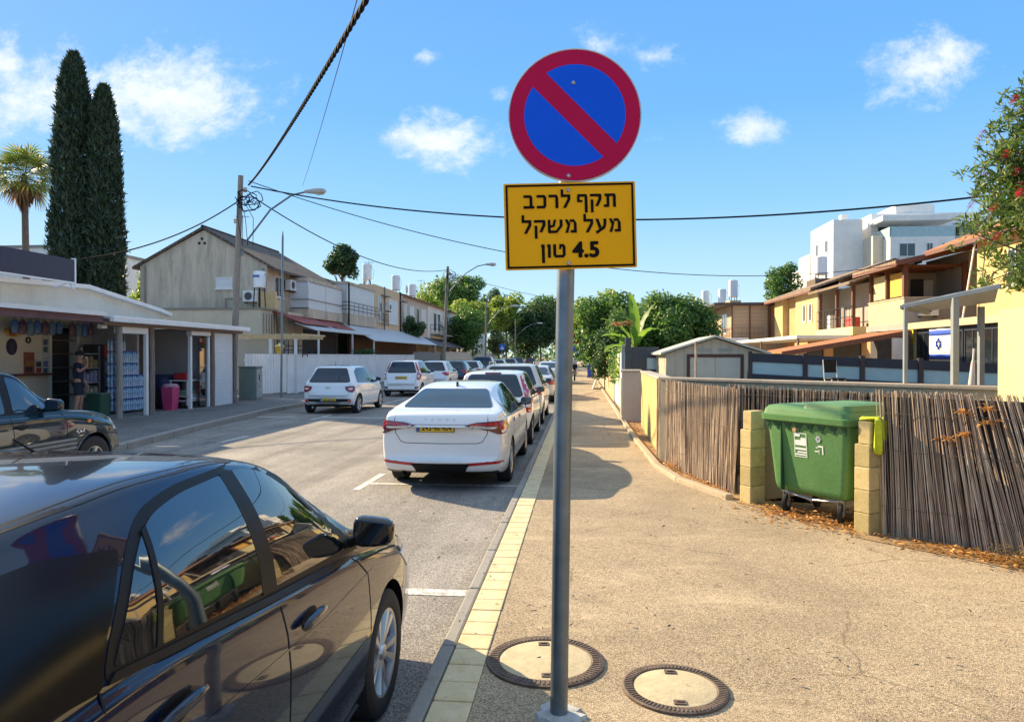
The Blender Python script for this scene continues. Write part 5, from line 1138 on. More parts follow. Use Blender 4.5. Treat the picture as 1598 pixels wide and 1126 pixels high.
mb = MB(); mb.tube([(-14.7, 52.0, 7), (-14.7, 52, 3.6)], .05, 8); mb.build('drain_pipe', kerbM, h2, smooth=True)
for y in (51.9, 57.2): B('window_hood', kerbM, h2, (-14.74, -14.4, y - .8, y + .8, 6.25, 6.32))
acunit('air conditioner between the windows of the second terrace house', -14.5, 52.4, 5.2, math.pi / 2); acunit('air conditioner on the white fronted terrace house', -14.7, 74.5, 4.9, math.pi / 2)

# ---------------- electricity poles, lamps and cables
poleW = M('grey timber pole', (.24, .21, .18), .85, .3, 5, .5, 40, stretch=(9, 9, .5)); cableM = M('cable rubber', (.014, .014, .016), .85, spec=.1); lampM = M('lamp housing', (.42, .43, .43), .4, .1)
def utility(label, x, y, top, arm, reach, lean=(.35, 0), r=.13, coil=True):
    t = T('utility_pole', label, 'utility pole', (x, y, 0)); tx, ty = lean
    mb = MB(); mb.tube([(0, 0, 0), (tx * .5, ty * .5, top * .5), (tx, ty, top)], [r, r * .9, r * .72], 14); mb.build('pole', poleW, t, smooth=True)
    if arm:
        a0 = arm * .98; k = arm / top; p = [(tx * k + r, ty * k, a0 - .9), (tx * k + r + .08, ty * k, a0 - .45), (tx * k + r + reach * .45, ty * k - .2, a0 + .75), (tx * k + r + reach * .78, ty * k - .3, a0 + 1.25), (tx * k + r + reach, ty * k - .35, a0 + 1.35)]
        mb = MB(); q = []
        for i in range(len(p) - 1): q += [tuple(Vector(p[i]).lerp(Vector(p[i + 1]), j / 3)) for j in range(3)]
        q.append(p[-1]); mb.tube(q, .035, 8); mb.build('lamp_arm', steel, t, smooth=True)
        e = p[-1]; mb = MB(); mb.lathe([(.0, -.08), (.07, -.05), (.10, .15), (.13, .42), (.10, .66), (.0, .75)], 14, 'x', (0, 0, 0)); mb.v = [(e[0] + a_, e[1] + b_ * 1.1, e[2] + (c_ if c_ > 0 else c_ * .75)) for a_, b_, c_ in mb.v]; mb.build('lamp_head', lampM, t, smooth=True)
        mb = MB(); mb.lathe([(.0, .30), (.10, .42), (.08, .60), (0, .68)], 12, 'x'); mb.v = [(e[0] + a_, e[1] + b_ * .8, e[2] - .09 + min(0, c_) * .5) for a_, b_, c_ in mb.v]; mb.build('lamp_glass', M('lamp glass', (.5, .5, .45), .1, coat=.5), t, smooth=True)
    if coil:
        random.seed(int(abs(y))); mb = MB()
        for i in range(9):
            cx, cz, rr_ = tx * .92 + random.uniform(.1, .8), top - random.uniform(.45, 1.1), random.uniform(.12, .42); a0 = random.uniform(0, 6)
            mb.tube([(cx + rr_ * math.cos(a0 + a) * 1.1 + .05 * math.sin(3 * a), random.uniform(-.02, .02) + ty - .15, cz + rr_ * .8 * math.sin(a0 + a) + .04 * math.cos(5 * a)) for a in [2 * math.pi * k / 14 for k in range(13)]], .017, 5)
        for i in range(3): mb.tube([(tx * .9, ty - .12, top - .6), (tx * .85 + .3 * i, ty - .15, top - 1.6), (tx * .8 + .2 + .2 * i, ty - .14, top - 2.6)], .012, 5)
        mb.build('cable_coils', cableM, t, smooth=True); B('insulator', M('porcelain', (.45, .35, .3), .3), t, (tx - .25, tx - .12, ty - .06, ty + .06, top - 1.75, top - 1.6), (tx + .1, tx + .22, ty - .06, ty + .06, top - .6, top - .45))
    return t
utility('tall timber utility pole with a street lamp behind the shop', -12.85, 25.0, 8.45, 6.5, 2.6)
utility('second timber utility pole with a lamp beyond the plank fence', -9.75, 49.5, 8.15, 7.0, 2.7)
utility('slim concrete lamp pole in front of the dark street trees', -9.7, 71.5, 7.3, 5.6, 2.5, (.1, 0), .11, False)
utility('farthest lamp pole with a drooping arm down the street', -9.6, 103, 7.2, 5.3, 3.2, (.1, 0), .12, False)
def cable(label, P0, P1, sag, r, n=40, twist=0, group=None):
    P0, P1 = Vector(P0), Vector(P1); L = (P1 - P0).length; pts = []
    for i in range(n + 1): t = i / n; pts.append(P0.lerp(P1, t) - Vector((0, 0, 4 * sag * t * (1 - t))))
    mb = MB()
    if twist:
        d = (P1 - P0).normalized(); sx_ = d.cross(Vector((0, 0, 1))).normalized(); sy_ = sx_.cross(d)
        m_ = int(L / .05)
        for s in range(4):
            q = []
            for i in range(m_ + 1):
                t = i / m_; c_ = P0.lerp(P1, t) - Vector((0, 0, 4 * sag * t * (1 - t))); a = t * L * 2 * math.pi / twist + s * math.pi / 2; q.append(c_ + (sx_ * math.cos(a) + sy_ * math.sin(a)) * r)
            mb.tube(q, r * .72, 6)
    else: mb.tube(pts, r, 6)
    return tag(mb.build('overhead_cable', cableM, None, smooth=True), label, 'cable', group)
Pt = Vector((-12.4, 25.0, 8.0)); P2 = Vector((-9.4, 49.4, 7.9))
d0 = _ray(545, 0); q9 = Vector((d0[0] * 7.5, d0[1] * 7.5, CAMZ + d0[2] * 7.5))
far = Pt + (q9 - Pt) * 1.45
cable('thick twisted black cable rising from the first pole over the camera', Pt + Vector((.2, 0, .1)), far, .28, .019, twist=.85)
d1 = _ray(553, 0); q8 = Vector((d1[0] * 8, d1[1] * 8, CAMZ + d1[2] * 8)); s0 = ony(472, 290, 26); cable('single thin wire beside the thick twisted cable in the sky', s0, s0 + (q8 - s0) * 1.3, .15, .006)
cable('sagging cable between the first and second utility poles', Pt + Vector((.3, 0, -.3)), P2, 1.0, .022)
e1 = ony(1530, 318, 26); m1 = ony(785, 360, 24)
cable('upper long cable crossing behind the yellow sign plate to the right', Pt + Vector((.3, 0, .05)), ony(1700, 285, 18), 1.05, .026, 60)
cable('lower thin cable crossing behind the sign toward the yellow houses', Pt + Vector((.2, 0, .25)), ony(1420, 410, 34), 1.75, .016, 60)
cable('cable running from the first pole down to the shop roof board', Pt + Vector((-.3, 0, -.55)), (-14.0, 18.5, 4.5), .35, .022)
cable('upper of the cables running on from the second pole', P2, (-8.8, 103, 6.9), 1.2, .022); cable('lower of the cables running on from the second pole', P2 + Vector((0, 0, -.5)), (-8.9, 103, 6.3), 1.3, .018)
cable('service wire from the second pole toward the right side trees', P2 + Vector((0, 0, -.2)), (14, 79, 7.4), 1.3, .016)
# ------------------------------------------------------------------ right side: fences, bin, garden, houses
reedM = NT('dry reed')
g_ = reedM.n.new('ShaderNodeNewGeometry')
a = reedM.ramp(g_.outputs['Random Per Island'], [(0, (.15, .105, .075)), (.35, (.38, .28, .20)), (.7, (.54, .42, .31)), (1, (.68, .57, .44))])
a = reedM.mix(.55, a, reedM.ramp(reedM.noise(9, 5, .7, stretch=(3, 3, .6)), [(.3, (.4, .4, .4)), (.7, (1.25, 1.2, 1.15))]), 'MULTIPLY'); reedM.col(a); reedM.set(Roughness=.8); reedM = reedM.m
def reeds(name, label, P, h0, h1, lean, seed, gap=.0092, wires=True):
    """a screen of thin stems along polyline P"""
    random.seed(seed); t = T(name, label, 'reed fence', (0, 0, SZ - .01)); mb = MB(); P = [Vector((*p, 0)) for p in P]; tot = sum((b - a).length for a, b in zip(P[:-1], P[1:])); s = 0; run = 0
    i = 0; acc = 0
    while s < tot:
        acc = 0
        for a_, b_ in zip(P[:-1], P[1:]):
            L = (b_ - a_).length
            if s <= acc + L or b_ is P[-1]: d = (b_ - a_).normalized(); p = a_ + d * (s - acc); break
            acc += L
        nrm = Vector((-d.y, d.x, 0)); f = s / tot
        if random.random() < .15: run = random.uniform(-.04, .04)
        h = h0 + (h1 - h0) * f + random.uniform(-.016, .014); ln = lean(f) + run * .35 + random.uniform(-.016, .016)
        top = p + d * ln * h + Vector((0, 0, h)) + nrm * random.uniform(-.02, .02); mid = p.lerp(top, .5) + d * random.uniform(-.012, .012) + nrm * random.uniform(-.014, .014)
        r = random.uniform(.0034, .0056); mb.tube([p + nrm * random.uniform(-.015, .015), mid, top], [r * 1.1, r, r * .8], 5); s += gap * random.uniform(.7, 1.3)
    mb.build('reed_screen', reedM, t, smooth=True, sharp=80)
    for z in (.28, .80, 1.14):       # binding wire
        mb = MB(); q = []
        for a_, b_ in zip(P[:-1], P[1:]): d = (b_ - a_).normalized(); nn_ = Vector((d.y, -d.x, 0)) * .024; q += [a_.lerp(b_, k / 12) + nn_ + d * lean(0) * z + Vector((0, 0, z + random.uniform(-.006, .006))) for k in range(12)]
        if wires: mb.tube(q, .0022, 4); mb.build('wire', M('rusty wire', (.12, .09, .07), .7), t)
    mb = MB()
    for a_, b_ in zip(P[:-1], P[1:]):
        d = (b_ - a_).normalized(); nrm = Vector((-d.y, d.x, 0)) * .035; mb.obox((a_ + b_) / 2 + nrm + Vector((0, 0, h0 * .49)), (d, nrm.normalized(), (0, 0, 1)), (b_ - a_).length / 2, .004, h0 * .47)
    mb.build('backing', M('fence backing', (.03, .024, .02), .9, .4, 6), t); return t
reeds('reed_fence', 'reed fence left of the green bin, dark weathered brown stems', [(1.24, 11.7), (1.45, 10.2), (1.84, 8.66)], 1.30, 1.285, lambda f: .03 + .04 * math.sin(9 * f), 3)
reeds('reed_fence', 'reed fence in the shaded recess behind the green bin', [(2.05, 10.15), (4.1, 8.30)], 1.27, 1.20, lambda f: .02, 4)
reeds('reed_fence', 'reed fence right of the green bin, its stems leaning strongly', [(2.80, 6.86), (3.2, 6.5), (6.3, 3.75)], 1.345, 1.33, lambda f: -.04 - .24 * sstep(f * 3.0), 5)
wallY = plaster('old yellow render', (.55, .42, .16), (.20, .15, .09), .6, vs=2.0); wallC = plaster('old concrete wall', (.42, .36, .25), (.12, .10, .07), .7, vs=1.6)
def wallseg(name, label, p, q, th, z0, z1, m, cap=None, cat='wall'):
    t = T(name, label, cat, (0, 0, 0)); p, q = Vector((*p, 0)), Vector((*q, 0)); mb = MB(); mb.bar(p + Vector((0, 0, (z0 + z1) / 2)), q + Vector((0, 0, (z0 + z1) / 2)), th, z1 - z0); mb.build('wall_body', m, t)
    if cap: mb = MB(); mb.bar(p + Vector((0, 0, z1 + .025)), q + Vector((0, 0, z1 + .025)), th + .05, .048); mb.build('coping', cap, t, bevel=.01)
    return t
wallseg('garden_wall', 'old concrete garden wall behind the reed fences and bin', (1.30, 11.25), (4.62, 8.2), .16, .1, 1.42, wallC, plaster('coping old', (.40, .34, .27), (.10, .08, .07), .8, vs=3))
wallseg('garden_wall', 'sunlit yellow garden wall left of the reed fence', (1.52, 16.9), (1.40, 11.85), .18, .1, 1.40, wallY, plaster('coping grey', (.40, .36, .31)))
wallseg('garden_wall', 'bright pale yellow tall wall at the right edge of the photo', (4.62, 8.1), (4.62, 5.75), .25, .1, 2.30, plaster('pale yellow render', (.66, .56, .27), (.45, .33, .12), .4, vs=1.5))
t = T('utility_box', 'pale concrete meter box standing on the pavement edge by the yellow wall', 'meter box', (1.27, 18.1, SZ)); B('body', plaster('meter box render', (.55, .46, .38), (.3, .22, .17), .4), t, (-.24, .24, -.2, .25, 0, 1.26), bevel=.015); B('lid', plaster('meter box cap', (.6, .52, .44)), t, (-.27, .27, -.23, .28, 1.262, 1.31), bevel=.01); B('door', M('meter door', (.45, .38, .32), .6), t, (-.255, -.242, -.15, .2, .15, 1.1))
# brick pillars either side of the bin
cblk = plaster('yellow block', (.62, .50, .24), (.34, .20, .05), .8, vs=5, streak=False, st=(.46, .72), tint=.3)
nB, wB = Vector((-.82, -.57, 0)).normalized(), Vector((.57, -.82, 0)).normalized()
def pillar(label, C, hgt, n, side):
    t = T('block_pillar', label, 'pillar', (C[0], C[1], SZ - .02)); random.seed(n)
    z = 0; hh = hgt / n
    for i in range(n):
        k = .0 if i < n - 1 else .035; j = random.uniform(-.008, .008)
        mb = MB(); c_ = -nB * .11 - wB * .075 + Vector((j, j, z + hh / 2)) + wB * (k * .4); mb.obox(c_, (wB, nB, (0, 0, 1)), .078 - k * .5, .118 - k * .4, hh / 2 - .0015); mb.build('block', cblk, t, bevel=.008)
        z += hh
    return t
pillar('stacked yellow block pillar left of the green bin', (1.90, 8.12), 1.06, 5, 0); pillar('stacked yellow block pillar right of the green bin under the lime rag', (2.66, 6.80), 1.07, 5, 1)
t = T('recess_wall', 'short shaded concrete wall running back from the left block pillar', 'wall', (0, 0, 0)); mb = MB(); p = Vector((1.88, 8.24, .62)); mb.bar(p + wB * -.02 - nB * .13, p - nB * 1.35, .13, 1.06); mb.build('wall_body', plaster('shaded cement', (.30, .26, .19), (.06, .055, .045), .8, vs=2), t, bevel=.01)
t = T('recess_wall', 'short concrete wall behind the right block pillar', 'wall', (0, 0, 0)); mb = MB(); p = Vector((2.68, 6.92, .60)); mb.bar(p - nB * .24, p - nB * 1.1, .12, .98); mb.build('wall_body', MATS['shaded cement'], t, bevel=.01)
# lime coloured rag over the right pillar
mb = MB(); nx, ny = 12, 14; random.seed(4); vs = []
for i in range(nx + 1):
    for j in range(ny + 1):
        u, v_ = i / nx - .5, j / ny; x = u * .20 + .012 * math.sin(9 * u + v_ * 4); y = -.10 + min(v_, .45) * .36 + .012 * math.sin(14 * u); z = .015 * math.sin(11 * u + 5 * v_) - max(0, v_ - .45) * .50 * (1 + .25 * math.sin(7 * u)); vs.append((x, y + (.012 * math.sin(16 * u) if v_ > .45 else 0), z))
mb.add(vs, [(i * (ny + 1) + j, i * (ny + 1) + j + 1, (i + 1) * (ny + 1) + j + 1, (i + 1) * (ny + 1) + j) for i in range(nx) for j in range(ny)])
o = mb.build('lime_rag', M('lime cloth', (.55, .62, .02), .7, .2, 10), None, smooth=True, sharp=180); o.location = Vector((2.66, 6.80, SZ + 1.075)) - nB * .12 - wB * .03; o.rotation_euler = (0, 0, math.atan2(-wB.x, wB.y)); tag(o, 'lime yellow rag draped over the right block pillar', 'rag'); so = o.modifiers.new('s', 'SOLIDIFY'); so.thickness = .006

# green four wheeled bin
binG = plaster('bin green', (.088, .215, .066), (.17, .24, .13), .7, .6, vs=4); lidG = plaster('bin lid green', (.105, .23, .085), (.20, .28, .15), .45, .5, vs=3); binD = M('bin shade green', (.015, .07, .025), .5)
bt = T('wheeled_bin', 'green four wheeled rubbish bin with white label between the block pillars', 'rubbish bin', (2.575, 7.62, SZ), R(-55.2)); bt.scale = (.88, .92, 1.0)
def loft(rings, cap=True):
    mb = MB(); n = len(rings[0]); mb.v = [p for r_ in rings for p in r_]
    mb.f = [(i * n + k, i * n + (k + 1) % n, (i + 1) * n + (k + 1) % n, (i + 1) * n + k) for i in range(len(rings) - 1) for k in range(n)]
    if cap: mb.f += [tuple(range(n - 1, -1, -1)), tuple(range((len(rings) - 1) * n, len(rings) * n))]
    return mb
def rr(hx, hy, z, r=.07, bow=0): return [(x, y, z + bow * (1 - (x / hx) ** 2)) for x, y in rpoly([(-hx, -hy), (hx, -hy), (hx, hy), (-hx, hy)], r, 5)]
loft([rr(.42, .30, .235), rr(.47, .345, .26), rr(.485, .36, .32), rr(.535, .40, .80), rr(.555, .42, .985)]).build('body', binG, bt, smooth=True, sharp=50)
loft([rr(.565, .435, .975), rr(.592, .475, .99), rr(.597, .48, 1.045), rr(.575, .46, 1.055)]).build('rim', binG, bt, smooth=True, sharp=30)
mb = MB(); pts = []                                      # scalloped skirt under the front rim
nsc = 7
for i in range(nsc * 8 + 1): x = -.53 + 1.06 * i / (nsc * 8); ph = (i % 8) / 8; pts.append((x, .885 + .085 * abs(math.cos(math.pi * ph)) ** .6 if False else .975 - .085 * (1 - abs(2 * ph - 1)) ** .0 * (1 if ph in () else (abs(2 * ph - 1)) ** 1.6)))
sk = [(-.54, .98)] + pts + [(.54, .98)]
def fy(z): return -.40 - (z - .80) * .108
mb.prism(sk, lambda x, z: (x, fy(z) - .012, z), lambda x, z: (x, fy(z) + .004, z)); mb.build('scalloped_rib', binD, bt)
loft([rr(.582, .465, 1.05, .09), rr(.572, .455, 1.10, .09), rr(.545, .41, 1.135, .08, .02), rr(.46, .33, 1.15, .07, .03)]).build('lid', lidG, bt, smooth=True, sharp=35)
def sh_(r, dx): return [(x + dx, y, z) for x, y, z in r]
loft([sh_(rr(.315, .43, 1.12, .10), .25), sh_(rr(.30, .41, 1.175, .10), .25), sh_(rr(.24, .34, 1.19, .08), .25)]).build('lid_flap', lidG, bt, smooth=True, sharp=35)
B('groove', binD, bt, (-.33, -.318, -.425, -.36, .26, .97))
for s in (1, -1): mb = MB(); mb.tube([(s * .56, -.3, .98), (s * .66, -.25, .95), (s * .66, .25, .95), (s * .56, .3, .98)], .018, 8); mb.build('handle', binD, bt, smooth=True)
zinc = M('zinc steel', (.42, .42, .41), .4, .15, metal=.8)
for sx_ in (-.37, .37):
    for sy_ in (-.27, .27):
        w = bpy.data.objects.new('wheel', None); link(w, bt); w.location = (sx_, sy_, 0); w.rotation_euler = (0, 0, random.uniform(.2, .6))
        mb = MB(); mb.lathe([(.03, -.022), (.075, -.024), (.098, -.018), (.10, 0), (.098, .018), (.075, .024), (.03, .022)], 28, 'x', (0, .0, .10), closed=True); mb.build('tyre', tyreM, w, smooth=True)
        mb = MB(); mb.lathe([(0, -.026), (.04, -.026), (.04, .026), (0, .026)], 16, 'x', (0, 0, .10)); mb.build('hub', zinc, w, smooth=True)
        B('fork', zinc, w, (-.036, -.028, -.02, .025, .09, .235), (.028, .036, -.02, .025, .09, .235), (-.04, .04, -.045, .05, .228, .240))
for s_ in (-.30, .30): mb = MB(); mb.tube([(-.36, s_, .225), (0, s_, .19), (.36, s_, .225)], .012, 6); mb.build('brake_bar', zinc, bt)
def fl(z): return -.36 - (z - .32) * (.04 / .48) - .004
def label(parent, m, *rects, name='sticker'):
    mb = MB()
    for (x0, x1, z0, z1) in rects: mb.add([(x0, fl(z0) - .001, z0), (x1, fl(z0) - .001, z0), (x1, fl(z1) - .001, z1), (x0, fl(z1) - .001, z1)], [(0, 1, 2, 3)])
    return mb.build(name, m, parent)
stW = M('white sticker', (.72, .74, .70), .6, .1, 30)
label(bt, stW, (-.15, .02, .865, .873), (-.15, .02, .625, .633), (-.15, -.142, .633, .865), (.012, .02, .633, .865), (-.138, -.07, .835, .862), (-.138, .01, .745, .80), (-.06, .01, .80, .825), (-.138, .01, .70, .722), (-.11, .01, .67, .685), (-.138, .01, .645, .66), name='label')
label(bt, stW, (.17, .235, .75, .765), (.222, .235, .68, .75), (.125, .175, .70, .712), (.178, .184, .68, .73), (.14, .17, .74, .748), name='worn_letters')
mb = MB()
for k in range(6): a = k * math.pi / 3; c_ = (.175 + .022 * math.cos(a), .83 + .022 * math.sin(a)); mb.add([(c_[0] + .016 * math.cos(b_), fl(c_[1]) - .0015 - k * .0002, c_[1] + .016 * math.sin(b_)) for b_ in [2 * math.pi * q_ / 5 for q_ in range(5)]], [tuple(range(5))])
mb.build('star_sticker', M('grey sticker', (.30, .33, .38), .6, .3, 30), bt)
mb = MB(); mb.lathe([(0, -.012), (.025, -.012), (.03, 0)], 16, 'y', (-.135, fl(.905), .905)); mb.build('plug', M('orange plug', (.5, .28, .12), .5), bt)

# dry leaves along the fences and under the bin
def litter(name, label, spots, n, seed, mats, size=(.012, .04)):
    rng = np.random.default_rng(seed); V = []; Fc = []
    for i in range(n):
        (x0, y0), (x1, y1), w = spots[rng.integers(len(spots))]; t_ = rng.random(); x = x0 + (x1 - x0) * t_ + rng.normal() * w; y = y0 + (y1 - y0) * t_ + rng.normal() * w
        a = rng.random() * 6.28; L = rng.uniform(*size); wd = L * rng.uniform(.12, .45); z = SZ + .006 + rng.random() * .02; tl = rng.normal() * .3
        c_, s_ = math.cos(a), math.sin(a); k = len(V); V += [(x - c_ * L, y - s_ * L, z), (x - s_ * wd, y + c_ * wd, z + abs(tl) * L), (x + c_ * L, y + s_ * L, z + tl * L * .4 + .004), (x + s_ * wd, y - c_ * wd, z + .003)]; Fc.append((k, k + 1, k + 2, k + 3))
    mb = MB(); mb.v, mb.f = V, Fc; o = mb.build(name, mats, None, fix=False); o['kind'] = 'stuff'; o['label'] = label; return o
dl = leafmat('dry leaves', [(.16, .07, .02), (.42, .20, .05), (.60, .34, .09), (.30, .15, .05)], .2)
litter('dry_leaves', 'orange dry leaves and needles along the foot of the fences', [((1.2, 11.6), (1.75, 8.6), .10), ((2.9, 6.6), (5.5, 4.3), .16), ((2.0, 7.9), (2.7, 7.0), .16), ((2.0, 8.0), (3.0, 7.0), .3), ((2.9, 6.5), (4.2, 5.3), .10), ((1.15, 12), (1.3, 18), .10)], 5200, 7, dl)
litter('twigs', 'dark twigs and bits on the pavement', [((1.0, 10), (3, 5), .7), ((-.5, 3.4), (.8, 8), .5), ((-2.5, 4), (-1, 9), .6), ((-.75, 4), (-.75, 14), .06), ((1.0, 4), (3.2, 3.2), .8)], 420, 8, leafmat('twig', [(.05, .03, .02), (.12, .07, .04)], 0), (.008, .028))
def tuft(name, label, cat, c, n, r, L, m, seed, up=.5, w=.05):
    rng = np.random.default_rng(seed); mb = MB()
    for i in range(n):
        a, e = rng.random() * 6.28, rng.random() * 1.3 * up; p = Vector(c) + Vector((rng.normal() * r, rng.normal() * r, abs(rng.normal()) * r * .6)); d = Vector((math.cos(a) * math.cos(e), math.sin(a) * math.cos(e), math.sin(e))); l = L * rng.uniform(.5, 1.2); s = d.cross(Vector((0, 0, 1))).normalized() * l * w
        q = p + d * l * .55; e_ = p + d * l - Vector((0, 0, l * .3)); mb.add([p, q - s, e_, q + s], [(0, 1, 2, 3)])
    return tag(mb.build(name, m, None, fix=False), label, cat)
for i, (px, py, z) in enumerate(((1507, 645, 0), (1545, 640, 0), (1505, 680, 0), (1545, 662, 0), (1480, 687, 0))):
    d = _ray(px, py); k = 5.9 if px > 1500 else 6.05; q = Vector((d[0], d[1], d[2])) * (6.35 / math.hypot(d[0], d[1]) * .98) + Vector((0, 0, CAMZ))
    # push the point onto the leaning fence face
    tt = (2.79 - .02 + (6.86 - .02) * 1.1227 - 0) / (d[0] + d[1] * 1.1227); tuft('dry_creeper', 'orange dry creeper leaves caught in the right reed fence', 'creeper', Vector((d[0] * tt, d[1] * tt, CAMZ + d[2] * tt)) + Vector((-.03, -.03, 0)), 26, .02, .09, dl, 40 + i, .6, .14)['group'] = 'dry creeper in the reed fence'
tuft('weeds', 'dark dried weeds lying at the foot of the right reed fence', 'weeds', (3.45, 5.95, .16), 120, .10, .12, leafmat('dry weed', [(.08, .06, .02), (.25, .17, .06)], .2), 61, .5)
tuft('weeds', 'orange dry weeds by the edging left of the bin', 'weeds', (1.38, 10.4, .16), 160, .10, .10, dl, 62, .6)

# garden behind the wall: terrace, shed, glass balustrade, pergola
o = MB().prism([(3.6, 10.0), (4.75, 8.9), (4.75, 4.0), (40, 4.0), (40, 33), (13.4, 33), (9, 24), (4.9, 15.5)], lambda x, y: (x, y, .9), lambda x, y: (x, y, .10)).build('yard_terrace', earth, None); o['kind'] = 'structure'
shC = slats('shed cream ribs', (.52, .47, .35), .21, 'X', .5, .35); shD = M('shed door cream', (.56, .53, .43), .5, .08); brn = M('brown metal', (.09, .035, .025), .5, .1)
st = T('garden_shed', 'cream metal garden shed with brown door frame behind the yellow wall', 'shed', (2.02, 17, SZ)); W_, D_, zE, zA = 2.26, 2.3, 1.71, 2.07
mb = MB(); mb.prism([(0, 0), (W_, 0), (W_, zE), (W_ * .5, zA), (0, zE)], lambda x, z: (x, 0, z), lambda x, z: (x, D_, z)); mb.build('wall', shC, st)
for s, (xa, xb) in enumerate(((-.14, W_ * .5), (W_ + .14, W_ * .5))):
    mb = MB(); mb.add([(xa, -.12, zE - .02), (xb, -.12, zA + .025), (xb, D_ + .1, zA + .025), (xa, D_ + .1, zE - .02), (xa, -.12, zE + .03), (xb, -.12, zA + .075), (xb, D_ + .1, zA + .075), (xa, D_ + .1, zE + .03)], [(0, 1, 2, 3), (4, 7, 6, 5), (0, 4, 5, 1), (2, 6, 7, 3), (0, 3, 7, 4)]); mb.build('roof', shD, st)
x0, x1 = .55, 1.72; df = B('door_frame', brn, st, (x0 - .07, x0, -.03, .02, 0, 1.70), (x1, x1 + .07, -.03, .02, 0, 1.70), (x0, x1, -.03, .02, 1.63, 1.70)); 
for a_, b_ in ((x0 + .004, (x0 + x1) / 2 - .006), ((x0 + x1) / 2 + .006, x1 - .004)): B('door', shD, df, (a_, b_, -.012, .0, .01, 1.625))
B('padlock', blackT, df, ((x0 + x1) / 2 - .06, (x0 + x1) / 2 + .06, -.045, -.013, .98, 1.05)); B('vent', M('vent grey', (.36, .35, .31), .5), st, (.7, 1.05, -.008, .0, 1.76, 1.84), (1.2, 1.55, -.008, 0, 1.76, 1.84))
mb = MB(); p = ony(1086, 595, 11.1); mb.tube([(p.x, 11.1, 1.1), (p.x, 11.1, 2.02)], .018, 8); o = mb.build('iron_pipe', M('rusty pipe', (.22, .12, .08), .6, .4, 5, c2=(.55, .45, .35)), None); tag(o, 'thin rusty iron pipe standing at the wall in front of the shed', 'pipe')
bal = T('balustrade', 'dark blue terrace fence with a pale blue glass strip', 'fence', (0, 0, 0)); navy = M('navy frame', (.018, .022, .04), .45, .1); pg_ = M('pale blue glass', (.30, .48, .55), .08, .05, coat=.4)
pp_ = []
for px in (1170, 1256, 1345, 1436, 1527, 1590): y = 16 - (px - 1192) / 360 * 1.6; q = ony(px, 552 + (px - 1192) * .042, y); pp_.append(q)
for a_, b_ in zip(pp_[:-1], pp_[1:]):
    z_ = lambda p, k: Vector((p.x, p.y, p.z - k)); mb = MB(); mb.bar(z_(a_, .09), z_(b_, .09), .05, .19); mb.bar(z_(a_, .62), z_(b_, .62), .05, .34); mb.build('rail', navy, bal); mb = MB(); mb.bar(z_(a_, .32), z_(b_, .32), .012, .27); mb.build('glass_panel', pg_, bal)
for p in pp_: B('post', navy, bal, (p.x - .045, p.x + .045, p.y - .05, p.y + .05, .85, p.z + .05))
gt = T('gate', 'dark grey metal gate with a small pale window beside the meter box', 'gate', (0, 0, SZ)); gD = M('gate grey', (.045, .05, .06), .45, .1)
B('gate_post', gD, gt, (1.20, 1.36, 19.2, 19.4, 0, 2.15), bevel=.01); B('panel', gD, gt, (1.37, 2.1, 19.27, 19.33, 0, 1.90)); B('window', pg_, gt, (1.78, 2.08, 19.255, 19.268, 1.30, 1.60)); B('gate_post', M('gate blue grey', (.20, .24, .28), .4), gt, (1.10, 1.18, 19.2, 19.35, 0, 1.95))
t = T('white_fence', 'short white metal fence beyond the dark gate', 'fence', (0, 0, SZ)); B('panels', slats('white ribbed fence', (.66, .68, .68), .25, 'Y'), t, (1.22, 1.26, 20.2, 25.5, .05, 1.75)); B('post', frW, t, (1.18, 1.28, 25.5, 25.6, 0, 1.8))
wallseg('garden_wall', 'narrow ochre garden wall beyond the white metal fence', (1.3, 34), (1.28, 25.8), .18, .1, 1.75, plaster('ochre wall', (.50, .36, .20), (.25, .16, .08), .6))
wallseg('garden_wall', 'far hedge foot wall on the right of the pavement', (1.3, 90), (1.3, 34.2), .18, .1, 1.2, plaster('far wall', (.42, .36, .28)))
t = T('leaning_board', 'cream board leaning against the far right wall over the pavement', 'board', (.75, 36, SZ)); mb = MB(); mb.bar((-.12, -.6, .72), (-.12, .9, .72), .05, 1.62, ); mb.build('board', plaster('cream board', (.66, .54, .44)), t, bevel=.01); t.rotation_euler = (0, R(20), 0)
t = T('wheelie_bin', 'small blue wheelie bin far down the right pavement', 'bin', (.75, 54, SZ)); blu_ = M('bin blue', (.02, .06, .40), .45); loft([rr(.2, .22, .03, .04), rr(.27, .3, .9, .05)]).build('body', blu_, t); loft([rr(.29, .33, .9, .05), rr(.28, .31, .98, .06)]).build('lid', blu_, t)
for s in (1, -1): mb = MB(); mb.lathe([(0, -.03), (.1, -.03), (.1, .03), (0, .03)], 16, 'x', (s * .22, .24, .1)); mb.build('wheel', tyreM, t)
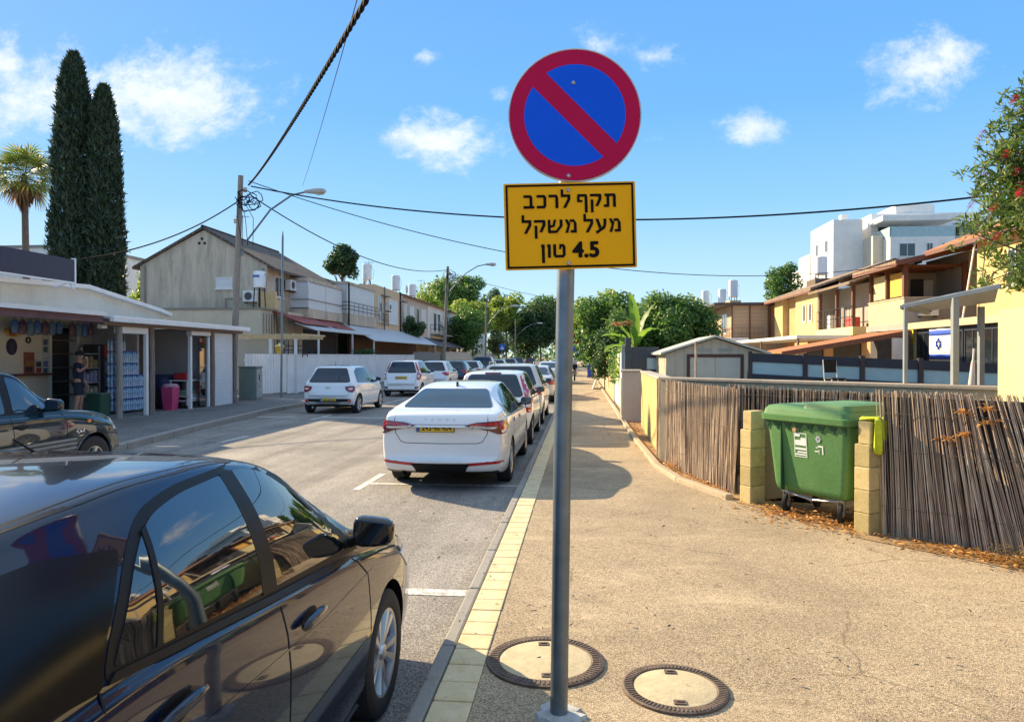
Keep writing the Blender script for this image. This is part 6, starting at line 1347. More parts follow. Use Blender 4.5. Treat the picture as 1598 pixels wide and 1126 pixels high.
# scooter on the far pavement
t = T('motor_scooter', 'grey scooter parked on the pavement just right of the sign pole', 'scooter', (-.40, 47, SZ)); gm = M('scooter grey', (.25, .26, .27), .35, .2, metal=.3)
for y in (-.62, .62): mb = MB(); mb.lathe([(.13, -.05), (.2, -.055), (.235, -.03), (.24, 0), (.235, .03), (.2, .055), (.13, .05)], 20, 'x', (0, y, .24), closed=True); mb.build('wheel', tyreM, t, smooth=True); 
mb = MB(); mb.tube([(0, -.75, .62), (0, -.35, .72), (0, .05, .42), (0, .35, .38), (0, .5, .7), (0, .42, 1.0)], [.12, .19, .15, .13, .11, .06], 10); mb.build('body', gm, t, smooth=True); mb = MB(); mb.tube([(0, -.75, .78), (0, -.4, .84), (0, -.02, .80)], [.1, .15, .1], 8); mb.build('seat', blackT, t, smooth=True)
mb = MB(); mb.tube([(-.34, .34, 1.06), (0, .42, 1.02), (.34, .34, 1.06)], .025, 8); mb.build('handlebar', blackT, t); mb = MB(); mb.tube([(0, .5, .75), (0, .62, .28)], .035, 8); mb.build('fork', gm, t); mb = MB(); mb.lathe([(0, .0), (.09, .02), (.10, .08), (0, .1)], 12, 'y', (0, .48, .92)); mb.build('headlamp', whiteL, t); mb = MB(); mb.prism(rpoly([(-.16, 1.0), (.16, 1.0), (.12, 1.4), (-.12, 1.4)], .05), lambda x, z: (x, .52, z), lambda x, z: (x, .53, z)); mb.build('windshield', M('clear screen', (.4, .42, .43), .1), t)
B('top_box', blackT, t, (-.2, .2, -1.0, -.68, .85, 1.12), bevel=.05)
t = T('warning_sign', 'red edged warning triangle sign half hidden by the grey sign pole', 'road sign', (-.50, 42, SZ)); mb = MB(); mb.tube([(0, 0, 0), (0, 0, 3.2)], .035, 10); mb.build('pole', steel, t)
tri = lambda k, z0: [(-.5 * k, -.29 * k), (.5 * k, -.29 * k), (0, .577 * k)]
mb = MB(); mb.prism(rpoly(tri(.95, 0), .06), lambda x, z: (x, -.045, 2.68 + z), lambda x, z: (x, -.035, 2.68 + z)); mb.build('red_triangle', M('warning red', (.60, .02, .01), .5), t); mb = MB(); mb.prism(rpoly(tri(.58, 0), .03), lambda x, z: (x, -.05, 2.69 + z), lambda x, z: (x, -.046, 2.69 + z)); mb.build('white_field', M('warning white', (.75, .75, .72), .5), t); B('lower_plate', plateB, t, (-.2, .22, -.05, -.036, 1.95, 2.2))
t = T('crossing_sign', 'small blue square road sign far away on the left pavement', 'road sign', (-8.9, 80, SZ)); mb = MB(); mb.tube([(0, 0, 0), (0, 0, 3.0)], .04, 8); mb.build('pole', steel, t); B('blue_plate', plateB, t, (-.35, .35, -.06, -.045, 2.3, 3.0)); mb = MB(); mb.prism([(-.22, 2.4), (.22, 2.4), (0, 2.82)], lambda x, z: (x, -.066, z), lambda x, z: (x, -.061, z)); mb.build('white_triangle', MATS['warning white'], t)
# folding chair on the terrace
t = T('garden_chair', 'black backed chair with white legs standing behind the old wall', 'chair', (*ony(1302, 590, 14.6).xy, .93), .2); t.scale = (.72, .8, .92); wl_ = frW
for x in (-.19, .19):
    mb = MB(); mb.tube([(x, -.18, 0), (x, .16, .45), (x, .22, .86)], .014, 8); mb.build('leg', wl_, t); mb = MB(); mb.tube([(x, .2, 0), (x, -.2, .44)], .014, 8); mb.build('leg', wl_, t)
B('seat', blackT, t, (-.2, .2, -.22, .2, .44, .47), bevel=.01); B('backrest', blackT, t, (-.19, .19, .19, .22, .58, .87), bevel=.01)
# pergola posts on the wall
pgo = T('pergola', 'slim grey steel pergola with a sloping top on the garden wall', 'pergola', (0, 0, 0)); pst = M('grey painted steel', (.24, .26, .27), .45, .15)
B('post', pst, pgo, (3.86, 3.90, 8.86, 8.90, 1.47, 2.38)); B('post', pst, pgo, (4.235, 4.30, 8.50, 8.56, 1.47, 2.46)); B('post', pst, pgo, (5.0, 5.06, 9.4, 9.46, .9, 2.42))
mb = MB(); mb.bar((3.84, 8.92, 2.385), (4.60, 8.24, 2.56), .045, .04); mb.build('beam', pst, pgo); mb = MB(); mb.bar((3.86, 8.92, 2.38), (4.55, 9.75, 2.36), .04, .04); mb.build('beam', pst, pgo)
mb = MB(); q_ = [(3.86, 8.93, 2.41), (4.60, 8.27, 2.585), (5.15, 9.35, 2.47), (4.55, 9.80, 2.39)]; mb.add([*q_, *[(x, y, z + .012) for x, y, z in q_]], [(0, 3, 2, 1), (4, 5, 6, 7), (0, 1, 5, 4), (1, 2, 6, 5), (2, 3, 7, 6), (3, 0, 4, 7)]); mb.build('roof_sheet', corrW, pgo)
t = T('folded_parasol', 'folded pale parasol leaning beside the yellow wall', 'parasol', (4.50, 8.68, .95)); t.scale = (.7, .7, .85); mb = MB(); mb.lathe([(.0, 1.02), (.03, .9), (.06, .5), (.13, .1), (.10, .05), (0, .05)], 10); mb.v = [(x + z * .06, y - z * .02, z) for x, y, z in mb.v]; mb.build('canopy', M('pale cloth', (.55, .5, .47), .85, .15), t, smooth=True); mb = MB(); mb.tube([(0, 0, -.05), (.065, -.02, 1.1)], .015, 8); mb.build('pole', wl_, t)

# ---------------- houses of the right row
yA_ = plaster('house yellow', (.60, .43, .19), (.42, .27, .09), .35, vs=1.0); yB_ = plaster('house pale yellow', (.64, .53, .27), (.4, .3, .14), .35); ochre = plaster('house ochre', (.50, .31, .14), (.3, .18, .08), .3); greyR = plaster('house shaded grey', (.36, .33, .29), (.18, .16, .14), .4)  # greyR puts the shade of camera-facing walls into their colour
roofO = tiles('orange tiles', (.50, .17, .06), (.62, .24, .09), (.22, .09, .05)); roofB = tiles('old tan tiles', (.30, .20, .13), (.38, .26, .17), (.12, .09, .07)); wR = M('red brown timber', (.14, .05, .03), .55, .3, 6, stretch=(6, 6, .6))
R1 = T('yellow_house', 'nearest yellow house with an orange tiled roof and flags below', 'house', (0, 0, 0))
B('wall', yA_, R1, (16, 25, 18, 30.3, .1, 6.7)); roofslab(R1, [(20.2, 18, 8.45), (15.5, 18, 6.5), (15.5, 33.6, 6.5), (20.2, 33.6, 8.45)], .16, roofO); roofslab(R1, [(20.203, 18, 8.45), (25.6, 18, 6.2), (25.6, 33.6, 6.2), (20.203, 33.6, 8.45)], .16, roofO); B('eave_board', wR, R1, (15.44, 15.52, 18, 33.6, 6.28, 6.46))
mb = MB(); mb.tube([(20.2, 18, 8.47), (20.2, 33.6, 8.47)], .1, 8); mb.build('ridge_tiles', roofO, R1)
B('shop_front', darkIn, R1, (15.1, 16.2, 25.2, 33.9, .1, 3.0)); B('floor_slab', plaster('slab beige', (.52, .42, .27)), R1, (14.85, 18, 25.2, 33.95, 3.0, 3.28)); B('corner_strip', yA_, R1, (14.95, 15.09, 33.4, 33.95, .9, 2.99))
gl = M('shop glass', (.012, .014, .02), .05, spec=.8)
for k in range(6): y0 = 25.6 + k * 1.3; win(R1, 'x', -1, 15.1, y0, y0 + 1.2, .95, 2.85, 'glass', .05, navy)
win(R1, 'x', -1, 16, 27.2, 28.2, 4.4, 5.8); B('white_panel', frW, R1, (15.9, 15.97, 26.0, 27.0, 4.2, 5.6)); mb = MB(); mb.bar((15.6, 30.6, 3.3), (15.7, 29.9, 6.3), .05, .05); mb.build('inclined_pipe', frW, R1)
# porch block with open upper balcony
P1 = T('yellow_house', 'yellow house with a timber posted upper balcony and air conditioner', 'house', (0, 0, 0))
B('lower_wall', ochre, P1, (14.8, 24, 34, 38.2, .1, 3.0)); B('floor_slab', greyR, P1, (14.75, 19, 33.98, 38.2, 3.0, 3.3)); B('parapet', yB_, P1, (14.8, 14.95, 34.16, 38.0, 3.3, 4.45)); B('parapet', greyR, P1, (14.8, 17.6, 34.0, 34.15, 3.3, 4.45)); B('coping', plaster('coping cream', (.5, .44, .33)), P1, (14.76, 14.99, 33.96, 38.02, 4.452, 4.51), (14.99, 17.6, 33.96, 34.19, 4.452, 4.51))
B('back_wall', greyR, P1, (17.6, 24, 34, 38, 3.3, 6.6)); B('back_wall', yA_, P1, (14.95, 17.6, 37.9, 38.05, 3.3, 6.0)); B('balcony_wall', greyR, P1, (15.3, 17.6, 36.9, 37.0, 3.3, 6.2)); B('balcony_door', darkIn, P1, (16.35, 16.95, 36.84, 36.88, 3.3, 5.6)); B('curtain', frW, P1, (16.96, 17.4, 36.84, 36.88, 3.35, 5.55))
for x, y, r_ in ((14.87, 34.08, .10), (14.87, 36.0, .07), (14.87, 37.9, .07), (17.45, 34.08, .08)): B('timber_post', wR, P1, (x - r_, x + r_, y - r_, y + r_, 4.52, 6.1))
B('orange_blind', M('orange blind', (.70, .38, .06), .8, .2, 4), P1, (14.93, 14.96, 34.3, 35.8, 4.6, 5.7)); B('orange_blind', M('yellow blind', (.70, .55, .25), .8, .2, 4), P1, (14.93, 14.96, 36.2, 37.7, 4.6, 5.75))
roofslab(P1, [(18.2, 33.5, 6.95), (14.2, 33.5, 6.12), (14.2, 38.6, 6.12), (18.2, 38.6, 6.95)], .12, roofB); B('fascia_beam', wR, P1, (14.2, 14.3, 33.5, 38.6, 5.86, 5.99)); mb = MB(); mb.bar((14.2, 33.46, 5.98), (18.2, 33.46, 6.80), .08, .20); mb.build('fascia_beam', wR, P1); B('rafters', wR, P1, *[(14.35, 17.5, 34.3 + k * .8, 34.38 + k * .8, 5.9, 6.02) for k in range(5)])
acunit('air conditioner on the grey balcony parapet of the yellow house', 15.75, 33.8, 3.62, 0)
roofslab(P1, [(13.3, 30, 2.85), (8.3, 30, 1.98), (8.3, 33.9, 1.98), (13.3, 33.9, 2.85)], .08, roofO, 'lean_to_roof'); mb = MB(); mb.bar((8.25, 29.97, 1.88), (13.35, 29.97, 2.74), .07, .18); mb.build('lean_to_beam', wR, P1); B('lean_to_post', wR, P1, (13.1, 13.25, 30, 30.15, .9, 2.6)); B('lean_to_post', wR, P1, (8.5, 8.6, 30, 30.1, .9, 1.9)); B('dark_doorway', darkIn, P1, (13.3, 14.75, 33.2, 33.95, .9, 2.9)); B('white_door', frW, P1, (13.9, 14.5, 33.1, 33.19, .9, 2.6))
# flags
def flag(label, px0, px1, py0, py1, X, cols, star=False):
    a_, b_ = onx(px1, py0, X), onx(px0, py1, X); y0, y1, z0, z1 = a_.y, b_.y, b_.z, a_.z
    t = T('flag', label, 'flag', (X, (y0 + y1) / 2, z0)); h = z1 - z0; w = y1 - y0
    def sheet(v0, v1, u0=0, u1=1, dx=0):
        mb = MB(); n = 12; vs = []
        for i in range(n + 1):
            u = u0 + (u1 - u0) * i / n
            for j in (0, 1): v = v0 + (v1 - v0) * j; vs.append((.02 * math.sin(u * 9) - dx, (.5 - u) * w, v * h))
        mb.add(vs, [(2 * i, 2 * i + 2, 2 * i + 3, 2 * i + 1) for i in range(n)]); return mb
    names = {}
    for nm, m, v0, v1, u0, u1, dx in cols:
        o = sheet(v0, v1, u0, u1, dx).build(nm, m, t, smooth=True, fix=False); so = o.modifiers.new('s', 'SOLIDIFY'); so.thickness = .004
    if star:
        for k in (0, 1):
            pts = [(math.sin(2 * math.pi * i / 3 + math.pi * k), math.cos(2 * math.pi * i / 3 + math.pi * k)) for i in range(3)]; mb = MB()
            for i in range(3):
                p, q = pts[i], pts[(i + 1) % 3]; s = min(w, h) * .17; mb.bar((-.035 + .02 * math.sin(4.5) - .001 * k, p[0] * s * 1.0, h * .5 + p[1] * s), (-.035 + .02 * math.sin(4.5) - .001 * k, q[0] * s, h * .5 + q[1] * s), .004, s * .22, (1, 0, 0))
            mb.build('blue_star', flB, t)
    return t
flW = M('flag white', (.78, .79, .80), .8, .05); flB = M('flag blue', (.02, .08, .45), .8, .05)
flag('white flag with two blue stripes and a blue star on the dark glass front', 1450, 1484, 508, 563, 14.98, [('white_cloth', flW, 0, 1, 0, 1, 0), ('blue_stripe', flB, .74, .90, 0, 1, .006), ('blue_stripe', flB, .05, .20, 0, 1, .006)], True)
flag('yellow and green banner hung at the left end of the glass front', 1403, 1425, 510, 560, 14.90, [('green_cloth', M('banner green', (.20, .42, .30), .8, .2, 3), 0, 1, 0, 1, 0), ('yellow_cloth', M('banner yellow', (.80, .60, .02), .8, .1), .45, 1, .45, 1, .006), ('yellow_cloth', MATS['banner yellow'], .72, 1, .1, .5, .006)])
# second yellow house
R2 = T('yellow_house', 'yellow house with small arched windows under a long tan roof', 'house', (0, 0, 0))
B('wall', yA_, R2, (14.5, 24, 45, 49.4, 2.9, 5.9)); B('wall', ochre, R2, (14.9, 24, 49.41, 52.5, 2.9, 5.85)); B('wall', yA_, R2, (14.5, 24, 52.51, 54.6, 2.9, 5.85)); B('side_wall', greyR, R2, (14.52, 24, 44.9, 44.99, 2.9, 5.9)); B('lower_wall', ochre, R2, (15.2, 24, 38.6, 54.6, .1, 2.9)); B('balcony_back', greyR, R2, (15.6, 24, 38.5, 44.88, 2.9, 5.8))  # shade painted in: ochre middle bay and grey sheet on the side wall
for y in (46.2, 47.4):
    mb = MB(); pts = [(-.22, 0), (.22, 0), (.22, .9)] + [(.22 * math.cos(a), .9 + .22 * math.sin(a)) for a in [math.pi * k / 8 for k in range(1, 8)]] + [(-.22, .9)]; mb.prism([(p * 1.35, q * 1.1 - .06) for p, q in pts], lambda u, v: (14.44, y + u, 4.0 + v), lambda u, v: (14.499, y + u, 4.0 + v)); f_ = mb.build('window', frW, R2); mb = MB(); mb.prism([(p * .7, q * .95 + .05) for p, q in pts], lambda u, v: (14.43, y + u, 4.0 + v), lambda u, v: (14.439, y + u, 4.0 + v)); mb.build('pane', paneM, f_)
B('balcony_slab', yB_, R2, (14.3, 15.6, 38.8, 44.8, 2.9, 3.35)); railing(R2, [(14.35, 38.9), (14.35, 44.7)], 3.35, 4.45, gap=.45, horiz=2)
for y in (39.2, 41.6, 44.4): B('timber_post', wR, R2, (14.4, 14.56, y - .08, y + .08, 3.35, 5.55))
roofslab(R2, [(19, 44.9, 7.75), (14.05, 44.9, 5.98), (14.05, 56, 5.98), (19, 56, 7.75)], .14, roofB); roofslab(R2, [(17.5, 38.2, 6.7), (13.9, 38.2, 5.66), (13.9, 44.88, 5.66), (17.5, 44.88, 6.7)], .12, roofB); B('eave_board', wR, R2, (14.0, 14.08, 44.9, 56, 5.7, 5.83)); roofslab(R2, [(19.003, 44.9, 7.75), (24, 44.9, 5.9), (24, 56, 5.9), (19.003, 56, 7.75)], .14, roofB)
B('canopy', frW, R2, (11.5, 14.3, 39, 55.5, 2.72, 2.90)); B('canopy_post', woodD, R2, (11.6, 11.7, 39.2, 39.3, .1, 2.72), (11.6, 11.7, 47, 47.1, .1, 2.72), (11.6, 11.7, 55, 55.1, .1, 2.72)); B('dark_opening', darkIn, R2, (15.1, 15.18, 40, 44, .1, 2.6), (15.1, 15.18, 46, 49, .1, 2.6)); B('washing_machine', frW, R2, (14.7, 15.2, 43.3, 43.9, 3.36, 4.2), bevel=.02)
o = B('red_basket', M('red basket', (.55, .06, .05), .6, .2), None, (-.25, .25, -.45, .45, 0, .55), bevel=.05); o.location = (14.85, 40.3, 3.36); tag(o, 'red and white basket on the railed balcony', 'basket')
hood = B('roof_hood', roofB, R2, (16.6, 18.2, 52, 54, 6.6, 7.3)); 
R3 = T('beige_house', 'beige timber clad upper storey with dark roof edge beyond the yellow houses', 'house', (0, 0, 0)); clad = slats('beige cladding', (.42, .30, .19), .3, 'Z', .7, .2)
B('wall', clad, R3, (11.7, 24, 56.2, 66, 2.9, 5.7)); B('lower_wall', facT, R3, (12.5, 24, 56.3, 66, .1, 2.9)); B('roof_slab', M('dark roof edge', (.07, .05, .045), .7), R3, (10.3, 24, 55.9, 66.4, 5.72, 5.92)); B('white_canopy', frW, R3, (9.5, 12.6, 54.5, 62, 2.9, 3.15)); railing(R3, [(11.5, 66), (11.5, 56.0), (14, 56.0)], 3.0, 4.0, gap=.3, horiz=2, m=woodD); B('cladding_post', wR, R3, (13.0, 13.1, 56.1, 56.19, 2.9, 5.7), (11.65, 11.75, 56.1, 56.19, 2.9, 5.7), (14.4, 14.6, 56.0, 56.19, 2.9, 5.8))
win(R3, 'x', -1, 11.7, 58, 60, 3.6, 5.2)
R4 = T('beige_house', 'low beige house with water tanks behind the big bush', 'house', (0, 0, 0)); B('wall', facT, R4, (11.0, 24, 67, 84, .1, 5.8)); B('roof_slab', M('grey roof slab', (.3, .27, .24), .8), R4, (10.8, 24, 66.8, 84.2, 5.803, 6.05)); win(R4, 'x', -1, 11.0, 70, 72, 3.6, 5)
for lab, px, py, y, h_ in (('white water tank farthest left beyond the big bush', 1101, 487, 70, 1.3), ('white water tank between two others beyond the bush', 1127, 487, 69, 1.35), ('white water tank right of its neighbours on the beige roof', 1144, 480, 62, 1.45)):
    q = ony(px, py, y); zb_ = 6.05 if y > 66 else 5.92; k_ = tank(lab, q.x, y, zb_, h_, .38, .75 if y > 66 else .9)
    B('plinth', facT, k_, (-.5, .5, -.45, .45, 0, .6))
tank('white water tank above the tan roof in front of the white apartment block', 17.3, 53, 7.3, 1.3, .45, .35); tank('white water tank at the top of the orange roof behind the red flowering tree', 19.4, 30, 8.0, 1.3, .42, .4)
# white apartment block behind
apW = plaster('apartment white', (.82, .80, .76), (.5, .47, .42), .25); apC = plaster('apartment cream', (.60, .53, .42), (.4, .35, .28), .25); ab = T('apartment_block', 'tall stepped white apartment block rising behind the right houses', 'building', (0, 0, 0))
B('stair_tower', apW, ab, (25.7, 28.6, 75, 82, 0, 15.7)); B('wing', apW, ab, (25.6, 28, 82.01, 86, 0, 13.2)); B('wing', apW, ab, (25.5, 28, 86.01, 90, 0, 11.8)); B('main_wall', apW, ab, (29.6, 35.5, 71, 84, 0, 13.2)); B('cream_recess', apC, ab, (28.6, 29.6, 72.5, 84, 0, 13.6)); B('upper_storey', apW, ab, (29.6, 41, 75.5, 86, 13.2, 16.3)); B('roof_canopy', apW, ab, (29.4, 36.2, 72.2, 75.5, 15.0, 15.5)); B('lift_room', apW, ab, (32.2, 36, 76, 82, 16.3, 17.3)); B('right_wing', apW, ab, (35.5, 47, 73, 88, 0, 12.6)); B('penthouse', M('penthouse grey glass', (.20, .26, .32), .2, .2), ab, (38.5, 45.5, 73.5, 80, 12.6, 14.9)); B('penthouse_roof', apW, ab, (38, 46.5, 73, 81, 14.9, 15.15))
B('glass_rail', M('pale green glass rail', (.35, .48, .50), .1, coat=.5), ab, (29.7, 35.5, 71.05, 71.1, 13.2, 14.2), (29.6, 29.65, 71.1, 75, 13.2, 14.2))
for (x0, x1, z0, z1) in ((30.4, 31.9, 11.3, 12.6), (32.9, 33.5, 11.3, 12.6), (34.3, 34.9, 11.3, 12.6)): win(ab, 'y', -1, 71, x0, x1, z0, z1, 'glass', .06)
for (x0, x1, z0, z1) in ((30.2, 32.3, 13.3, 15.0), (32.7, 34.8, 13.3, 15.0), (37.3, 38.2, 13.9, 14.9)): win(ab, 'y', -1, 75.5, x0, x1, z0, z1, 'glass', .06)
for (y0, z0) in ((76.5, 12.6), (79.5, 12.6), (76.5, 9.2), (79.5, 9.2), (76.5, 6.0), (79.5, 6.0)): win(ab, 'x', -1, 25.7, y0, y0 + .8, z0, z0 + 1.3, 'glass', .06)
for x0 in (40, 42, 44): B('penthouse_window', paneM, ab, (x0, x0 + 1.4, 73.44, 73.49, 12.8, 14.5))
B('stack', apW, ab, (27.2, 27.9, 77, 77.7, 15.7, 16.6))
# ------------------------------------------------------------------ trees and plants
barkM = M('bark', (.10, .075, .055), .9, .4, 8, .7, 25, stretch=(3, 3, .5), c2=(.22, .17, .13))
GR = {'mid': [(0.028, 0.078, 0.019), (0.054, 0.132, 0.028), (0.085, 0.186, 0.039), (0.124, 0.232, 0.046)], 'dark': [(0.016, 0.046, 0.019), (0.028, 0.070, 0.025), (0.046, 0.101, 0.031), (0.070, 0.132, 0.039)],
      'light': [(0.078, 0.155, 0.023), (0.139, 0.232, 0.031), (0.202, 0.295, 0.046), (0.264, 0.341, 0.062)], 'blue': [(0.046, 0.093, 0.054), (0.070, 0.124, 0.070), (0.093, 0.155, 0.085)], 'cyp': [(.020, .048, .030), (0.016, 0.037, 0.022), (0.025, 0.053, 0.028), (0.040, 0.071, 0.034), (0.062, 0.090, 0.043)], 'olive': [(0.093, 0.124, 0.046), (0.139, 0.171, 0.062), (0.202, 0.217, 0.093)]}
def lm(k): return leafmat('leaves ' + k, GR[k], .35 if k != 'cyp' else .15)
def leafcloud(clumps, n, L, wd, seed, droop=0.0, shell=.5, up=.35):
    """leaf quads spread through ellipsoid clumps (x,y,z,rx,ry,rz)"""
    rng = np.random.default_rng(seed); C = np.array(clumps, float); vol = (C[:, 3] * C[:, 4] * C[:, 5]) ** (2 / 3); p = vol / vol.sum()
    idx = rng.choice(len(C), n, p=p); d = rng.normal(size=(n, 3)); d /= np.linalg.norm(d, axis=1)[:, None]
    r = shell + (1 - shell) * rng.random(n) ** .6; r *= 1 + rng.normal(size=n) * .07; pos = C[idx, :3] + d * r[:, None] * C[idx, 3:]
    nrm = d * .7 + rng.normal(size=(n, 3)) * .6 + np.array([0, 0, up]); nrm /= np.linalg.norm(nrm, axis=1)[:, None]
    t = np.cross(nrm, rng.normal(size=(n, 3))); t[:, 2] -= droop; t /= np.linalg.norm(t, axis=1)[:, None]; b = np.cross(nrm, t); b /= np.linalg.norm(b, axis=1)[:, None]
    l = L * rng.uniform(.6, 1.25, n)[:, None]; w = l * wd * rng.uniform(.75, 1.2, n)[:, None]
    V = np.stack([pos - t * l * .5, pos + b * w * .5 + nrm * l * .06, pos + t * l * .5 - nrm * l * .1, pos - b * w * .5 + nrm * l * .06], 1).reshape(-1, 3)
    return V, np.arange(n * 4).reshape(-1, 4)
def npmesh(name, V, Fc, m, parent=None):
    me = bpy.data.meshes.new(name); n = len(Fc); k = Fc.shape[1]; me.vertices.add(len(V)); me.vertices.foreach_set('co', V.astype(np.float32).ravel()); me.loops.add(n * k); me.loops.foreach_set('vertex_index', Fc.astype(np.int32).ravel())
    me.polygons.add(n); me.polygons.foreach_set('loop_start', np.arange(0, n * k, k, dtype=np.int32)); me.update(calc_edges=True); me.validate(); me.materials.append(m); return link(bpy.data.objects.new(name, me), parent)
def clumpy(rx, ry, rz, cz, k, seed, f=(.28, .45)):
    rng = np.random.default_rng(seed); out = []
    for i in range(k):
        d = rng.normal(size=3); d /= np.linalg.norm(d); r = rng.uniform(.35, .80); s = rng.uniform(*f); out.append((d[0] * rx * r, d[1] * ry * r, cz + d[2] * rz * r, rx * s, ry * s, rz * s * rng.uniform(.7, 1)))
    return out
def tree(label, x, y, rx, rz, cz, kind, n, L, seed, k=14, tr=.14, wd=.55, ry=None, group=None, name='tree', cat='tree', droop=0, shell=.4, f=(.28, .45)):
    t = T(name, label, cat, (x, y, 0), 0, group); random.seed(seed); cl = clumpy(rx, ry or rx, rz, cz, int(k * 1.4), seed, f); V, Fc = leafcloud(cl, int(n * 1.7), L * .92, wd, seed, droop, shell); npmesh('crown', V, Fc, lm(kind), t)
    mb = MB(); h = cz - rz * .35; mb.tube([(0, 0, -.05), (random.uniform(-.1, .1), .05, h * .5), (0, 0, h), (.1, 0, cz + rz * .3)], [tr * 1.15, tr, tr * .8, tr * .3], 10)
    for c in cl[:8]: b = Vector((0, 0, h * random.uniform(.7, 1))); e = Vector(c[:3]); mb.tube([b, b.lerp(e, .5) + Vector((0, 0, -.08 * rz)), e], [tr * .5, tr * .3, tr * .12], 6)
    mb.build('trunk', barkM, t, smooth=True); return t
def cypress(label, x, y, top, r, seed, n=15000):
    t = T('cypress_tree', label, 'tree', (x, y, 0), 0, None); rng = np.random.default_rng(seed); h = top
    prof = lambda u: r * np.interp(u, [0, .04, .15, .45, .75, .9, .97, 1], [.75, .9, 1, 1, .82, .58, .36, .12])
    u = rng.random(n) ** .9; a = rng.random(n) * 2 * np.pi; lump = 1 + .10 * np.sin(u * 37 + 2 * np.sin(a * 2)) * np.cos(a * 3 + u * 11) + .10 * np.sin(a * 5 + u * 60) * np.sin(u * 90 + a * 3) + .06 * rng.normal(size=n); rr_ = prof(u) * lump * rng.uniform(.72, 1.03, n)
    pos = np.stack([np.cos(a) * rr_, np.sin(a) * rr_, .4 + u * (h - .7)], 1); out = np.stack([np.cos(a), np.sin(a), np.zeros(n)], 1); dr = out * .35 + np.array([0, 0, 1.0]) + rng.normal(size=(n, 3)) * .42; dr /= np.linalg.norm(dr, axis=1)[:, None]
    s = np.cross(dr, out + rng.normal(size=(n, 3)) * .8); s /= np.linalg.norm(s, axis=1)[:, None]; l = rng.uniform(.10, .32, n)[:, None]; w = l * .20
    V = np.stack([pos - dr * l * .3, pos + s * w, pos + dr * l, pos - s * w], 1).reshape(-1, 3); npmesh('crown', V, np.arange(n * 4).reshape(-1, 4), lm('cyp'), t)
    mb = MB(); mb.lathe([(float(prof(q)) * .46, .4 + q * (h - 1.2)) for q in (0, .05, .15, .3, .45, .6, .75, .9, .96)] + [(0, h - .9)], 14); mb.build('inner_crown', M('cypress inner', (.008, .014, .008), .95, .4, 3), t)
    mb = MB(); mb.tube([(0, 0, -.05), (0, 0, .8)], [.2, .16], 10); mb.build('trunk', barkM, t)
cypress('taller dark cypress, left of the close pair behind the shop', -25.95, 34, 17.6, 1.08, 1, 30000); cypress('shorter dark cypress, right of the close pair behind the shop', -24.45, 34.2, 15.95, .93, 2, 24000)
# fan palm
def palm(label, x, y, h):
    t = T('palm_tree', label, 'tree', (x, y, 0)); mb = MB(); mb.tube([(0, 0, 0), (.1, 0, h * .5), (0, 0, h)], [.24, .19, .16], 12); mb.build('trunk', barkM, t, smooth=True); rng = np.random.default_rng(5)
    live = MB(); dead = MB()
    for i in range(46):
        a = i * 2.4; e = 1.25 - 2.1 * (i / 46) ** .9; isdead = i > 40; rad = rng.uniform(1.2, 1.55) * (.75 if isdead else 1); d = Vector((math.cos(a) * math.cos(e), math.sin(a) * math.cos(e), math.sin(e))); base = Vector((0, 0, h - (.0 if not isdead else .3))); c = base + d * rad * .75
        s = d.cross(Vector((0, 0, 1))).normalized(); n_ = s.cross(d); mbx = dead if isdead else live; mbx.bar(base, c, .03, .02)
        for k in range(15):
            q = (k - 7) / 7 * 1.75; v_ = (d * math.cos(q) + s * math.sin(q)).normalized(); L_ = rad * (.85 if abs(q) < 1 else .65); tip = c + v_ * L_ + Vector((0, 0, -.22 * L_ - (.3 if isdead else 0))) - n_ * .05; m_ = c + v_ * L_ * .55; w = d.cross(v_); ww = n_.cross(v_).normalized() * .055; mbx.add([c, m_ - ww, tip, m_ + ww], [(0, 1, 2, 3)])
    live.build('crown', leafmat('palm leaf', [(.05, .10, .02), (.09, .16, .03), (.15, .21, .04), (.32, .24, .03)], .3), t, fix=False); dead.build('dead_skirt', leafmat('palm dead', [(.10, .05, .02), (.20, .11, .05), (.28, .17, .09)], .2), t, fix=False)
    mb = MB()
    for i in range(120):
        a = rng.random() * 6.28; z = h - .5 - rng.random() * 1.5; w = .42 * (1 - abs(z - (h - 1.15)) / 1.4); mb.add([(math.cos(a) * .15, math.sin(a) * .15, z + .4), (math.cos(a - .3) * w, math.sin(a - .3) * w, z), (math.cos(a) * w * 1.1, math.sin(a) * w * 1.1, z - .35), (math.cos(a + .3) * w, math.sin(a + .3) * w, z)], [(0, 1, 2, 3)])
    mb.build('hanging_thatch', MATS['palm dead'], t, fix=False)
palm('fan palm with a brown thatch skirt at the far left', -32.1, 38, 12.2)
tree('bright green tree between the cypresses and the grey gable house', -30.2, 47, 3.0, 3.1, 5.6, 'light', 5200, .34, 11)
tree('dark dense rounded tree rising above the roof of the gable house', -20.4, 59, 1.55, 1.75, 9.75, 'dark', 3000, .30, 12, k=18, ry=1.4)
tree('yellow green tree behind the second utility pole', -22.5, 112, 5.2, 5.0, 9.2, 'light', 3800, .62, 13)
tree('tall light green tree rising behind the dark round street tree', -17.0, 100, 4.8, 5.6, 8.8, 'mid', 5200, .55, 14); tree('yellowish leafy tree top between two taller street trees', -13.6, 88, 3.4, 3.0, 6.6, 'light', 4200, .42, 24)
tree('round dark green street tree left of the slim lamp pole', -12.9, 78, 2.9, 2.9, 4.9, 'mid', 4200, .36, 15, k=20)
tree('tall bluish green tree behind the slim lamp pole', -15.4, 122, 3.8, 5.6, 9.0, 'blue', 3800, .6, 16); tree('pale shrub like tree beside the far lamp pole', -11.2, 96, 1.9, 2.0, 3.6, 'olive', 1800, .32, 17)
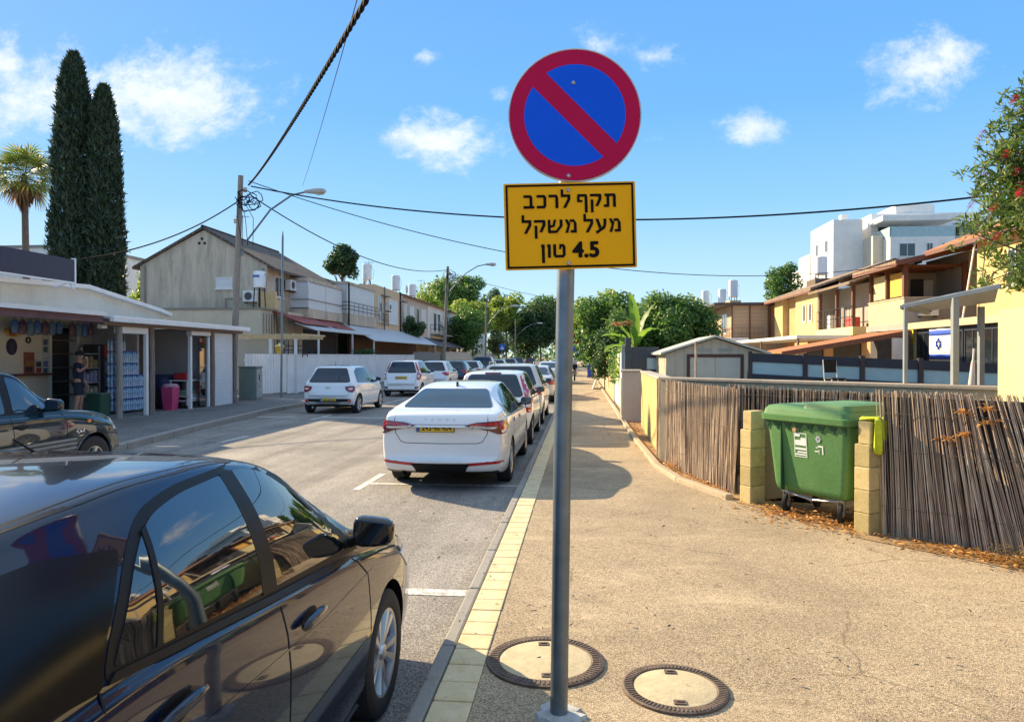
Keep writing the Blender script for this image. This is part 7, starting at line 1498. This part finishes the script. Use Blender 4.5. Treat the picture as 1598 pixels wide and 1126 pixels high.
tree('broad dark tree closing the street at the centre', -8.0, 112, 4.6, 4.9, 6.4, 'dark', 7500, .55, 18, k=22); tree('green tree overhanging the street left of the sign pole', -6.6, 118, 4.0, 5.2, 7.4, 'mid', 5600, .55, 28, k=16); tree('yellow green crown in front of the broad dark street tree', -11.6, 110, 3.2, 3.6, 8.2, 'light', 3400, .5, 29)
tree('small pale tree far down the road beside the sign pole', -3.6, 150, 3.0, 4.2, 5.0, 'olive', 1600, .55, 19)
tree('green tree just right of the sign pole over the far pavement', 1.75, 42, 2.5, 2.6, 3.4, 'mid', 8000, .28, 20, k=18); tree('taller yellow green tree farther right of the pole', 1.2, 64, 2.6, 3.0, 5.2, 'light', 4200, .36, 21)
tree('dense broad green tree behind the cream shed', 3.1, 25.2, 1.85, 1.85, 2.35, 'mid', 14000, .15, 22, k=34, tr=.12, f=(.24, .38)); tree('dark bushy tree joining the banana plant and the broad green tree', 1.9, 24.6, 1.1, 1.7, 1.95, 'mid', 7000, .15, 23, k=20, f=(.28, .42))
tree('dark bushy shrub overhanging the pavement beyond the banana', 1.35, 31, .85, 1.4, 1.75, 'dark', 3400, .16, 26, k=14)
tree('airy green tree left of the white apartment block', 18.6, 68, 2.1, 2.6, 8.3, 'mid', 2600, .34, 25, k=14)
def hedge(name, label, cat, x, y, rx, ry, rz, z, kind, n, L, seed):
    t = T(name, label, cat, (x, y, z)); V, Fc = leafcloud(clumpy(rx, ry, rz, rz * .9, 14, seed, (.4, .55)), n, L, .5, seed); npmesh('leaves', V, Fc, lm(kind), t); mb = MB(); mb.tube([(0, 0, -.3), (0, 0, rz)], .03, 6); mb.build('stem', barkM, t)
hedge('potted_hedge', 'clipped dark hedge showing above the white panel wall', 'hedge', -12.9, 41.5, .5, 1.8, .22, 1.84, 'dark', 900, .12, 31); hedge('balcony_plant', 'dark leafy plant spilling over the left terrace balcony', 'plant', -14.2, 59.5, .7, 2.4, .95, 3.3, 'dark', 1500, .3, 32)
V, Fc = leafcloud([(x, 215 + random.uniform(-12, 12), random.uniform(2.5, 5), random.uniform(5, 9), 5, random.uniform(4, 7)) for x in range(-150, 170, 7)], 14000, 1.3, .6, 41); o = npmesh('distant_trees', V, Fc, lm('mid')); o['kind'] = 'stuff'; o['label'] = 'distant wood closing the end of the street'
V, Fc = leafcloud([(x, 105 + random.uniform(-6, 10), random.uniform(2, 4), random.uniform(4, 6), 4, random.uniform(3, 5)) for x in range(4, 34, 5)], 5000, .7, .6, 42); o = npmesh('distant_bushes', V, Fc, lm('mid')); o['kind'] = 'stuff'; o['label'] = 'green bushes far behind the right houses'
# banana plant
bn = T('banana_plant', 'banana plant with broad bright leaves over the right pavement', 'plant', (1.72, 23.6, SZ)); bn.scale = (.92, .92, 1.0); bnM = leafmat('banana leaf', [(.07, .16, .02), (.11, .22, .03), (.16, .28, .04)], .5)
def blade(L, W_, a, e, bend, base):
    mb = MB(); n = 14; vs = []; d = Vector((math.cos(a), math.sin(a), 0)); s = Vector((-d.y, d.x, 0)); p = Vector(base); ang = e
    for i in range(n + 1):
        u = i / n; w = W_ * (math.sin(math.pi * min(1, u * .92 + .06)) ** .7) * (.0 if i == n else 1) ; nn = d * -math.sin(ang) + Vector((0, 0, math.cos(ang)))
        vs += [p + s * w * .5 + nn * (w * .16 + .02 * math.sin(i * 2.1)), p, p - s * w * .5 + nn * (w * .16 + .02 * math.cos(i * 1.7))]; p = p + (d * math.cos(ang) + Vector((0, 0, math.sin(ang)))) * (L / n); ang -= bend / n
    mb.add(vs, [q for i in range(n) for q in ((3 * i, 3 * i + 1, 3 * i + 4, 3 * i + 3), (3 * i + 1, 3 * i + 2, 3 * i + 5, 3 * i + 4))]); return mb
for i, (L, W_, a, e, bd, base) in enumerate([(1.7, .40, 4.2, 1.45, .35, (.10, 0, 2.1)), (1.6, .42, .4, 1.35, .55, (.15, 0, 2.0)), (1.6, .38, 2.8, 1.1, 1.0, (0, 0, 2.0)), (1.5, .36, 5.3, 1.0, 1.2, (.1, 0, 1.9)), (1.4, .36, 1.6, 1.2, .8, (.1, .1, 2.0)), (1.4, .34, 3.5, .9, 1.3, (0, 0, 1.9)), (1.5, .40, 3.9, .9, 1.7, (-.1, -.2, 1.6))]): blade(L, W_, a, e, bd, base).build('leaf', bnM, bn, smooth=True, fix=False)
mb = MB(); vs = []; n = 14
for i in range(n + 1):
    u = i / n; w = .52 * math.sin(math.pi * (u * .94 + .03)) ** .75; c_ = Vector((-.42 + .42 * u, -.5, 2.35 - 1.25 * u)); vs += [c_ + Vector((-w * .5, 0, -w * .16)), c_ + Vector((0, -.05, 0)), c_ + Vector((w * .5, .02, w * .12))]
mb.add(vs, [q for i in range(n) for q in ((3 * i, 3 * i + 1, 3 * i + 4, 3 * i + 3), (3 * i + 1, 3 * i + 2, 3 * i + 5, 3 * i + 4))]); mb.build('leaf', bnM, bn, smooth=True, fix=False)
mb = MB(); mb.tube([(-.05, 0, 0), (.05, 0, 1.2), (.1, 0, 2.2)], [.13, .10, .06], 10); mb.tube([(-.35, -.35, 0), (-.4, -.45, 1.2), (-.4, -.48, 2.3)], [.06, .05, .03], 8); mb.build('stem', M('banana stem', (.16, .17, .06), .6, .3), bn, smooth=True)
tuft('dead_leaf', 'brown withered banana leaf hanging over the bright leaf', 'leaf', (1.25, 22.0, 2.75), 26, .06, .45, leafmat('dead banana', [(.25, .11, .04), (.40, .20, .08)], .3), 71, .3, .12)
hedge('shrub', 'bright yellow green shrub under the banana leaf', 'shrub', 1.3, 22.3, .26, .4, .55, .9, 'light', 700, .12, 33)
# red flowering bottlebrush tree
bb = T('flowering_tree', 'red flowering bottlebrush tree hanging over the right edge', 'tree', (6.18, 9.1, 0)); rng = np.random.default_rng(9); random.seed(9); br = MB(); tips = []
br.tube([(0, 0, 0), (.05, .05, 1.5), (-.05, 0, 2.6)], [.13, .11, .09], 10)
for i in range(280):
    a = rng.uniform(0, 6.28); el = rng.uniform(-.80, 1.40); L_ = 1.55 * (1 - .18 * abs(el)) * rng.uniform(.62, 1.08); p0 = Vector((0, 0, rng.uniform(2.2, 3.6))); e = Vector((math.cos(a) * math.cos(el) * L_ * .92, math.sin(a) * math.cos(el) * L_ * .92, 3.78 + math.sin(el) * L_ * 1.32)); m_ = p0.lerp(e, .55) + Vector((0, 0, .22)); e2 = e + Vector((math.cos(a) * .10, math.sin(a) * .10, -.16)); pts = [p0, m_, e, e2]; br.tube(pts, [.022, .014, .007, .004], 5); tips.append((m_, e, e2))
br.build('trunk', barkM, bb, smooth=True); P_ = []; D_ = []
for (m_, e, e2) in tips:
    for s in range(7):
        q = m_.lerp(e, .35 + .65 * s / 6) if s < 6 else e2; c_ = q + Vector(rng.normal(size=3) * .11)
        for k in range(20): P_.append(c_ + Vector(rng.normal(size=3) * .035)); d = Vector(rng.normal(size=3)); d.z += .25; D_.append(d.normalized())
P_ = np.array(P_); D_ = np.array(D_); n = len(P_); s_ = np.cross(D_, rng.normal(size=(n, 3))); s_ /= np.linalg.norm(s_, axis=1)[:, None]; l = rng.uniform(.075, .14, n)[:, None]; w = l * .12
V = np.stack([P_, P_ + D_ * l * .5 + s_ * w, P_ + D_ * l, P_ + D_ * l * .5 - s_ * w], 1).reshape(-1, 3); npmesh('crown', V, np.arange(n * 4).reshape(-1, 4), leafmat('bottlebrush leaf', [(.03, .07, .015), (.06, .12, .02), (.10, .17, .03), (.15, .20, .05)], .3), bb)
redF = leafmat('bottlebrush flower', [(.45, .01, .02), (.62, .03, .04), (.55, .10, .03)], .3)
for i, (m_, e, e2) in enumerate(tips):
    if i % 4 > 1: continue
    mb = MB(); d = (e2 - e).normalized(); q0 = e.lerp(e2, .2)
    for k in range(90):
        c_ = q0 + d * rng.uniform(-.05, .06); v_ = Vector(rng.normal(size=3)); v_ = (v_ - d * v_.dot(d)).normalized() + d * .25; s = v_.cross(d).normalized() * .0022; mb.add([c_ - s, c_ + s, c_ + v_ * .042 + s, c_ + v_ * .042 - s], [(0, 1, 2, 3)])
    mb.build('flower', redF, bb, fix=False)

# ------------------------------------------------------------------ the man at the shop
def skinbody(name, J, E, m, parent, sub=2, root=0):
    me = bpy.data.meshes.new(name); me.from_pydata([j[0] for j in J], E, []); o = link(bpy.data.objects.new(name, me), parent); o.modifiers.new('skin', 'SKIN')
    if not me.skin_vertices: me.attributes
    for i, j in enumerate(J): r = j[1]; me.skin_vertices[0].data[i].radius = r if isinstance(r, tuple) else (r, r); me.skin_vertices[0].data[i].use_root = (i == root)
    su = o.modifiers.new('sub', 'SUBSURF'); su.levels = su.render_levels = sub
    bpy.context.view_layer.update(); ev = bpy.data.meshes.new_from_object(o.evaluated_get(bpy.context.evaluated_depsgraph_get())); o.modifiers.clear(); o.data = ev; ev.materials.clear(); ev.materials.append(m); ev.polygons.foreach_set('use_smooth', [True] * len(ev.polygons)); return o
skinM = M('skin', (.45, .24, .17), .55, .08, 12); navyS = M('navy cotton', (.012, .018, .045), .85, .2, 9, .3, 50); hairM = M('short dark hair', (.03, .024, .02), .8); shoeM = M('dark shoes', (.02, .02, .022), .6)
mn = T('person', 'man in navy T-shirt and shorts raising a hand to his face by the shop', 'person', (-13.35, 17.62, SZ), R(-70))
# local: faces +y, x to his right
J = [((0, 0, .95), (.13, .10)), ((0, 0, 1.12), (.145, .105)), ((0, .01, 1.32), (.165, .115)), ((0, 0, 1.46), (.10, .085)), ((0, .015, 1.53), (.055, .058)), ((0, .03, 1.585), (.062, .07)), ((0, .035, 1.66), (.075, .092)), ((0, .03, 1.73), (.06, .075)),
     ((.10, 0, .86), (.085, .09)), ((.115, .02, .50), (.052, .058)), ((.12, -.03, .30), (.05, .055)), ((.12, -.02, .09), (.034, .036)), ((.125, .09, .03), (.035, .028)), ((.13, .16, .022), (.03, .02)),
     ((-.10, 0, .86), (.085, .09)), ((-.11, .04, .50), (.052, .058)), ((-.12, .0, .30), (.05, .055)), ((-.12, .0, .09), (.034, .036)), ((-.125, .11, .03), (.035, .028)), ((-.13, .18, .022), (.03, .02)),
     ((.19, 0, 1.41), (.06, .06)), ((.29, .10, 1.24), (.044, .044)), ((.20, .26, 1.38), (.034, .036)), ((.11, .24, 1.52), (.026, .03)), ((.085, .21, 1.565), (.026, .036)),
     ((-.19, 0, 1.41), (.06, .06)), ((-.25, -.02, 1.14), (.043, .043)), ((-.25, .09, .93), (.032, .034)), ((-.25, .12, .86), (.022, .03)), ((-.25, .135, .80), (.02, .036))]
E_ = [(0, 1), (1, 2), (2, 3), (3, 4), (4, 5), (5, 6), (6, 7), (0, 8), (8, 9), (9, 10), (10, 11), (11, 12), (12, 13), (0, 14), (14, 15), (15, 16), (16, 17), (17, 18), (18, 19), (2, 20), (20, 21), (21, 22), (22, 23), (23, 24), (2, 25), (25, 26), (26, 27), (27, 28), (28, 29)]
for (hand, base, dirs) in ((24, Vector((.085, .21, 1.565)), [(-.045, -.03, .045), (-.05, -.03, .025), (-.052, -.03, .002), (-.048, -.025, -.02)]), (29, Vector((-.25, .135, .80)), [(0, .03, -.075), (0, .01, -.085), (0, -.01, -.08), (0, -.03, -.065)])):
    for d in dirs:
        a = base + Vector(d) * .5; b = base + Vector(d) * 1.0 + Vector((0, -.008, 0)); k = len(J); J += [(tuple(a), (.010, .010)), (tuple(b), (.008, .008))]; E_ += [(hand, k), (k, k + 1)]
    t_ = base + (Vector((-.01, -.045, .02)) if hand == 24 else Vector((.03, .045, -.02))); k = len(J); J += [(tuple(t_), (.010, .010))]; E_.append((hand - 1, k))
J += [((0, .125, 1.645), (.013, .016))]; E_.append((6, len(J) - 1))
skinbody('body', J, E_, skinM, mn)
JS = [((0, 0, .74), (.140, .120)), ((0, 0, 1.12), (.165, .125)), ((0, .01, 1.32), (.178, .128)), ((0, 0, 1.44), (.11, .09)), ((.19, 0, 1.41), (.075, .075)), ((.26, .065, 1.285), (.062, .062)), ((-.19, 0, 1.41), (.075, .075)), ((-.23, -.01, 1.25), (.062, .062))]
skinbody('t_shirt', JS, [(0, 1), (1, 2), (2, 3), (2, 4), (4, 5), (2, 6), (6, 7)], navyS, mn)
JP = [((0, 0, 1.00), (.140, .115)), ((.10, 0, .86), (.105, .115)), ((.113, .015, .58), (.085, .09)), ((-.10, 0, .86), (.105, .115)), ((-.11, .03, .58), (.085, .09))]; skinbody('shorts', JP, [(0, 1), (1, 2), (0, 3), (3, 4)], M('dark blue shorts', (.016, .022, .04), .85, .2, 8), mn)
mb = MB(); mb.lathe([(.093, 1.675), (.100, 1.72), (.088, 1.765), (.05, 1.79), (0, 1.797)], 18); mb.v = [(x * .92, y * 1.08 + .025, z) for x, y, z in mb.v]; mb.prism(rpoly([(-.07, .10), (.07, .10), (.06, .19), (-.06, .19)], .03), lambda x, y: (x, y, 1.70), lambda x, y: (x, y, 1.712)); mb.build('cap', M('dark cap', (.015, .015, .02), .8), mn, smooth=True)
mb = MB()
for s in (1, -1): mb.lathe([(0, -.01), (.011, -.005), (.011, .004), (0, .006)], 8, 'y', (s * .032, .122, 1.672))
mb.build('eyes', M('eye dark', (.02, .015, .012), .3), mn); mb = MB()
for s in (1, -1): mb.lathe([(0, -.012), (.022, -.006), (.028, .004), (0, .012)], 8, 'x', (s * .078, .02, 1.65))
mb.build('ears', skinM, mn, smooth=True); B('mouth', M('lips', (.3, .1, .09), .5), mn, (-.022, .022, .098, .108, 1.603, 1.611))
for s in (1, -1): mb = MB(); mb.lathe([(.0, 0), (.045, .0), (.05, .03), (.04, .09), (.036, .12)], 14); mb.v = [(x + s * .123, y * (2.3 if y > 0 else 1.1) + (.0 if s == 1 else .02), z) for x, y, z in mb.v]; mb.build('shoe', shoeM, mn, smooth=True)
mb = MB(); mb.lathe([(.0, 0), (.028, .0), (.034, .085), (.030, .085), (0, .01)], 14); mb.v = [(x + .02, y * .9 + .19, z + 1.545) for x, y, z in mb.v]; mb.v = [tuple(v) for v in mb.v]; o = mb.build('paper_cup', M('white paper cup', (.72, .68, .62), .6), None, smooth=True); o.location = mn.location; o.rotation_euler = mn.rotation_euler; tag(o, 'small white cup held at the mouth of the man by the shop', 'cup')

# what the car windows mirror: the next house and garden trees to the right of the camera
h0 = T('yellow_house', 'red roofed yellow house out of frame right, mirrored in the black car', 'house', (0, 0, 0)); B('wall', yA_, h0, (11, 20, -9, 3.5, .1, 5.8)); roofslab(h0, [(15.5, -9.4, 7.6), (10.5, -9.4, 5.85), (10.5, 3.9, 5.85), (15.5, 3.9, 7.6)], .16, roofO); roofslab(h0, [(15.503, -9.4, 7.6), (20.5, -9.4, 5.85), (20.5, 3.9, 5.85), (15.503, 3.9, 7.6)], .16, roofO)
for y0 in (-7, -3.5, .5): win(h0, 'x', -1, 11, y0, y0 + 1.4, 3.6, 5.0); win(h0, 'x', -1, 11, y0, y0 + 1.4, .9, 2.4)
tree('broad garden tree out of frame to the right, mirrored in the black car', 8.2, -3.0, 2.6, 2.4, 4.0, 'mid', 3000, .22, 51); tree('second garden tree out of frame behind the camera on the right', 5.5, -8.5, 2.6, 2.6, 4.4, 'dark', 3000, .24, 52)
